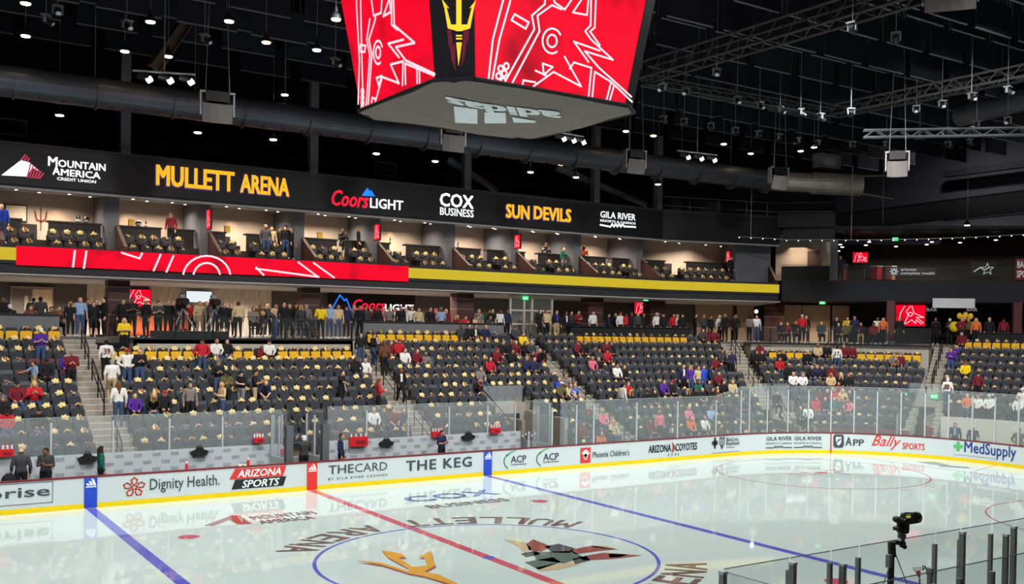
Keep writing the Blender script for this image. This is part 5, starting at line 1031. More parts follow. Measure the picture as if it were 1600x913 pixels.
# light string around the corner
rt = empty('string_light_track', (40, 19, 13.2), 0, 'thin curved light track with tiny lamps in front of the balcony', 'light track'); pts = [onP(1155+i*18.5, 370+(5 if 3 < i else i)-(.012*(max(0, i-9))**2*3.2), (38, 18, 0), (.72, .69, 0)) for i in range(25)]; b = MB(); b.path(pts, .022, 5); part(b, 'track', STEEL, rt); b = MB(); [b.ball(p-Vector((0, 0, .05)), .045, 6) for p in pts]; part(b, 'tiny_lamps', mat('tiny_glow', (230, 232, 236), emit=1.5), rt)
b = MB(); [b.tube(onP(u, 374, (38, 18, 0), (.72, .69, 0)), onP(u, 374, (38, 18, 0), (.72, .69, 0))+Vector((0, 0, 4.6)), .018, 4) for u in (1173, 1330)]; part(b, 'drop_rod', mat('rod_pale', (160, 160, 162), .5), rt)
for k, (u, v) in enumerate(((1313, 383), (1316, 387), (1353, 384), (1400, 386), (1448, 383), (1500, 380), (1556, 376), (1310, 393), (1358, 379), (1456, 379))):
    p = onP(u, v, (45, 17.5, 0), (.72, .69, 0)); b = MB(); b.lathe(p, [(.12, 0), (.12, .05)], 10); rt = empty('disc_light', p, 0, 'tiny white disc light under the balcony ceiling, %s in listing order from the left' % nth(k), 'ceiling light', 'balcony disc lights'); rt['label'] = 'tiny white disc light over the upper right balcony'; part(b, 'lens', mat('disc_glow', (240, 238, 230), emit=3.0), rt)
# ================================================================ PEOPLE: prototypes
def seg_closest(p, a, b):
    d = b-a; L = d.length_squared; t = 0 if L == 0 else max(0, min(1, (p-a).dot(d)/L)); return (p-a-d*t).length
V = Vector
def skeleton(pose):
    J = {}
    def S_(n, x, y, z): J[n+'L'] = V((x, y, z)); J[n+'R'] = V((-x, y, z))
    if pose in ('sit', 'lean', 'sitphone'):
        lean = .30 if pose == 'lean' else .02
        J['pel'] = V((0, .02, .55)); J['waist'] = V((0, .02-lean*.35, .74)); J['chest'] = V((0, .03-lean*.9, .95)); J['neck'] = V((0, .02-lean*1.25, 1.10)); J['head'] = V((0, -.03-lean*1.45, 1.235 if pose != 'lean' else 1.20))
        S_('hip', .10, 0, .53); S_('knee', .14, -.44, .52); S_('ank', .14, -.44, .09); S_('toe', .16, -.62, .05)
        S_('sho', .19, .03-lean*1.05, 1.05); S_('elb', .25, -.10-lean*.8, .80)
        if pose == 'sitphone': S_('wri', .07, -.30, .90); S_('han', .03, -.36, .97)
        elif pose == 'lean': S_('wri', .08, -.42, .62); S_('han', .03, -.50, .60)
        else: S_('wri', .12, -.30, .66); S_('han', .08, -.38, .64)
    else:
        J['pel'] = V((0, 0, .95)); J['waist'] = V((0, 0, 1.12)); J['chest'] = V((0, .01, 1.32)); J['neck'] = V((0, .01, 1.465)); J['head'] = V((0, -.03, 1.605))
        S_('hip', .095, 0, .92); S_('knee', .11, -.02, .50); S_('ank', .12, .02, .09); S_('toe', .15, -.16, .04); S_('sho', .19, .01, 1.42)
        S_('elb', .27, .03, 1.14); S_('wri', .27, -.06, .90); S_('han', .26, -.10, .80)
        if pose == 'phone': S_('elb', .25, -.02, 1.15); S_('wri', .10, -.24, 1.18); S_('han', .04, -.30, 1.24)
        if pose == 'fold': S_('elb', .27, -.04, 1.16); S_('wri', .06, -.22, 1.17); S_('han', -.04, -.22, 1.19)
        if pose == 'hips': S_('elb', .34, .07, 1.16); S_('wri', .18, -.10, 1.03); S_('han', .13, -.13, .98)
        if pose == 'raise': J['elbL'] = V((.32, -.16, 1.40)); J['wriL'] = V((.22, -.26, 1.58)); J['hanL'] = V((.17, -.25, 1.68)); J['elbR'] = V((-.27, -.06, 1.16)); J['wriR'] = V((-.12, -.26, 1.15)); J['hanR'] = V((-.06, -.32, 1.18))
        if pose == 'reach': J['elbR'] = V((-.30, -.22, 1.22)); J['wriR'] = V((-.36, -.46, 1.15)); J['hanR'] = V((-.38, -.55, 1.13)); J['head'] += V((0, -.02, -.01))
        if pose == 'walk':
            J['kneeL'] = V((.10, -.22, .54)); J['ankL'] = V((.10, -.12, .14)); J['toeL'] = V((.12, -.28, .08)); J['kneeR'] = V((-.10, .04, .50)); J['ankR'] = V((-.10, .20, .12)); J['toeR'] = V((-.12, .05, .04))
            J['wriL'] = V((.26, .02, .92)); J['hanL'] = V((.26, .02, .82)); J['elbR'] = V((-.26, -.02, 1.15)); J['wriR'] = V((-.22, -.20, .98)); J['hanR'] = V((-.2, -.27, .92))
        if pose == 'bend':
            J['waist'] = V((0, -.10, 1.08)); J['chest'] = V((0, -.34, 1.20)); J['neck'] = V((0, -.50, 1.24)); J['head'] = V((0, -.64, 1.22)); S_('sho', .19, -.42, 1.22); S_('elb', .24, -.46, .95); S_('wri', .14, -.56, .72); S_('han', .10, -.60, .63)
    return J
VG = .021
def person_proto(pose, sleeves, legs):
    J = skeleton(pose); m_ = MB()
    parts_ = []     # (a, ra, b, rb, region)
    def seg(a, ra, b, rb, reg_): parts_.append((J[a] if isinstance(a, str) else a, ra, J[b] if isinstance(b, str) else b, rb, reg_))
    sit = pose in ('sit', 'lean', 'sitphone')
    for s_ in ('L', 'R'):
        seg('hip'+s_, .098, 'knee'+s_, .066, 'pants'); seg('knee'+s_, .064, 'ank'+s_, .042, 'skin' if legs == 'shorts' else 'pants'); seg('ank'+s_, .046, 'toe'+s_, .038, 'shoe')
        seg('sho'+s_, .066, 'elb'+s_, .048, 'shirt'); seg('elb'+s_, .046, 'wri'+s_, .034, 'shirt' if sleeves else 'skin'); seg('wri'+s_, .032, 'han'+s_, .036, 'skin')
        seg('hip'+s_, .10, 'pel', .11, 'pants')
    c_, w_, p_ = J['chest'], J['waist'], J['pel']
    for o in (-.075, .075): seg(c_+V((o, 0, .02)), .108, w_+V((o*.8, 0, 0)), .095, 'shirt'); seg(w_+V((o*.8, 0, 0)), .095, p_+V((o, 0, .02)), .10, 'shirt')
    seg('shoL', .07, 'shoR', .07, 'shirt'); seg(c_+V((0, 0, .06)), .10, 'neck', .058, 'shirt'); seg('neck', .060, J['head']+V((0, .015, -.05)), .060, 'skin')
    for s_ in ('L', 'R'): seg(J['neck']+V((0, .01, -.02)), .062, J['sho'+s_].lerp(J['neck'], .25)+V((0, 0, -.01)), .062, 'shirt')
    for a, ra, b_, rb_, r_ in parts_: m_.cap(a, ra, b_, rb_, 10)
    h = J['head']; fw = V((0, -1, 0)); dn = V((0, 0, -1))
    if pose in ('phone', 'sitphone', 'lean'): fw = V((0, -.92, -.38)); dn = V((0, .38, -.92))
    if pose == 'bend': fw = V((0, -.55, -.83)); dn = V((0, .83, -.55))
    HM = Matrix((V((1, 0, 0)), -fw, -dn)).transposed()
    m_.ball(h, (.086, .104, .120), 14, HM); m_.ball(h+fw*.035+dn*.06, (.064, .068, .066), 10, HM); m_.ball(h+fw*.108+dn*.022, (.014, .022, .026), 8, HM)
    for s_ in (-1, 1): m_.ball(h+V((s_*.088, 0, 0))-fw*.01+dn*.01, (.012, .022, .032), 8, HM)
    me = bpy.data.meshes.new('p'); me.from_pydata(m_.v, [], m_.f); o = bpy.data.objects.new('p', me); COL.objects.link(o)
    md = o.modifiers.new('r', 'REMESH'); md.mode = 'VOXEL'; md.voxel_size = VG; sm = o.modifiers.new('s', 'SMOOTH'); sm.factor = .5; sm.iterations = 2
    dg = bpy.context.evaluated_depsgraph_get(); dg.update(); ev = o.evaluated_get(dg); em = ev.to_mesh()
    vs = [v.co.copy() for v in em.vertices]; nr = [v.normal.copy() for v in em.vertices]; fs = [tuple(p.vertices) for p in em.polygons]; fc = [p.center.copy() for p in em.polygons]
    ev.to_mesh_clear(); bpy.data.objects.remove(o); bpy.data.meshes.remove(me)
    hd = (h, h+dn*.05)
    def region(p):
        best = 'skin'; bd = (seg_closest(p, *hd)-.098)
        for a, ra, b_, rb_, r_ in parts_:
            d = seg_closest(p, a, b_)-(ra+rb_)/2
            if d < bd: bd = d; best = r_
        return best
    rg = [region(c) for c in fc]
    # skin body with separate fingers, eyes and mouth
    B = MB(); B.add(vs, fs, 0); hs = MB(); 
    for s_ in (-1, 1): B.ball(h+V((s_*.034, 0, 0))+fw*.096-dn*.012, .012, 6, None, 1)
    B.add([h+fw*.106+dn*.066+V((x, 0, 0))+dn*z for x, z in ((-.024, 0), (.024, 0), (.018, .010), (-.018, .010))], [(0, 1, 2, 3)], 2)
    for s_ in ('L', 'R'):
        w, hn = J['wri'+s_], J['han'+s_]; d = (hn-w).normalized(); sd = d.cross(V((1, 0, 0)) if abs(d.x) < .8 else V((0, 0, 1))).normalized(); cu = d.cross(sd).normalized()*(-1 if s_ == 'L' else 1)
        for i, (o, L) in enumerate(((-.027, .062), (-.009, .074), (.009, .070), (.027, .054))):
            a = hn+sd*o+d*.012; k1 = a+d*L*.55+cu*.006; k2 = k1+d*L*.4+cu*.022; B.cap(a, .0095, k1, .009, 6, 0); B.cap(k1, .009, k2, .0075, 6, 0)
        t0 = w.lerp(hn, .45)-sd*.03; B.cap(t0, .011, t0-sd*.022+d*.035+cu*.014, .0095, 6, 0); B.cap(t0-sd*.022+d*.035+cu*.014, .0095, t0-sd*.020+d*.062+cu*.022, .008, 6, 0)
    def mk(v_, f_, nm, mi=None, nslots=1):
        me = bpy.data.meshes.new(nm); me.from_pydata(v_, [], f_); me.polygons.foreach_set('use_smooth', [True]*len(me.polygons))
        for _ in range(nslots): me.materials.append(None)
        if mi: me.polygons.foreach_set('material_index', mi)
        me.update(); return me
    out = {'body': mk(B.v, B.f, 'person_body', B.m, 3), 'head': h, 'HM': HM, 'sit': sit, 'J': J}
    for r_, nm, grow in (('shirt', 'shirt', .012), ('pants', 'trousers', .009), ('shoe', 'shoes', .010)):
        sel = [f for f, q in zip(fs, rg) if q == r_]; use = {}
        for f in sel:
            for i in f: use.setdefault(i, len(use))
        v_ = [vs[i]+nr[i]*grow for i in use]; f_ = [tuple(use[i] for i in f) for f in sel]; ec = {}
        for f in f_:
            for a, b_ in zip(f, f[1:]+f[:1]): k_ = (min(a, b_), max(a, b_)); ec[k_] = ec.get(k_, 0)+1
        nb = {}
        for (a, b_), c_2 in ec.items():
            if c_2 == 1: nb.setdefault(a, []).append(b_); nb.setdefault(b_, []).append(a)
        for _ in range(10):
            new = {i: v_[i]*.4+(v_[q[0]]+v_[q[1]])*.3 for i, q in nb.items() if len(q) == 2}
            for i, v in new.items(): v_[i] = v
        out[r_] = mk([tuple(v) for v in v_], f_, nm)
    sel = [f for f, q, c in zip(fs, rg, fc) if q == 'shirt' and abs(c.x) < .06 and c.y < J['chest'].y+.02 and J['waist'].z-.02 < c.z < J['neck'].z+.03 and all(nr[i].y < -.25 for i in f)]; use = {}
    for f in sel:
        for i in f: use.setdefault(i, len(use))
    out['front'] = mk([tuple(vs[i]+nr[i]*.018) for i in use], [tuple(use[i] for i in f) for f in sel], 'shirt_front')
    return out
def hair_mesh(kind):
    B = MB()
    if kind in ('short', 'grey'): B.ball((0, .024, .036), (.086, .090, .086), 12); B.ball((0, .048, -.015), (.082, .060, .07), 10)
    if kind == 'long': B.ball((0, .024, .036), (.088, .092, .088), 12); B.cap((0, .062, 0), .085, (0, .07, -.26), .075, 10); [B.cap((s_*.07, .01, .0), .035, (s_*.085, .0, -.2), .03, 8) for s_ in (-1, 1)]
    if kind == 'cap': B.ball((0, .012, .056), (.088, .098, .066), 12); B.hexa([(-.07, -.08, .050), (.07, -.08, .050), (.06, -.185, .035), (-.06, -.185, .035), (-.07, -.08, .064), (.07, -.08, .064), (.06, -.185, .047), (-.06, -.185, .047)]); B.ball((0, .05, -.02), (.078, .066, .07), 10); B.ball((0, 0, .128), .012, 6)
    if kind == 'hat': B.ball((0, .01, .056), (.086, .096, .075), 12); B.lathe((0, 0, .035), [(.17, .0), (.18, .012), (.09, .018)], 16)
    if kind == 'beanie': B.ball((0, .012, .052), (.09, .10, .085), 12); B.lathe((0, .012, .04), [(.097, 0), (.101, .02), (.097, .045)], 14); B.ball((0, 0, .15), .028, 8)
    if kind == 'bald': B.ball((0, .05, -.015), (.083, .062, .05), 10)
    v = [(x, y, max(z, -9)) for x, y, z in B.v]; me = bpy.data.meshes.new('hair'); me.from_pydata(v, [], B.f); me.materials.append(None); me.polygons.foreach_set('use_smooth', [True]*len(me.polygons)); return me
PC = {}
def proto(pose, sl, lg):
    k = (pose, sl, lg)
    if k not in PC: PC[k] = person_proto(*k)
    return PC[k]
HC = {}
CLO = {'k': ('black', (26, 26, 30)), 'n': ('navy', (34, 40, 74)), 'r': ('red', (184, 32, 44)), 'm': ('maroon', (112, 28, 40)), 'w': ('white', (222, 220, 216)), 'g': ('grey', (138, 138, 140)), 'd': ('dark grey', (62, 62, 66)), 'p': ('purple', (78, 40, 140)), 'b': ('blue', (70, 104, 190)),
       'l': ('light blue', (140, 164, 200)), 'y': ('yellow', (232, 200, 30)), 't': ('tan', (198, 176, 136)), 'o': ('orange', (214, 110, 60)), 'e': ('green', (24, 92, 76)), 'c': ('olive', (92, 88, 58)), 'i': ('pink', (214, 110, 130)), 'u': ('royal blue', (40, 70, 190)), 'h': ('brown', (104, 66, 46))}
PAN = {'j': ('jeans', (58, 76, 112)), 'k': ('black trousers', (24, 24, 28)), 'g': ('grey trousers', (96, 96, 98)), 't': ('khaki trousers', (168, 148, 112)), 's': ('grey shorts', (120, 120, 120)), 'x': ('black shorts', (30, 30, 34)), 'q': ('khaki shorts', (170, 150, 115))}
HRS = {'k': ('short', 'short black hair', (24, 20, 20)), 'b': ('short', 'short brown hair', (74, 50, 34)), 'g': ('grey', 'grey hair', (150, 148, 144)), 'h': ('bald', 'a balding head', (90, 80, 72)), 'L': ('long', 'long dark hair', (44, 30, 24)), 'Y': ('long', 'long blond hair', (206, 170, 100)), 'B': ('long', 'long brown hair', (104, 66, 40)),
       'c': ('cap', 'a black cap', (26, 26, 30)), 'r': ('cap', 'a red cap', (186, 40, 48)), 'w': ('cap', 'a white cap', (224, 222, 216)), 'v': ('cap', 'a grey cap', (128, 124, 122)), 'n': ('beanie', 'a grey beanie', (110, 108, 112)), 'H': ('hat', 'a white brimmed hat', (226, 214, 190)), 'y': ('short', 'short blond hair', (196, 166, 108)), 'N': ('beanie', 'a dark beanie', (40, 38, 44))}
SKIN = [mat('skin_light', (214, 166, 140), .55, vary=.04), mat('skin_mid', (188, 134, 104), .55, vary=.04), mat('skin_brown', (128, 84, 62), .55, vary=.04)]
EYE = mat('eye_dark', (40, 30, 28), .3); LIP = mat('lip', (150, 78, 72), .5); SHOEM = [mat('shoe_black', (30, 30, 32), .6), mat('shoe_white', (210, 208, 204), .6)]
def cmat(c, tab, pre): return mat(pre+tab[c][0].replace(' ', '_'), tab[c][1], .85, vary=.08)
POSE = {'S': ('stand', 'standing'), 'P': ('phone', 'standing with hands together'), 'H': ('hips', 'standing with elbows out'), 'F': ('fold', 'standing with folded arms'), 'A': ('raise', 'standing with one arm raised'), 'R': ('reach', 'standing with one arm stretched out'), 'W': ('walk', 'walking'), 'N': ('bend', 'bending forward'),
        'T': ('sit', 'sitting'), 'L': ('lean', 'sitting and leaning forward'), 'Q': ('sitphone', 'sitting with hands raised')}
PEOPLE = []      # (label stem, place, u, object)
def assign(o, i, M):
    s_ = o.material_slots[i]; s_.link = 'OBJECT'; s_.material = M
TOPWORD = {'j': 'jersey'}
def person(loc, rz, pose, shirt, pants, hair, place, u, scale=1.0, word='top', num=None, numcol=None, trim=None):
    pn, ptxt = POSE[pose]; lg = 'shorts' if pants in 'sxq' else 'long'; seedv = int(u*7+loc[2]*31) % 97
    sl = not (word in ('shirt', 'polo', 'tee'))
    pr_ = proto(pn, sl, lg); o = link('person', pr_['body']); o.location = loc; o.rotation_euler = (0, 0, rz); o.scale = (scale,)*3
    assign(o, 0, SKIN[(0, 0, 1, 0, 2, 0, 1)[seedv % 7]]); assign(o, 1, EYE); assign(o, 2, LIP)
    c = link({'jacket': 'jacket', 'jersey': 'jersey', 'suit': 'suit_jacket'}.get(word, 'shirt'), pr_['shirt'], o); assign(c, 0, cmat(shirt, CLO, 'cloth_'))
    c = link('shorts' if lg == 'shorts' else 'trousers', pr_['pants'], o); assign(c, 0, cmat(pants, PAN, 'trouser_'))
    c = link('shoes', pr_['shoe'], o); assign(c, 0, SHOEM[seedv % 2])
    hk, ht, hc = HRS[hair]
    if hk not in HC: HC[hk] = hair_mesh(hk)
    c = link({'cap': 'cap', 'hat': 'brimmed_hat', 'beanie': 'beanie'}.get(hk, 'hair'), HC[hk], o); c.location = pr_['head']; c.scale = (1.09,)*3; c.rotation_euler = pr_['HM'].to_euler(); assign(c, 0, mat('hair_'+ht.replace(' ', '_'), hc, .85, vary=.1))
    J = pr_['J']
    if num:          # number on the back of a jersey
        q = MB(); z = J['chest'].z; y = J['chest'].y+.135; letter(q, num, lambda x, w: V((.13-.26*x, y, z-.20+.26*w)), None, bold=.03); c = q.build('jersey_number', cmat(numcol or 'k', CLO, 'cloth_'), o)
    if trim:         # pale front panel, shirt front or tie
        c = link('shirt_front', pr_['front'], o); assign(c, 0, cmat({'w': 'w', 'l': 'l', 'k': 'k', 'r': 'r', 'b': 'u'}[trim], CLO, 'cloth_'))
    if pn in ('sitphone', 'phone') and seedv % 3 == 0: pass
    stem = 'person in %s %s and %s with %s %s' % (CLO[shirt][0], word, PAN[pants][0], ht, ptxt)
    PEOPLE.append((stem, place, u, o)); o['category'] = 'person'
    return o
STOOLS = []
OCC = {}             # seats taken: (section, row) -> list of u
def rowfor(u, v, sit, sec):
    best = None
    nm, t0, t1, rows = SECT[sec]
    for i in rows:
        for off_ in (0,):
            t = t_at(ry(i), u, rz_(i)+1); 
            top_ = rz_(i)+(1.34 if sit else 1.74); p = P(ry(i)-(0 if sit else .28), t, top_); pv = pj(p)[1]
            e = abs(pv-v)
            if best is None or e < best[0]: best = (e, i, t)
    return best
SN = ['left seating section', 'second seating section', 'third seating section', 'corner seating section', 'far corner section', 'end seating section', 'seats beside the tunnel']
def crowd(sec, text):
    """u v pose shirt pants hair word [scale] [turn] [number]"""
    for line_ in text.strip().split(';'):
        f = line_.split()
        if len(f) < 6: continue
        u, v = float(f[0]), float(f[1]); pose, sh_, pa, ha = f[2:6]; word = {'j': 'jersey', 'k': 'jacket', 't': 'top', 's': 'shirt', 'h': 'hoodie', 'p': 'polo'}[f[6]] if len(f) > 6 else 'top'
        kw = dict(x.split('=') for x in f[7:]); sc = float(kw.get('s', 1)); turn = float(kw.get('a', 0)); sit = pose in 'TLQ'
        v_eff = v+(1-sc)*(-(1.3 if sit else 1.74)*30)
        e, i, t = rowfor(u, v_eff, sit, sec); i = int(kw.get('r', i)); t = t_at(ry(i), u, rz_(i)+1)
        nm, t0, t1, rows = SECT[sec]; stairs_ = 'st' in kw
        if not stairs_: t = min(max(t, t0+.25), t1-(.25 if t1 < 0 else .8))
        p = P(ry(i)-(.02 if sit else .26), t, rz_(i)+.002)
        if sit: OCC.setdefault((sec, i), []).append(t)
        place = 'on the stairs by the %s' % SN[sec] if stairs_ else 'in row %s of the %s' % (i-list(rows)[0]+1, SN[sec])
        person(p, yaw_at(t)+radians(turn), pose, sh_, pa, ha, place, u, sc*(.96+.07*((int(u*13) % 10)/10)), word, kw.get('n'), kw.get('nc'), kw.get('f'))
def stand(text, zfloor, plane, place):
    """u v pose shirt pants hair word; v is unused except to order; plane gives the standing line"""
    for line_ in text.strip().split(';'):
        f = line_.split()
        if len(f) < 6: continue
        u = float(f[0]); kw = dict(x.split('=') for x in f[7:]); word = {'j': 'jersey', 'k': 'jacket', 't': 'top', 's': 'shirt', 'h': 'hoodie', 'p': 'polo', 'u': 'suit'}[f[6]] if len(f) > 6 else 'top'
        d = float(kw.get('d', 0)); p = plane(u, d); sc = float(kw.get('s', 1))
        sit = f[2] in 'TLQ'; zz_ = float(kw.get('z', 0)); zz_ = max(0.0, zz_) if zz_ < .2 else zz_
        if sit and zfloor > 3: STOOLS.append((u, p.x, p.y, zfloor+(.35 if zz_ > .5 else 0), zfloor+zz_, place))
        person((p.x, p.y, zfloor+zz_), radians(float(kw.get('a', 0)))+float(kw.get('yaw', 0)), f[2], f[3], f[4], f[5], place, u, sc*(.96+.07*((int(u*13) % 10)/10)), word, kw.get('n'), kw.get('nc'), kw.get('f'))
# ================================================================ PEOPLE: who stands and sits where
ARMB0 = mat('arm_black', (30, 31, 34), .6)
crowd(0, """62 507 P p j w s;52 568 R l t k s s=.72 a=-70;72 566 T k k c t;102 552 T p k b t s=.8;117 545 P m k v j;26 597 T m j c h;53 597 Q r j Y t;10 638 T r j c j;60 634 T k j c t;4 617 T k k n t;
164 533 S w k k j st=1 a=180 n=39 nc=m;173 556 W w t g p st=1 a=180;183 597 S w j B k st=1 a=180""")
crowd(1, """196 541 H w j r j;216 546 P k j h j;313 536 H r j c k;338 527 T w j b j;354 531 T k j L k;294 591 S g k b t;210 610 T p k b t;236 615 L k j Y t;256 611 T k k r t;344 592 P t j y k a=-80;338 570 P k j n t;351 577 P c k c t;374 573 P k s c s a=-60;
395 582 P k q k s a=70;408 537 T m k b t s=.75;420 525 T w k c h;410 593 L n x y s;530 584 R k k k p a=40;588 587 P r k B k a=70;556 561 T k j L k;574 554 T w g h j;583 634 T w k y j;598 640 T d j B t;614 632 T m j B s;630 640 T d j k t;
560 500 S k j L t st=1;580 513 P k j b k st=1 a=40;597 537 S h k B t st=1 a=180;622 570 W k k b k st=1 f=w""")
crowd(2, """610 530 T m k k t;623 531 T r k r j;632 542 T w j b j;651 544 T m j b t;665 549 T g j y t s=.85;720 510 T d k b t;732 511 T k k k t;742 508 T k j k j f=w;758 508 T n j g t;765 553 T r k L j;776 548 T m k r t;750 567 T g j k s;747 588 Q k k b t s=.9 f=r;
797 530 T k g k t;805 533 T m k y t;820 532 T k k L t;833 530 T d j g k;847 536 T n k b t;855 546 T r j g t;868 545 L k k k t;822 556 T n k g t;834 556 T n k h t;818 510 T d k k t;827 507 T p k y t;832 519 T l k y k;846 520 T y k k t;785 528 T k k k t;800 547 T k j k j;
873 590 T u k y t s=.8;885 583 T g j b s;898 584 T k k k h;911 594 T b j k p;927 596 T k k k h s=.9;876 603 T c k w k;890 602 T t j B k;918 642 T d k r h;945 640 T i j y t;960 646 T d j k t""")
crowd(6, """910 662 T m k B t;938 674 T o k B s;952 673 T n k c t;962 660 T t j Y k;977 656 T l j g k""")
crowd(3, """902 531 T m k r j;912 534 T k k k t;946 535 T m k B t;954 536 T k k b t;935 544 T d k k t;948 546 T r k c t;925 554 T i j y h;934 556 T k j g t;963 571 T w k k h;974 568 T k k B t;968 594 S w j k j a=90 f=r;980 597 T r k b t;985 605 T k k Y t;1010 605 T k k c t;1021 607 T k k L t;1036 591 T p k b j;1048 592 T k k r j;1074 606 T k j Y t;1085 606 T k k L t;
1096 605 T k k h s;1107 593 T d k k t;1090 592 T e k b t;1118 556 T m j k j;1141 543 R n k h t;1128 544 T d k k t;1122 581 T m k B t;1130 594 T k k k t;1144 590 T t k y t;1112 606 T k k k t;1120 606 T h k B t;1063 567 S n k b j f=w;1075 567 S p j Y h;1087 574 S t j b t;1095 566 S u j k j;1106 567 S n k k j a=60;1098 506 T d k k t;1108 512 T m k L t;1117 514 T m k b t;
1025 643 S i k y t;1041 666 S n k k j a=180 n=18 nc=w;1075 632 T i k y t;1078 650 T o k B t;1100 650 T w j g t;1055 668 T m k B t;1015 650 T m k c t;1110 640 T l j g t;1125 662 T d k k t;1150 640 T d j c t;1160 625 T d k k t""")
crowd(4, """1239 583 T w k y j;1254 581 T w k b j;1218 556 T r j k j;1222 546 T k k k t;1180 548 T k k k k;1190 546 T k k b t;1187 538 T m k k t;1262 545 T k k h t;1278 539 T t k y j;1292 537 T k k c t;1307 537 S w j c j a=180 n=17 nc=d;1318 537 T m k b j;1331 535 T m k c j;1232 570 T k k L t;1268 566 T k j h t;1276 566 T n j k k;1284 572 T k k L t;1299 568 T m k k j;
1397 554 T g k k h;1407 551 T m k k j;1400 562 T r k b t s=.8;1298 583 T t k Y t;1314 585 T k k Y t;1326 590 T k k B t;1284 596 T n k b t;1310 598 T m k b t;1280 606 T m k B t;1292 612 T k k k t;1303 604 T r k b j;1316 607 T t k Y t;1327 604 T k k k t;1275 620 T r g k j;1289 618 T k j b j;1303 622 T e k b j;1315 620 T d j y t;1324 625 T i j B t;1250 628 T d k h t;1262 634 T w k k j;1378 610 T d j b t""")
crowd(5, """1503 518 T m k L t;1487 540 P p j B t;1494 542 P p j y t s=.85;1509 568 T y k r t;1530 576 S m k c t;1482 594 S w j w j st=1 a=180 n=8 nc=h;1528 618 T w k v j;1546 617 T w k w j;1592 622 T w k b j;1598 612 T w k w j;1512 615 T o j y j""")
bench = lambda u, d: onY(u, 700, 14.2+d)
stand("""33 705 S d k h k a=180;72 695 P d k k s a=-30;158 702 S e k L t a=90;475 672 A d k w k a=180;533 672 S n k b u a=55 f=w d=-.2;690 677 P n k b p a=20""", .2, bench, 'in the bench area behind the boards')
gl = lambda u, d: P(RB+1.5+d, t_at(RB+1.5+d, u, 1.0))
stand("""1492 650 S n k b u f=l yaw=-1;1520 657 W n k w t yaw=-1.2;1592 661 H c k k t yaw=-1.2;1528 676 T r k Y t s=.8 yaw=-1.4;1450 640 T m k h t yaw=-1.1 z=.35""", 0, gl, 'behind the right end glass')
gl2 = lambda u, d: P(ry(2)+d, t_at(ry(2)+d, u, 2.0))
stand("1213 607 T k k k k yaw=-.5 z=1.2", .3, gl2, 'beside the corner tunnel')
stand('194 494 F y k Y p', 4.67, lambda u, d: onY(u, 520, 23.75), 'at the stair landing left of the camera platform')
lc = lambda u, d: onY(u, 490, 26.3+d)
stand("""4 460 S k k k t;15 474 Q k k w k z=-.3;52 468 S k k k s a=180 d=1.5;63 468 S d k k k a=180 d=1.2;48 480 Q h k B t z=-.32;80 485 Q d k b t z=-.34;92 486 Q h k k t z=-.36""", ZC, lc, 'behind the left half wall')
tp = lambda u, d: onY(u, 520, 25.2+d)
stand("""110 473 S k k Y t s=.92;125 465 S l j g s;137 466 S k k k t d=.8;150 465 S k k b j d=.6;146 478 S k x L j s=.88;163 466 S k k k k a=-80""", ZC, tp, 'at the top of the left stairs')
pf = lambda u, d: onY(u, 520, 24.4+d)
stand("""206 470 P k k k s;228 467 S k k H t a=-60;247 470 P d k k s d=1.5;262 474 S k k b t d=2;283 455 S k k c k d=1.6 z=.3 a=30;337 460 S g j k t d=1.6 z=.3 a=-20;300 470 S r k k j d=2.6;312 472 S t q b t d=2.4;322 475 S d k L t d=2.8;350 473 S k x b t d=.6;372 473 S t k b t a=180 d=.5;395 488 T g k b t d=.8 z=.15;
405 473 S h k b t d=3;418 472 S d k y t d=3.1;431 472 S t j b t d=2.8;443 471 S k k k t d=1;452 475 S m k B t d=2.6;462 478 S k k L t d=2.4;470 478 S d j Y t d=2;478 478 S g k y t d=2.2;430 505 N d j y t a=-90 d=.2;501 474 S y k c p d=.3 a=-20;515 477 S l j y s d=.5;528 476 S t j b t d=.5;541 478 S n k c t d=1.2;192 470 S k k k t d=2.2;272 474 S d k k t d=3;342 474 S m k k t d=3.2;360 474 S k k k t d=3""", ZC, pf, 'on the camera platform')
w3 = lambda u, d: onY(u, 500, 26.4+d)
stand("""553 478 S g j b t d=.8;562 478 S k k k t;571 479 S d k L t d=.3;580 478 S m k c t d=1;590 478 S k k k k d=.2;600 478 S i k y t d=.6;608 479 S g k b s d=.4;617 482 S w k k t d=.9;626 482 S k k b t;634 483 S t k k t d=.6;643 482 S w k L t d=.3;654 481 S t j b t;672 480 S k k b k;681 477 S r k r t d=1;689 478 S l k g s;697 482 S m k y t d=.4;714 492 Q m k Y t z=-.3;727 492 Q r k b t z=-.3;
748 480 S g k g s;745 492 Q t k k t z=-.32;764 480 S e k k t d=.8;769 481 S k k b k;765 493 Q d k b t z=-.32;781 482 S w k k j;792 482 S n k b k;812 492 Q k k L t d=1.2 z=-.3""", ZC, w3, 'behind the third section half wall')
t4 = lambda u, d: onY(u, 520, 25.3+d)
stand("""843 482 S k k k k;853 485 S t k k j;869 483 S k t b k f=b;884 483 S k k k u f=w;892 487 S d k k t d=1;903 487 P m k L t;926 486 S w k k s d=.5""", ZC, t4, 'at the top of the third stairs')
cr = lambda u, d: P(ry(10)+1.5+d, t_at(ry(10)+1.5+d, u, 6.5))
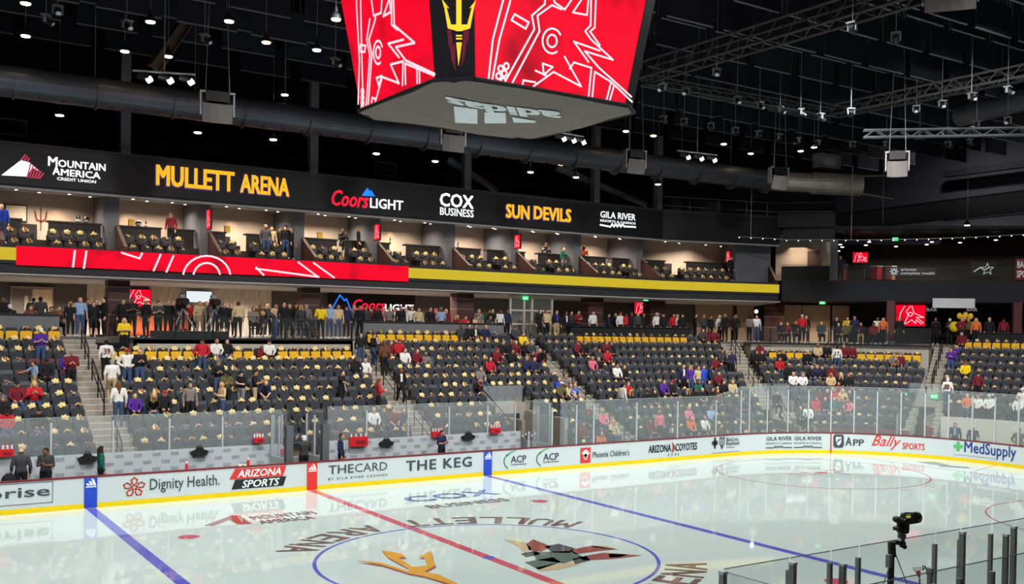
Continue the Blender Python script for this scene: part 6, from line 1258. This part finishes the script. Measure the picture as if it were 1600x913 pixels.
stand("""950 485 S n k k t a=60;961 490 S k k k t d=.6;969 489 S w k r j;978 488 S r k c j;986 487 S k k k t;996 488 S d k h t;1005 490 S k k L t d=.5;1026 490 S w k w j;1036 490 S k k c t;1052 494 S r k k t d=.2;1058 494 S w k g t d=.3;1066 495 S k k c t;1086 494 S k k k t a=60;1099 492 S d k k t;1110 496 S k k b k d=.5;1124 494 S w k w t d=.6;1133 491 S k k h u a=160;1144 492 S r k k t a=40 d=.4;1149 492 S k k k k a=-30;
1171 493 S g k k s a=170;1182 494 S w j b s a=-30 d=.4""", ZC, cr, 'behind the corner section rail')
dk = lambda u, d: P(ry(8)+1.3+d, t_at(ry(8)+1.3+d, u, 6.5))
stand("""1220 499 T k k k t yaw=-.7;1230 510 T m k k t yaw=-.7;1243 508 T k k b t yaw=-.7;1253 488 S r k w t yaw=-.7;1259 492 S k k k t yaw=-.4 d=.5;1283 510 T d k k t yaw=-.7;1307 489 S k k k t yaw=-.8 d=1.2;1310 505 T k k h t yaw=-.8;1322 507 T c k k t yaw=-.8;1324 493 S y k k k yaw=-.8 d=1.5;1335 490 S n k g t yaw=-.9;1345 505 T k q k t yaw=-.9;1365 505 T m k k t yaw=-.9;1371 497 S w k k t yaw=-.9 d=1.2;1380 498 S o k Y t yaw=-.9 d=1;1405 496 S k k g t yaw=-.9 d=1""", ZC, dk, 'on the far corner deck')
rb2 = lambda u, d: P(ry(10)+1.4+d, t_at(ry(10)+1.4+d, u, 6.5))
stand("""1462 500 S k k k t yaw=-1.1 d=3;1484 499 P k k w t yaw=-1.1 d=.6;1503 503 A m k k t yaw=-1.1;1513 500 S c k k t yaw=-1.1 d=1;1525 498 S o k Y t yaw=-1.2;1546 497 S k k g t yaw=-1.2;1568 495 S m k c t yaw=-1.2""", ZC, rb2, 'behind the end section rail')
def sx(u, d):
    x = onY(u, 380, YS+d).x
    if x > 28: x = 28+(x-28)*1.0
    return at(min(x, XE-.3), d)
stand("""2 365 S u j b t d=.9;267 345 S m k y k d=2.3 z=.35 a=-40""", 9.5, sx, 'in a left suite')
stand("""415 355 S d j g k d=1.5;424 350 S t j b t d=1.9;437 356 S k k k j d=2.0;446 358 S k j c j d=1.5;454 356 S k k Y t d=2.0""", 9.5, sx, 'in the third suite')
stand("""535 365 Q k k k t d=3.2 z=.6;560 366 S k k Y t d=2.2 z=.35 a=60;853 385 Q d k k t d=3 z=.6;880 379 S e g b t d=1.5 a=30;912 392 Q o k B t d=3 z=.6;1117 402 S k k k t d=3.2 z=.35;1126 401 S k k L k d=3.2 z=.35;1136 402 S k k c t d=3.2 z=.35;1107 404 S k k k t d=1.6""", 9.5, sx, 'in the suites')
stand("1313 398 S n k b k yaw=-.8", 9.6, lambda u, d: onP(u, 420, (39.8, 23.0, 0), (.7, .7, 0)), 'in the corner suite')
from collections import defaultdict
bp_ = defaultdict(list)
for q in STOOLS: bp_[q[5]].append(q)
for pl_, L in bp_.items():
    for k, (u, x, y, z0, zs, _p) in enumerate(sorted(L)):
        h = zs+.44-z0; rt = empty('bar_stool', (x, y, z0), 0, 'dark stool under the %s seated person %s' % (nth(k), pl_), 'stool', 'concourse stools'); b = MB(); b.lathe((x, y, z0+h-.04), [(.19, 0), (.2, .02), (.18, .05)], 14); part(b, 'seat', ARMB0, rt); b = MB(); b.tube((x, y, z0), (x, y, z0+h-.04), .03, 8); part(b, 'column', STEEL, rt); b = MB(); b.lathe((x, y, z0), [(.2, 0), (.18, .025)], 14); part(b, 'foot', STEEL, rt)
# ================================================================ SEATS AND TOWELS
SEATC = mat('seat_charcoal', (68, 72, 78), .55, vary=.08, scale=20); SEATF = mat('seat_fabric', (52, 54, 60), .9, vary=.12, scale=30); ARMB = mat('arm_black', (30, 31, 34), .6); GOLDS = mat('seat_gold', (226, 172, 22), .7, vary=.06); MARS = mat('seat_maroon', (98, 52, 54), .7)
TOW = [mat('towel_tan', (232, 207, 146), .95, vary=.06, scale=30), mat('towel_print', (150, 96, 70), .95, vary=.2, scale=30), mat('towel_white', (226, 212, 196), .95, vary=.1, scale=30)]
def seat_parts(open_=False):
    bk = MB(); M = Matrix.Translation((0, .10, .66)) @ Matrix.Rotation(radians(-11), 4, 'X'); bk.rbox((0, 0, 0), (.46, .055, .50), .09, M); bk.rbox((0, -.035, -.01), (.39, .03, .40), .07, M)
    pn = MB()
    if open_: M = Matrix.Translation((0, -.17, .44)) @ Matrix.Rotation(radians(84), 4, 'X')
    else: M = Matrix.Translation((0, -.06, .56)) @ Matrix.Rotation(radians(-8), 4, 'X')
    pn.rbox((0, 0, 0), (.45, .07, .42), .07, M); pn.rbox((0, -.04, .0), (.37, .02, .33), .05, M)
    am = MB(); am.rbox((-.265, -.06, .64), (.05, .34, .04), .012); am.hexa([(-.285, .02, 0), (-.245, .02, 0), (-.245, .16, 0), (-.285, .16, 0), (-.285, -.04, .62), (-.245, -.04, .62), (-.245, .06, .62), (-.285, .06, .62)])
    return bk, pn, am
def seat_proto(nm, mb_, mp, open_=False):
    r = empty(nm, (0, 0, 0)); bk, pn, am = seat_parts(open_)
    bk.build('backrest', mb_, r); pn.build('seat_pan', mp, r); am.build('armrest', ARMB, r); return reg(r)
def towel_mb(k):
    rnd = random.Random(k); b = MB(); n = 9; vs = []; fs = []
    W, H = .20+.04*rnd.random(), .18
    pr = [rnd.uniform(.62, 1.12) for _ in range(4)]; sk = rnd.uniform(-.35, .35); lob = [rnd.uniform(-.05, .06) for _ in range(n)]
    for s_ in (0, 1):
        for j in range(n):
            f = j/(n-1); wj = pr[0]*(1-f)+pr[1]*f+.22*sin(3.1*f*pr[2]+k)
            for i in range(n):
                g = i/(n-1)-.5; x = g*W*wj+sk*(f-.5)*H+.012*sin(9*f+k); z = (f-.5)*H*(.75+.4*pr[3]*cos(g*3+k*.7))+lob[i]*(1 if f > .5 else .6); y = -.045*(1-(2*g)**2)*(1-(2*f-1)**2)-.018*sin(i*2.1+j*1.3+k*2)
                vs.append((x, y if s_ == 0 else .02, z))
    q = n*n
    for j in range(n-1):
        for i in range(n-1):
            a = j*n+i; fs.append((a, a+1, a+n+1, a+n)); fs.append((q+a, q+a+n, q+a+n+1, q+a+1))
    ed = [(i) for i in range(n)]+[n*j+n-1 for j in range(1, n)]+[n*(n-1)+i for i in range(n-2, -1, -1)]+[n*j for j in range(n-2, 0, -1)]
    for a, c in zip(ed, ed[1:]+ed[:1]): fs.append((c, a, a+q, c+q))
    b.add([(x, y, z) for x, y, z in vs], fs, 0)
    for f in range(len(b.f)):
        c = b.v[b.f[f][0]]
        if k % 4 == 1 and abs(c[0]) < .07 and abs(c[2]) < .06: b.m[f] = 1
        if k % 4 == 3: b.m[f] = 1 if (abs(c[0]+.02) < .05 and abs(c[2]) < .07) else 2
        if k % 4 == 2 and c[2] < -.05 and c[0] < 0: b.m[f] = 1
    return b
def gold_row(si, i, t):
    x = AX+t if t <= 0 else 99
    if si == 0: return i == 10
    if si == 1: return i == 8
    if si == 2: return i == 10 and x < 13.9
    if si == 3: return i == 10 and t > -1.6 and t < 17.5
    if si == 4: return i == 8
    if si == 5: return i == 10
    return False
seats = []
for si, (nm, t0, t1, rows) in enumerate(SECT):
    for i in rows:
        t = t0+(.27 if t0 < 0 else .27/(ry(i)-AY)*57.3); j = 0
        while True:
            if t > t1-(.25 if t1 <= 0 else .25/(ry(i)-AY)*57.3): break
            st = .53 if t < 0 else .53/(ry(i)-AY)*57.3
            if seat_ok(si, i, t):
                p = P(ry(i), t, rz_(i)); u, v, d = pj(p+V((0, 0, .8)))
                if -45 < u < 1640:
                    occ = any(abs(q-t) < st*.55 for q in OCC.get((si, i), ()))
                    seats.append(dict(si=si, i=i, t=t, p=p, u=u, d=d, j=j, gold=gold_row(si, i, t), occ=occ, r=i-list(rows)[0]+1))
                    j += 1
            t += st
ps = {'c': seat_proto('arena_seat', SEATC, SEATF), 'co': seat_proto('arena_seat', SEATC, SEATF, True), 'g': seat_proto('gold_seat', ARMB, GOLDS), 'go': seat_proto('gold_seat', ARMB, GOLDS, True), 'm': seat_proto('arena_seat', MARS, SEATF)}
used = {k: False for k in ps}
def put(kind, p, rz):
    if not used[kind]:
        used[kind] = True; o = ps[kind]; o.location = p; o.rotation_euler = (0, 0, rz); return o
    return copies(ps[kind], p, rz)
char = sorted([s for s in seats if not s['gold']], key=lambda s: s['d']); near = set(id(s) for s in char[:296])
bulk = MB(); rest_t = MB(); sp = {o: seat_parts(o) for o in (False, True)}
tp_ = [towel_mb(k) for k in range(6)]; tme = []
for k, b_ in enumerate(tp_):
    me = bpy.data.meshes.new('rally_towel'); me.from_pydata(b_.v, [], b_.f); [me.materials.append(q) for q in TOW]; me.polygons.foreach_set('material_index', b_.m); me.polygons.foreach_set('use_smooth', [True]*len(me.polygons)); tme.append(me)
def stamp(dst, src, M, km):
    dst.add([M @ V(v) for v in src.v], src.f, None); n = len(src.f); dst.m[-n:] = [km]*n if km is not None else src.m
rnd = random.Random(5); order = ('left section', 'second section', 'third section', 'corner section', 'far corner section', 'end section', 'tunnel side block')
tows = []
for s in seats:
    rz = yaw_at(s['t']); key = (s['si'], s['r']); txt = '%s, row %d from the front, %s from the left' % (order[s['si']], s['r'], nth(s['j']))
    mar = s['si'] == 0 and ((s['i'] == 7 and s['j'] % 12 in (4, 5)) or (s['i'] == 6 and s['j'] % 12 in (3, 4, 6)))
    if s['gold']:
        o = put('go' if s['occ'] else 'g', s['p'], rz); tag(o, 'gold cushioned seat, '+txt, 'seat', 'gold seats')
    elif id(s) in near:
        o = put('m' if mar and not s['occ'] else ('co' if s['occ'] else 'c'), s['p'], rz); tag(o, ('maroon backed seat, ' if mar and not s['occ'] else 'charcoal folding seat, ')+txt, 'seat', 'charcoal seats')
    else:
        M = Matrix.Translation(s['p']) @ Matrix.Rotation(rz, 4, 'Z'); a, b_, c = sp[bool(s['occ'])]; stamp(bulk, a, M, 0); stamp(bulk, b_, M, 1); stamp(bulk, c, M, 2)
    if not s['occ'] and not mar and rnd.random() < .93: tows.append((s, txt))
tows.sort(key=lambda q: q[0]['d'])
for n_, (s, txt) in enumerate(tows):
    rz = yaw_at(s['t']); k = rnd.choice((0, 0, 4, 1, 2, 3, 5, 0, 4)) if s['si'] < 3 else rnd.choice((0, 3, 4, 3, 2, 1, 5)); sc_ = 1.0 if s['si'] < 3 else .8; R = Matrix.Rotation(rz, 4, 'Z') @ Matrix.Translation((rnd.uniform(-.07, .07), .02, .90)) @ Matrix.Rotation(rnd.uniform(-.35, .35), 4, 'Y') @ Matrix.Rotation(radians(-14), 4, 'X') @ Matrix.Scale(sc_, 4); M = Matrix.Translation(s['p']) @ R
    if n_ < 296:
        o = link('rally_towel', tme[k]); o.matrix_world = M; tag(o, ('pale printed' if k == 3 else 'tan')+' towel, '+txt.replace(' from the front', ' of seats'), 'towel', 'rally towels on seats')
    else: stamp(rest_t, tp_[k], M, None)
tag(bulk.build('arena_seats', [SEATC, SEATF, ARMB]), 'charcoal seats of the corner, far corner and end sections', 'seats', None, 'stuff')
# suite armchairs
scp = empty('suite_chair', (0, 0, 0)); b = MB(); M = Matrix.Translation((0, .13, .56)) @ Matrix.Rotation(radians(-10), 4, 'X'); b.rbox((0, 0, 0), (.48, .10, .48), .1, M); b.build('backrest', mat('suite_seat_black', (56, 54, 58), .7), scp); b = MB(); b.rbox((0, -.12, .38), (.46, .44, .14), .05); b.build('seat_cushion', _m['suite_seat_black'], scp); b = MB(); [b.rbox((x, -.1, .44), (.06, .40, .24), .025) for x in (-.26, .26)]; b.build('armrests', ARMB, scp); b = MB(); b.tube((0, -.1, 0), (0, -.1, .32), .05, 8); b.build('pedestal', ARMB, scp); reg(scp); sf = True
for k, (a, c) in enumerate(bays):
    for r_, (dp, z) in enumerate(((.62, 8.95), (1.62, 9.5))):
        n = int((c-a-.3)/.57); j = 0
        for q in range(n):
            x = a+.4+.57*q
            if n > 5 and q == (2 if k % 2 else n-3): continue
            p = at(x, dp, z); rz = 0 if x < 28 else atan2((FR[2]-FR[1]).y, (FR[2]-FR[1]).x)
            if pj(p)[0] < -40: continue
            o = scp if sf else copies(scp, p, rz); o.location = p; o.rotation_euler = (0, 0, rz); sf = False
            tag(o, 'black suite armchair, %s row of the %s, %s from its left' % (('front', 'back')[r_], ('%s suite' % nth(k-1)) if k else 'partly cut suite', nth(j)), 'chair', 'suite armchairs'); j += 1
            kk = rnd.choice((0, 4, 1, 2)); M = Matrix.Translation(p) @ Matrix.Rotation(rz, 4, 'Z') @ Matrix.Translation((rnd.uniform(-.05, .05), .06, .74)) @ Matrix.Rotation(rnd.uniform(-.3, .3), 4, 'Y'); stamp(rest_t, tp_[kk], M, None)
tag(rest_t.build('rally_towels', TOW), 'tan rally towels on the farther seats and in the suites', 'towels', None, 'stuff')
# ================================================================ BENCH AND PLATFORM OBJECTS
REDP = mat('plastic_red', (206, 34, 44), .4); WHP = mat('plastic_white', (225, 225, 228), .4); BAGB = mat('bag_black', (28, 28, 31), .8)
def carrier(u, v, lab, w_=.42, Y=BW-.12):
    p = onY(u, v, Y); rt = empty('drink_carrier', p, 0, lab, 'bottle carrier', 'red bottle carriers'); b = MB(); b.rbox(p, (w_, .16, w_*.5), .04); part(b, 'crate', REDP, rt); b = MB(); b.rbox(p+V((w_*.1, -.085, -.02)), (w_*.5, .01, w_*.2), .03); part(b, 'badge', DRED, rt)  # badge colour glows by itself, though it is no lamp
    n = 4
    for j in range(n):
        q = p+V((-w_*.4+w_*.8*j/(n-1), 0, w_*.18)); c = MB(); c.lathe(q, [(.03, 0), (.032, .14), (.018, .18)], 10); bt = part(c, 'bottle', WHP, rt); c = MB(); c.lathe(q+V((0, 0, .175)), [(.02, 0), (.014, .05)], 8); c.build('bottle_cap', REDP, bt, origin=tuple(rt.location))
for u, v, lab, w_ in ((8, 708, 'red bottle carrier at the left frame edge above the backdrop', .5), (404, 688, 'red bottle carrier left of the photographer gap', .4), (444, 706, 'red bottle carrier beside the left padded post', .42), (560, 690, 'large red bottle carrier behind the person in the navy suit', .78), (683, 679, 'red bottle carrier behind the person bending on the right bench', .5), (774, 673, 'red bottle carrier at the right end of the backdrop', .5)): carrier(u, v, lab, w_)
for u, v, lab in ((137, 716, 'black cloth bag hung on the backdrop left of the green shirt'), (312, 706, 'black cloth bag hung in the middle of the left backdrop'), (604, 692, 'black cloth bag hung right of the large red carrier'), (732, 682, 'black cloth bag hung near the right end of the backdrop')):
    p = onY(u, v, BW-.1); rt = empty('equipment_bag', p, 0, lab, 'bag', 'black bags on the backdrop'); b = MB(); b.slab([p+V((x, 0, z)) for x, z in ((-.27, -.14), (.25, -.14), (.31, .02), (.14, .08), (.1, .16), (-.1, .16), (-.14, .08), (-.32, 0))], .16); part(b, 'pouch', BAGB, rt); b = MB(); b.path([p+V((.10*cos(a_), 0, .16+.06*sin(a_))) for a_ in (0, .8, 1.6, 2.4, 3.14)], .015, 6); part(b, 'handle', BAGB, rt)
for u, v, lab in ((291.5, 733, 'red drink bottle standing on the boards above the health advert'), (388, 727, 'red drink bottle standing on the boards above the red and black advert')):
    p = onY(u, v, RB+.08); p.z = BH; rt = empty('drink_bottle', p, 0, lab, 'bottle'); b = MB(); b.lathe(p, [(.045, 0), (.05, .03), (.05, .17), (.03, .22)], 12); part(b, 'body', REDP, rt); b = MB(); b.lathe(p+V((0, 0, .22)), [(.032, 0), (.03, .04), (.012, .08)], 10); part(b, 'cap', WHP, rt)
p = onY(378, 733, RB+.08); p.z = BH; rt = empty('folded_towel', p, 0, 'small folded white towel lying on the boards between the bottles', 'towel'); b = MB(); b.rbox(p+V((0, 0, .03)), (.3, .14, .06), .028); part(b, 'cloth', mat('towel_cream', (225, 218, 200), .95), rt); b = MB(); b.rbox(p+V((.02, -.072, .03)), (.08, .005, .03), .01); part(b, 'print', DRED, rt)  # print glows by the same dark red
# backpack by the left bench
p = onY(14, 742, 14.0); p.z = .9; rt = empty('backpack', p, 0, 'black backpack at the lower left by the bench wall', 'bag'); b = MB(); b.ball(p, (.24, .16, .3), 12); b.ball(p+V((0, -.13, -.08)), (.16, .07, .14), 10); part(b, 'pouch', BAGB, rt); b = MB(); b.path([p+V((.08*cos(a_), 0, .29+.06*sin(a_))) for a_ in (0, .8, 1.6, 2.4, 3.14)], .016, 6); part(b, 'handle', STEEL, rt)
b = MB(); b.rbox((p.x, p.y, .3), (.9, .4, .6), .05); tag(b.build('team_bench', RUB, origin=(p.x, p.y, 0)), 'dark bench end under the black backpack', 'bench')
# hockey sticks stacked by the tunnel gate
p = onY(822, 680, 13.7); 
for k in range(5):
    x = p.x+.16*k-.2; b = MB(); rt = empty('hockey_stick', (x, 13.6+.05*k, .05), 0, 'hockey stick leaning by the bench end, %s from the left' % nth(k), 'hockey stick', 'sticks by the bench end'); b.tube((x, 13.6+.05*k, .1), (x+.06, 13.75, 1.45+.07*(k % 3)), .018, 6); part(b, 'shaft', (INKD, NAVY, PURE, DUC, GE)[k], rt); b = MB(); b.box((x-.02, 13.5, .1), (.03, .28, .07)); part(b, 'blade', INKD, rt); b = MB(); b.ball((x+.06, 13.75, 1.48+.07*(k % 3)), .035, 8); part(b, 'taped_end', PURE, rt)
# broadcast cameras on the platform
for k, u in enumerate((285, 334)):
    p = onY(u, 520, 25.2); p.z = ZC+.3; lab = 'black broadcast camera on a grey tripod, %s one on the platform' % ('left', 'right')[k]; rt = empty('broadcast_camera', p, 0, lab, 'camera', 'platform broadcast cameras')
    for a_ in (90, 215, 325): b = MB(); b.tube(p+V((0, 0, 1.05)), p+V((.62*cos(radians(a_)), .62*sin(radians(a_)), 0)), .035, 6); part(b, 'tripod_leg', mat('tripod_grey', (130, 130, 128), .5), rt)
    b = MB(); b.ball(p+V((0, 0, 1.12)), .1, 8); b.tube(p+V((.1, 0, 1.1)), p+V((.3, .45, .95)), .02, 6); part(b, 'pan_head', SBK, rt); b = MB(); b.rbox(p+V((0, .1, 1.36)), (.24, .6, .34), .03); part(b, 'camera_body', SBK, rt); b = MB(); b.lathe(p+V((0, -.2, 1.36)), [(.13, 0), (.15, .3), (.17, .36)], 14, V((0, -1, 0)).to_track_quat('Z', 'Y')); part(b, 'lens', BAGB, rt); b = MB(); b.box(p+V((.02, .2, 1.62)), (.22, .26, .16)); part(b, 'viewfinder', STEEL, rt)
b = MB(); a, c = onY(246, 522, 24.6), onY(356, 522, 24.6); b.box(((a.x+c.x)/2, 25.2, ZC+.15), (c.x-a.x, 1.6, .3)); rt = tag(b.build('camera_riser', BLK, origin=((a.x+c.x)/2, 25.2, ZC)), 'low black riser under the two broadcast cameras', 'platform')
for k, (u, Y) in enumerate(((247, 26.6), (412, 25.8), (448, 26.2), (556, 25.6), (425, 27.5))):
    p = onY(u, 515, Y); p.z = ZC; rt = empty('high_table', p, 0, 'dark high table on the concourse, %s from the left' % nth((0, 1, 3, 4, 2)[k]), 'table', 'concourse high tables'); b = MB(); b.lathe(p+V((0, 0, 1.02)), [(.4, 0), (.4, .04)], 20); part(b, 'table_top', LEDG, rt); b = MB(); b.tube(p, p+V((0, 0, 1.02)), .04, 8); part(b, 'column', STEEL, rt); b = MB(); b.lathe(p, [(.28, 0), (.26, .03)], 16); part(b, 'foot', STEEL, rt)
for k, (u, Y) in enumerate(((452, 24.6), (487, 24.6), (468, 25.4), (396, 25.2))):
    p = onY(u, 522, Y); p.z = ZC; rt = empty('folding_chair', p, 0, 'dark folding chair on the camera platform, %s from the left' % nth((1, 3, 2, 0)[k]), 'chair', 'platform folding chairs'); b = MB(); b.rbox(p+V((0, .05, .75)), (.45, .05, .35), .05); part(b, 'backrest', BAGB, rt); b = MB(); b.box(p+V((0, -.18, .46)), (.45, .42, .05)); part(b, 'seat', BAGB, rt)
    for x in (-.2, .2): b = MB(); b.tube(p+V((x, .1, .9)), p+V((x, -.38, 0)), .015, 6); part(b, 'leg', STEEL, rt); b = MB(); b.tube(p+V((x, -.36, .46)), p+V((x, .16, 0)), .015, 6); part(b, 'leg', STEEL, rt)
# lit bar fronts behind the platform
p = onY(232, 505, 28.5); rt = empty('bar_counter', (p.x, 28.5, ZC), 0, 'bar counter with glowing orange front behind the pillar', 'counter'); b = MB(); b.box((p.x+.3, 28.5, ZC+.52), (3.2, .5, 1.0)); part(b, 'front_panel', mat('bar_front', (196, 112, 76), .6), rt); b = MB(); b.box((p.x+.3, 28.45, ZC+1.05), (3.4, .65, .06)); part(b, 'top', LEDG, rt)
area('bar_glow', (p.x+.3, 27.9, ZC+.2), 2.5, 14, (1, .5, .25), .2, 160, (p.x+.3, 28.5, ZC+.8))
# handheld lights on the far deck (lamps that are on in the photograph)
for u, v, Q in ((1181, 487, ('small bright camera lamp held up behind the corner stairs', 22)),):
    p = onP(u, v, tuple(P(ry(10)+1.2, 29)), (.27, .96, 0)); rt = empty('camera_lamp', p, 0, Q[0], 'lamp'); b = MB(); b.lathe(p, [(.06, 0), (.11, .08)], 12, V((-.4, -.9, 0)).to_track_quat('Z', 'Y')); part(b, 'lens', mat('lamp_bright', (255, 250, 240), emit=20), rt); b = MB(); b.box(p+V((.03, .08, 0)), (.12, .14, .12)); part(b, 'body', SBK, rt)
# yellow bag and balloons at the corner bar
p = onP(1491, 511, tuple(P(ry(10)+1.6, 66)), (.9, .4, 0)); rt = empty('yellow_bag', p, 0, 'large yellow printed bag carried at the corner bar', 'bag'); b = MB(); b.ball(p, (.32, .3, .34), 12); part(b, 'pouch', mat('bag_yellow', (214, 184, 40), .6), rt); b = MB(); b.ball(p+V((-.12, -.22, .1)), (.1, .08, .1), 8); part(b, 'print', BAGB, rt)
rt = empty('balloon_bunch', onP(1506, 494, tuple(P(ry(10)+2.4, 66)), (.9, .4, 0)), 0, 'bunch of glossy golden balloons over the corner bar', 'balloons')
for dx, dz in ((-.25, 0), (.1, .05), (.4, -.02), (.0, -.12)): b = MB(); b.ball(V(rt.location)+V((dx*.4, -dx*.9, dz)), (.17, .17, .2), 10); part(b, 'balloon', mat('balloon_gold', (236, 190, 60), .2), rt)
# ================================================================ FOREGROUND: near boards glass, robotic camera
NY = -13.0
nu = [1130, 1234, 1298, 1342, 1461, 1500, 1548, 1622, 1700]; nx = [onY(u, 880, NY).x for u in nu]
NG = glassmat('near_glass', tint=(.93, .95, .945), haze=.035)
for i in range(len(nx)-1): pane((nx[i]+.02, NY), (nx[i+1]-.02, NY), BH, 2.83, 'clear glass pane on the near boards, %s from the left' % nth(i), 'glass panes on the near boards', NG, postm=STEEL)
for u, zt in ((1130, 2.80), (1239, 2.76), (1317, 2.6), (1503, 2.78), (1571, 2.6), (1583, 2.72)):
    x = onY(u, 880, NY-.12).x; b = MB(); b.box((x, NY-.12, (zt)/2), (.075, .09, zt)); rt = empty('glass_post', (x, NY-.12, 0), 0, 'grey steel glass post in the foreground, %s from the left' % nth(sorted((1130, 1239, 1317, 1503, 1571, 1583)).index(u)), 'post', 'foreground posts'); part(b, 'shaft', STEEL, rt); b = MB(); b.box((x, NY-.12, zt+.02), (.09, .1, .04)); part(b, 'cap', ALU, rt)
N2 = -14.7; z2 = onY(1500, 885, N2).z; x2 = [onY(u, 890, N2).x for u in (1355, 1418, 1460, 1500, 1551, 1620, 1690)]
for i in range(len(x2)-1): pane((x2[i]+.01, N2), (x2[i+1]-.01, N2), .9, z2, 'lower clear glass pane nearer the camera, %s from the left' % nth(i), 'lower foreground panes', NG, postm=STEEL)
pane((nx[0], NY-.1), (nx[0]+.05, N2), 1.0, 2.80, 'clear glass pane running back from the left foreground post', 'near box panes', NG, postm=STEEL)
b = MB(); b.box((2, -14.0, -.05), (24, 1.9, .1)); tag(b.build('floor_near', RUB), None, None, None, 'structure')
b = MB(); b.box((2, N2, .45), (24, .1, .9)); tag(b.build('wall_near', WALLG), None, None, None, 'structure')
CY = -14.0
def c2(u, v, dy=0.0): return onY(u, v, CY+dy)
rt = empty('robotic_camera', (c2(1393, 900).x, CY, 0), 0, 'black remote controlled camera on a tall pole in the foreground', 'camera'); CBK = mat('camera_black', (46, 48, 46), .45); CGR = mat('camera_olive', (62, 66, 40), .5)
b = MB(); a = c2(1393, 847); b.tube((a.x, CY, 0), a, .05, 10); b.tube(c2(1394, 870), a, .058, 10); part(b, 'mast', CBK, rt)
b = MB(); b.box(c2(1389, 877, -.06), (.07, .07, .19)); part(b, 'control_box', STEEL, rt)
b = MB(); b.path([c2(1393, 849), c2(1399, 848), c2(1407, 849), c2(1412, 853), c2(1414, 856)], .034, 8); b.ball(c2(1410, 851), .055, 10); part(b, 'elbow_arm', CBK, rt)
b = MB(); b.tube(c2(1412, 851), c2(1408, 829), .03, 8); b.tube(c2(1411, 851, .06), c2(1411, 832, .06), .022, 8); [b.lathe(c2(1409, v), [(.065, 0), (.065, .02)], 12) for v in (838, 834, 841)]; part(b, 'riser', mat('riser_grey', (120, 122, 122), .4, .3), rt)
b = MB(); b.rbox(c2(1411, 822), (.12, .14, .22), .04); b.rbox(c2(1404, 826), (.14, .1, .06), .02); b.ball(c2(1401, 812), (.055, .07, .05), 10); b.ball(c2(1408, 816), (.07, .07, .06), 10); b.tube(c2(1396, 828), c2(1405, 826), .012, 6); part(b, 'pan_tilt_head', CBK, rt)
b = MB(); b.rbox(c2(1420, 810), (.20, .16, .15), .03); part(b, 'camera_body', CGR, rt); b = MB(); b.lathe(c2(1428, 810), [(.075, 0), (.08, .06), (.09, .09)], 14, V((1, .1, .03)).to_track_quat('Z', 'Y')); part(b, 'lens', CBK, rt)
b = MB(); lp = [(1405, 810), (1409, 805), (1414, 802.5), (1430, 802), (1436, 805), (1440, 810), (1438, 814), (1434, 817), (1416, 818)]
for dy in (-.1, .1): b.path([c2(u, v, dy) for u, v in lp], .012, 6)
[b.tube(c2(u, v, -.1), c2(u, v, .1), .01, 6) for u, v in ((1414, 802.5), (1430, 802), (1440, 810), (1434, 817))]; part(b, 'guard_cage', CBK, rt)
b = MB(); [b.box(c2(1417+2.5*i, 808, -.09), (.012, .012, .03)) for i in range(3)]; part(b, 'status_lamps', mat('lamp_lime', (190, 210, 60), emit=.8), rt)
b = MB(); [b.tube(c2(1398, 863), c2(u, 913), .008, 5) for u in (1380, 1417)]; part(b, 'guy_wires', STEEL, rt)
rt = empty('dish_microphone', c2(1436, 897), 0, 'red foam microphone in a clear ribbed dish on a stand in the foreground', 'microphone'); p = c2(1435, 895); b = MB(); b.ball(p, (.032, .032, .036), 10); b.ball(p+V((.01, 0, -.05)), .022, 8); part(b, 'foam_ball', REDP, rt)
b = MB(); q0 = c2(1437, 905); [b.tube(q0, c2(1426+3*i, 887, .08*sin(i*1.5)), .006, 5) for i in range(6)]; [b.ball(c2(1426+3*i, 887, .08*sin(i*1.5)), .009, 6) for i in range(6)]; part(b, 'dish_ribs', mat('rib_clear', (190, 196, 194), .2), rt); b = MB(); b.tube(q0, (q0.x, q0.y, .0), .012, 6); b.path([c2(1442, 884), c2(1447, 887), c2(1442, 891), c2(1442, 884)], .01, 5); part(b, 'stand', STEEL, rt)
a = c2(1453, 890); rt = empty('equipment_post', (a.x, CY, 0), 0, 'short grey post with a small box beside the dish microphone', 'post'); b = MB(); b.box((a.x, CY, a.z/2), (.06, .06, a.z)); part(b, 'shaft', mat('post_grey', (128, 130, 134), .5), rt); b = MB(); b.box((a.x, CY, a.z-.03), (.085, .09, .1)); part(b, 'box', STEEL, rt)
# ================================================================ LABELS OF PEOPLE: tell look-alikes apart by order along their row
grp = defaultdict(list)
for stem, place, u, o in PEOPLE: grp[(stem, place)].append((u, o))
for (stem, place), L in grp.items():
    L.sort(key=lambda q: q[0])
    for k, (u, o) in enumerate(L):
        lab = stem+' '+place; lab = lab if len(L) == 1 else lab+', %s from left' % nth(k)
        words = lab.split()
        if len(words) > 16:
            for a_, c_ in (('person in ', 'person in '), (' with hands together', ''), (' with elbows out', ''), (' with folded arms', ', arms folded'), ('sitting with hands raised', 'sitting'), (' seating section', ' section'), (' and leaning forward', ''), (' trousers', ' trousers'), (' with short ', ', '), (' with long ', ', long '), (' with ', ', '), ('standing ', ''), ('in row', 'row'), (' of the ', ', ')):
                if len(lab.split()) <= 16: break
                lab = lab.replace(a_, c_)
        o['label'] = ' '.join(lab.split()[:16]); o['group'] = 'spectators and staff'
seen = defaultdict(list)
for stem, place, u, o in PEOPLE: seen[o['label']].append((u, o))
for lab, L in seen.items():
    if len(L) > 1:
        L.sort(key=lambda q: q[0])
        for k, (u, o) in enumerate(L): o['label'] = ' '.join(lab.split()[:13])+' %s from left' % nth(k)
for me in list(bpy.data.meshes):
    if me.users == 0: bpy.data.meshes.remove(me)
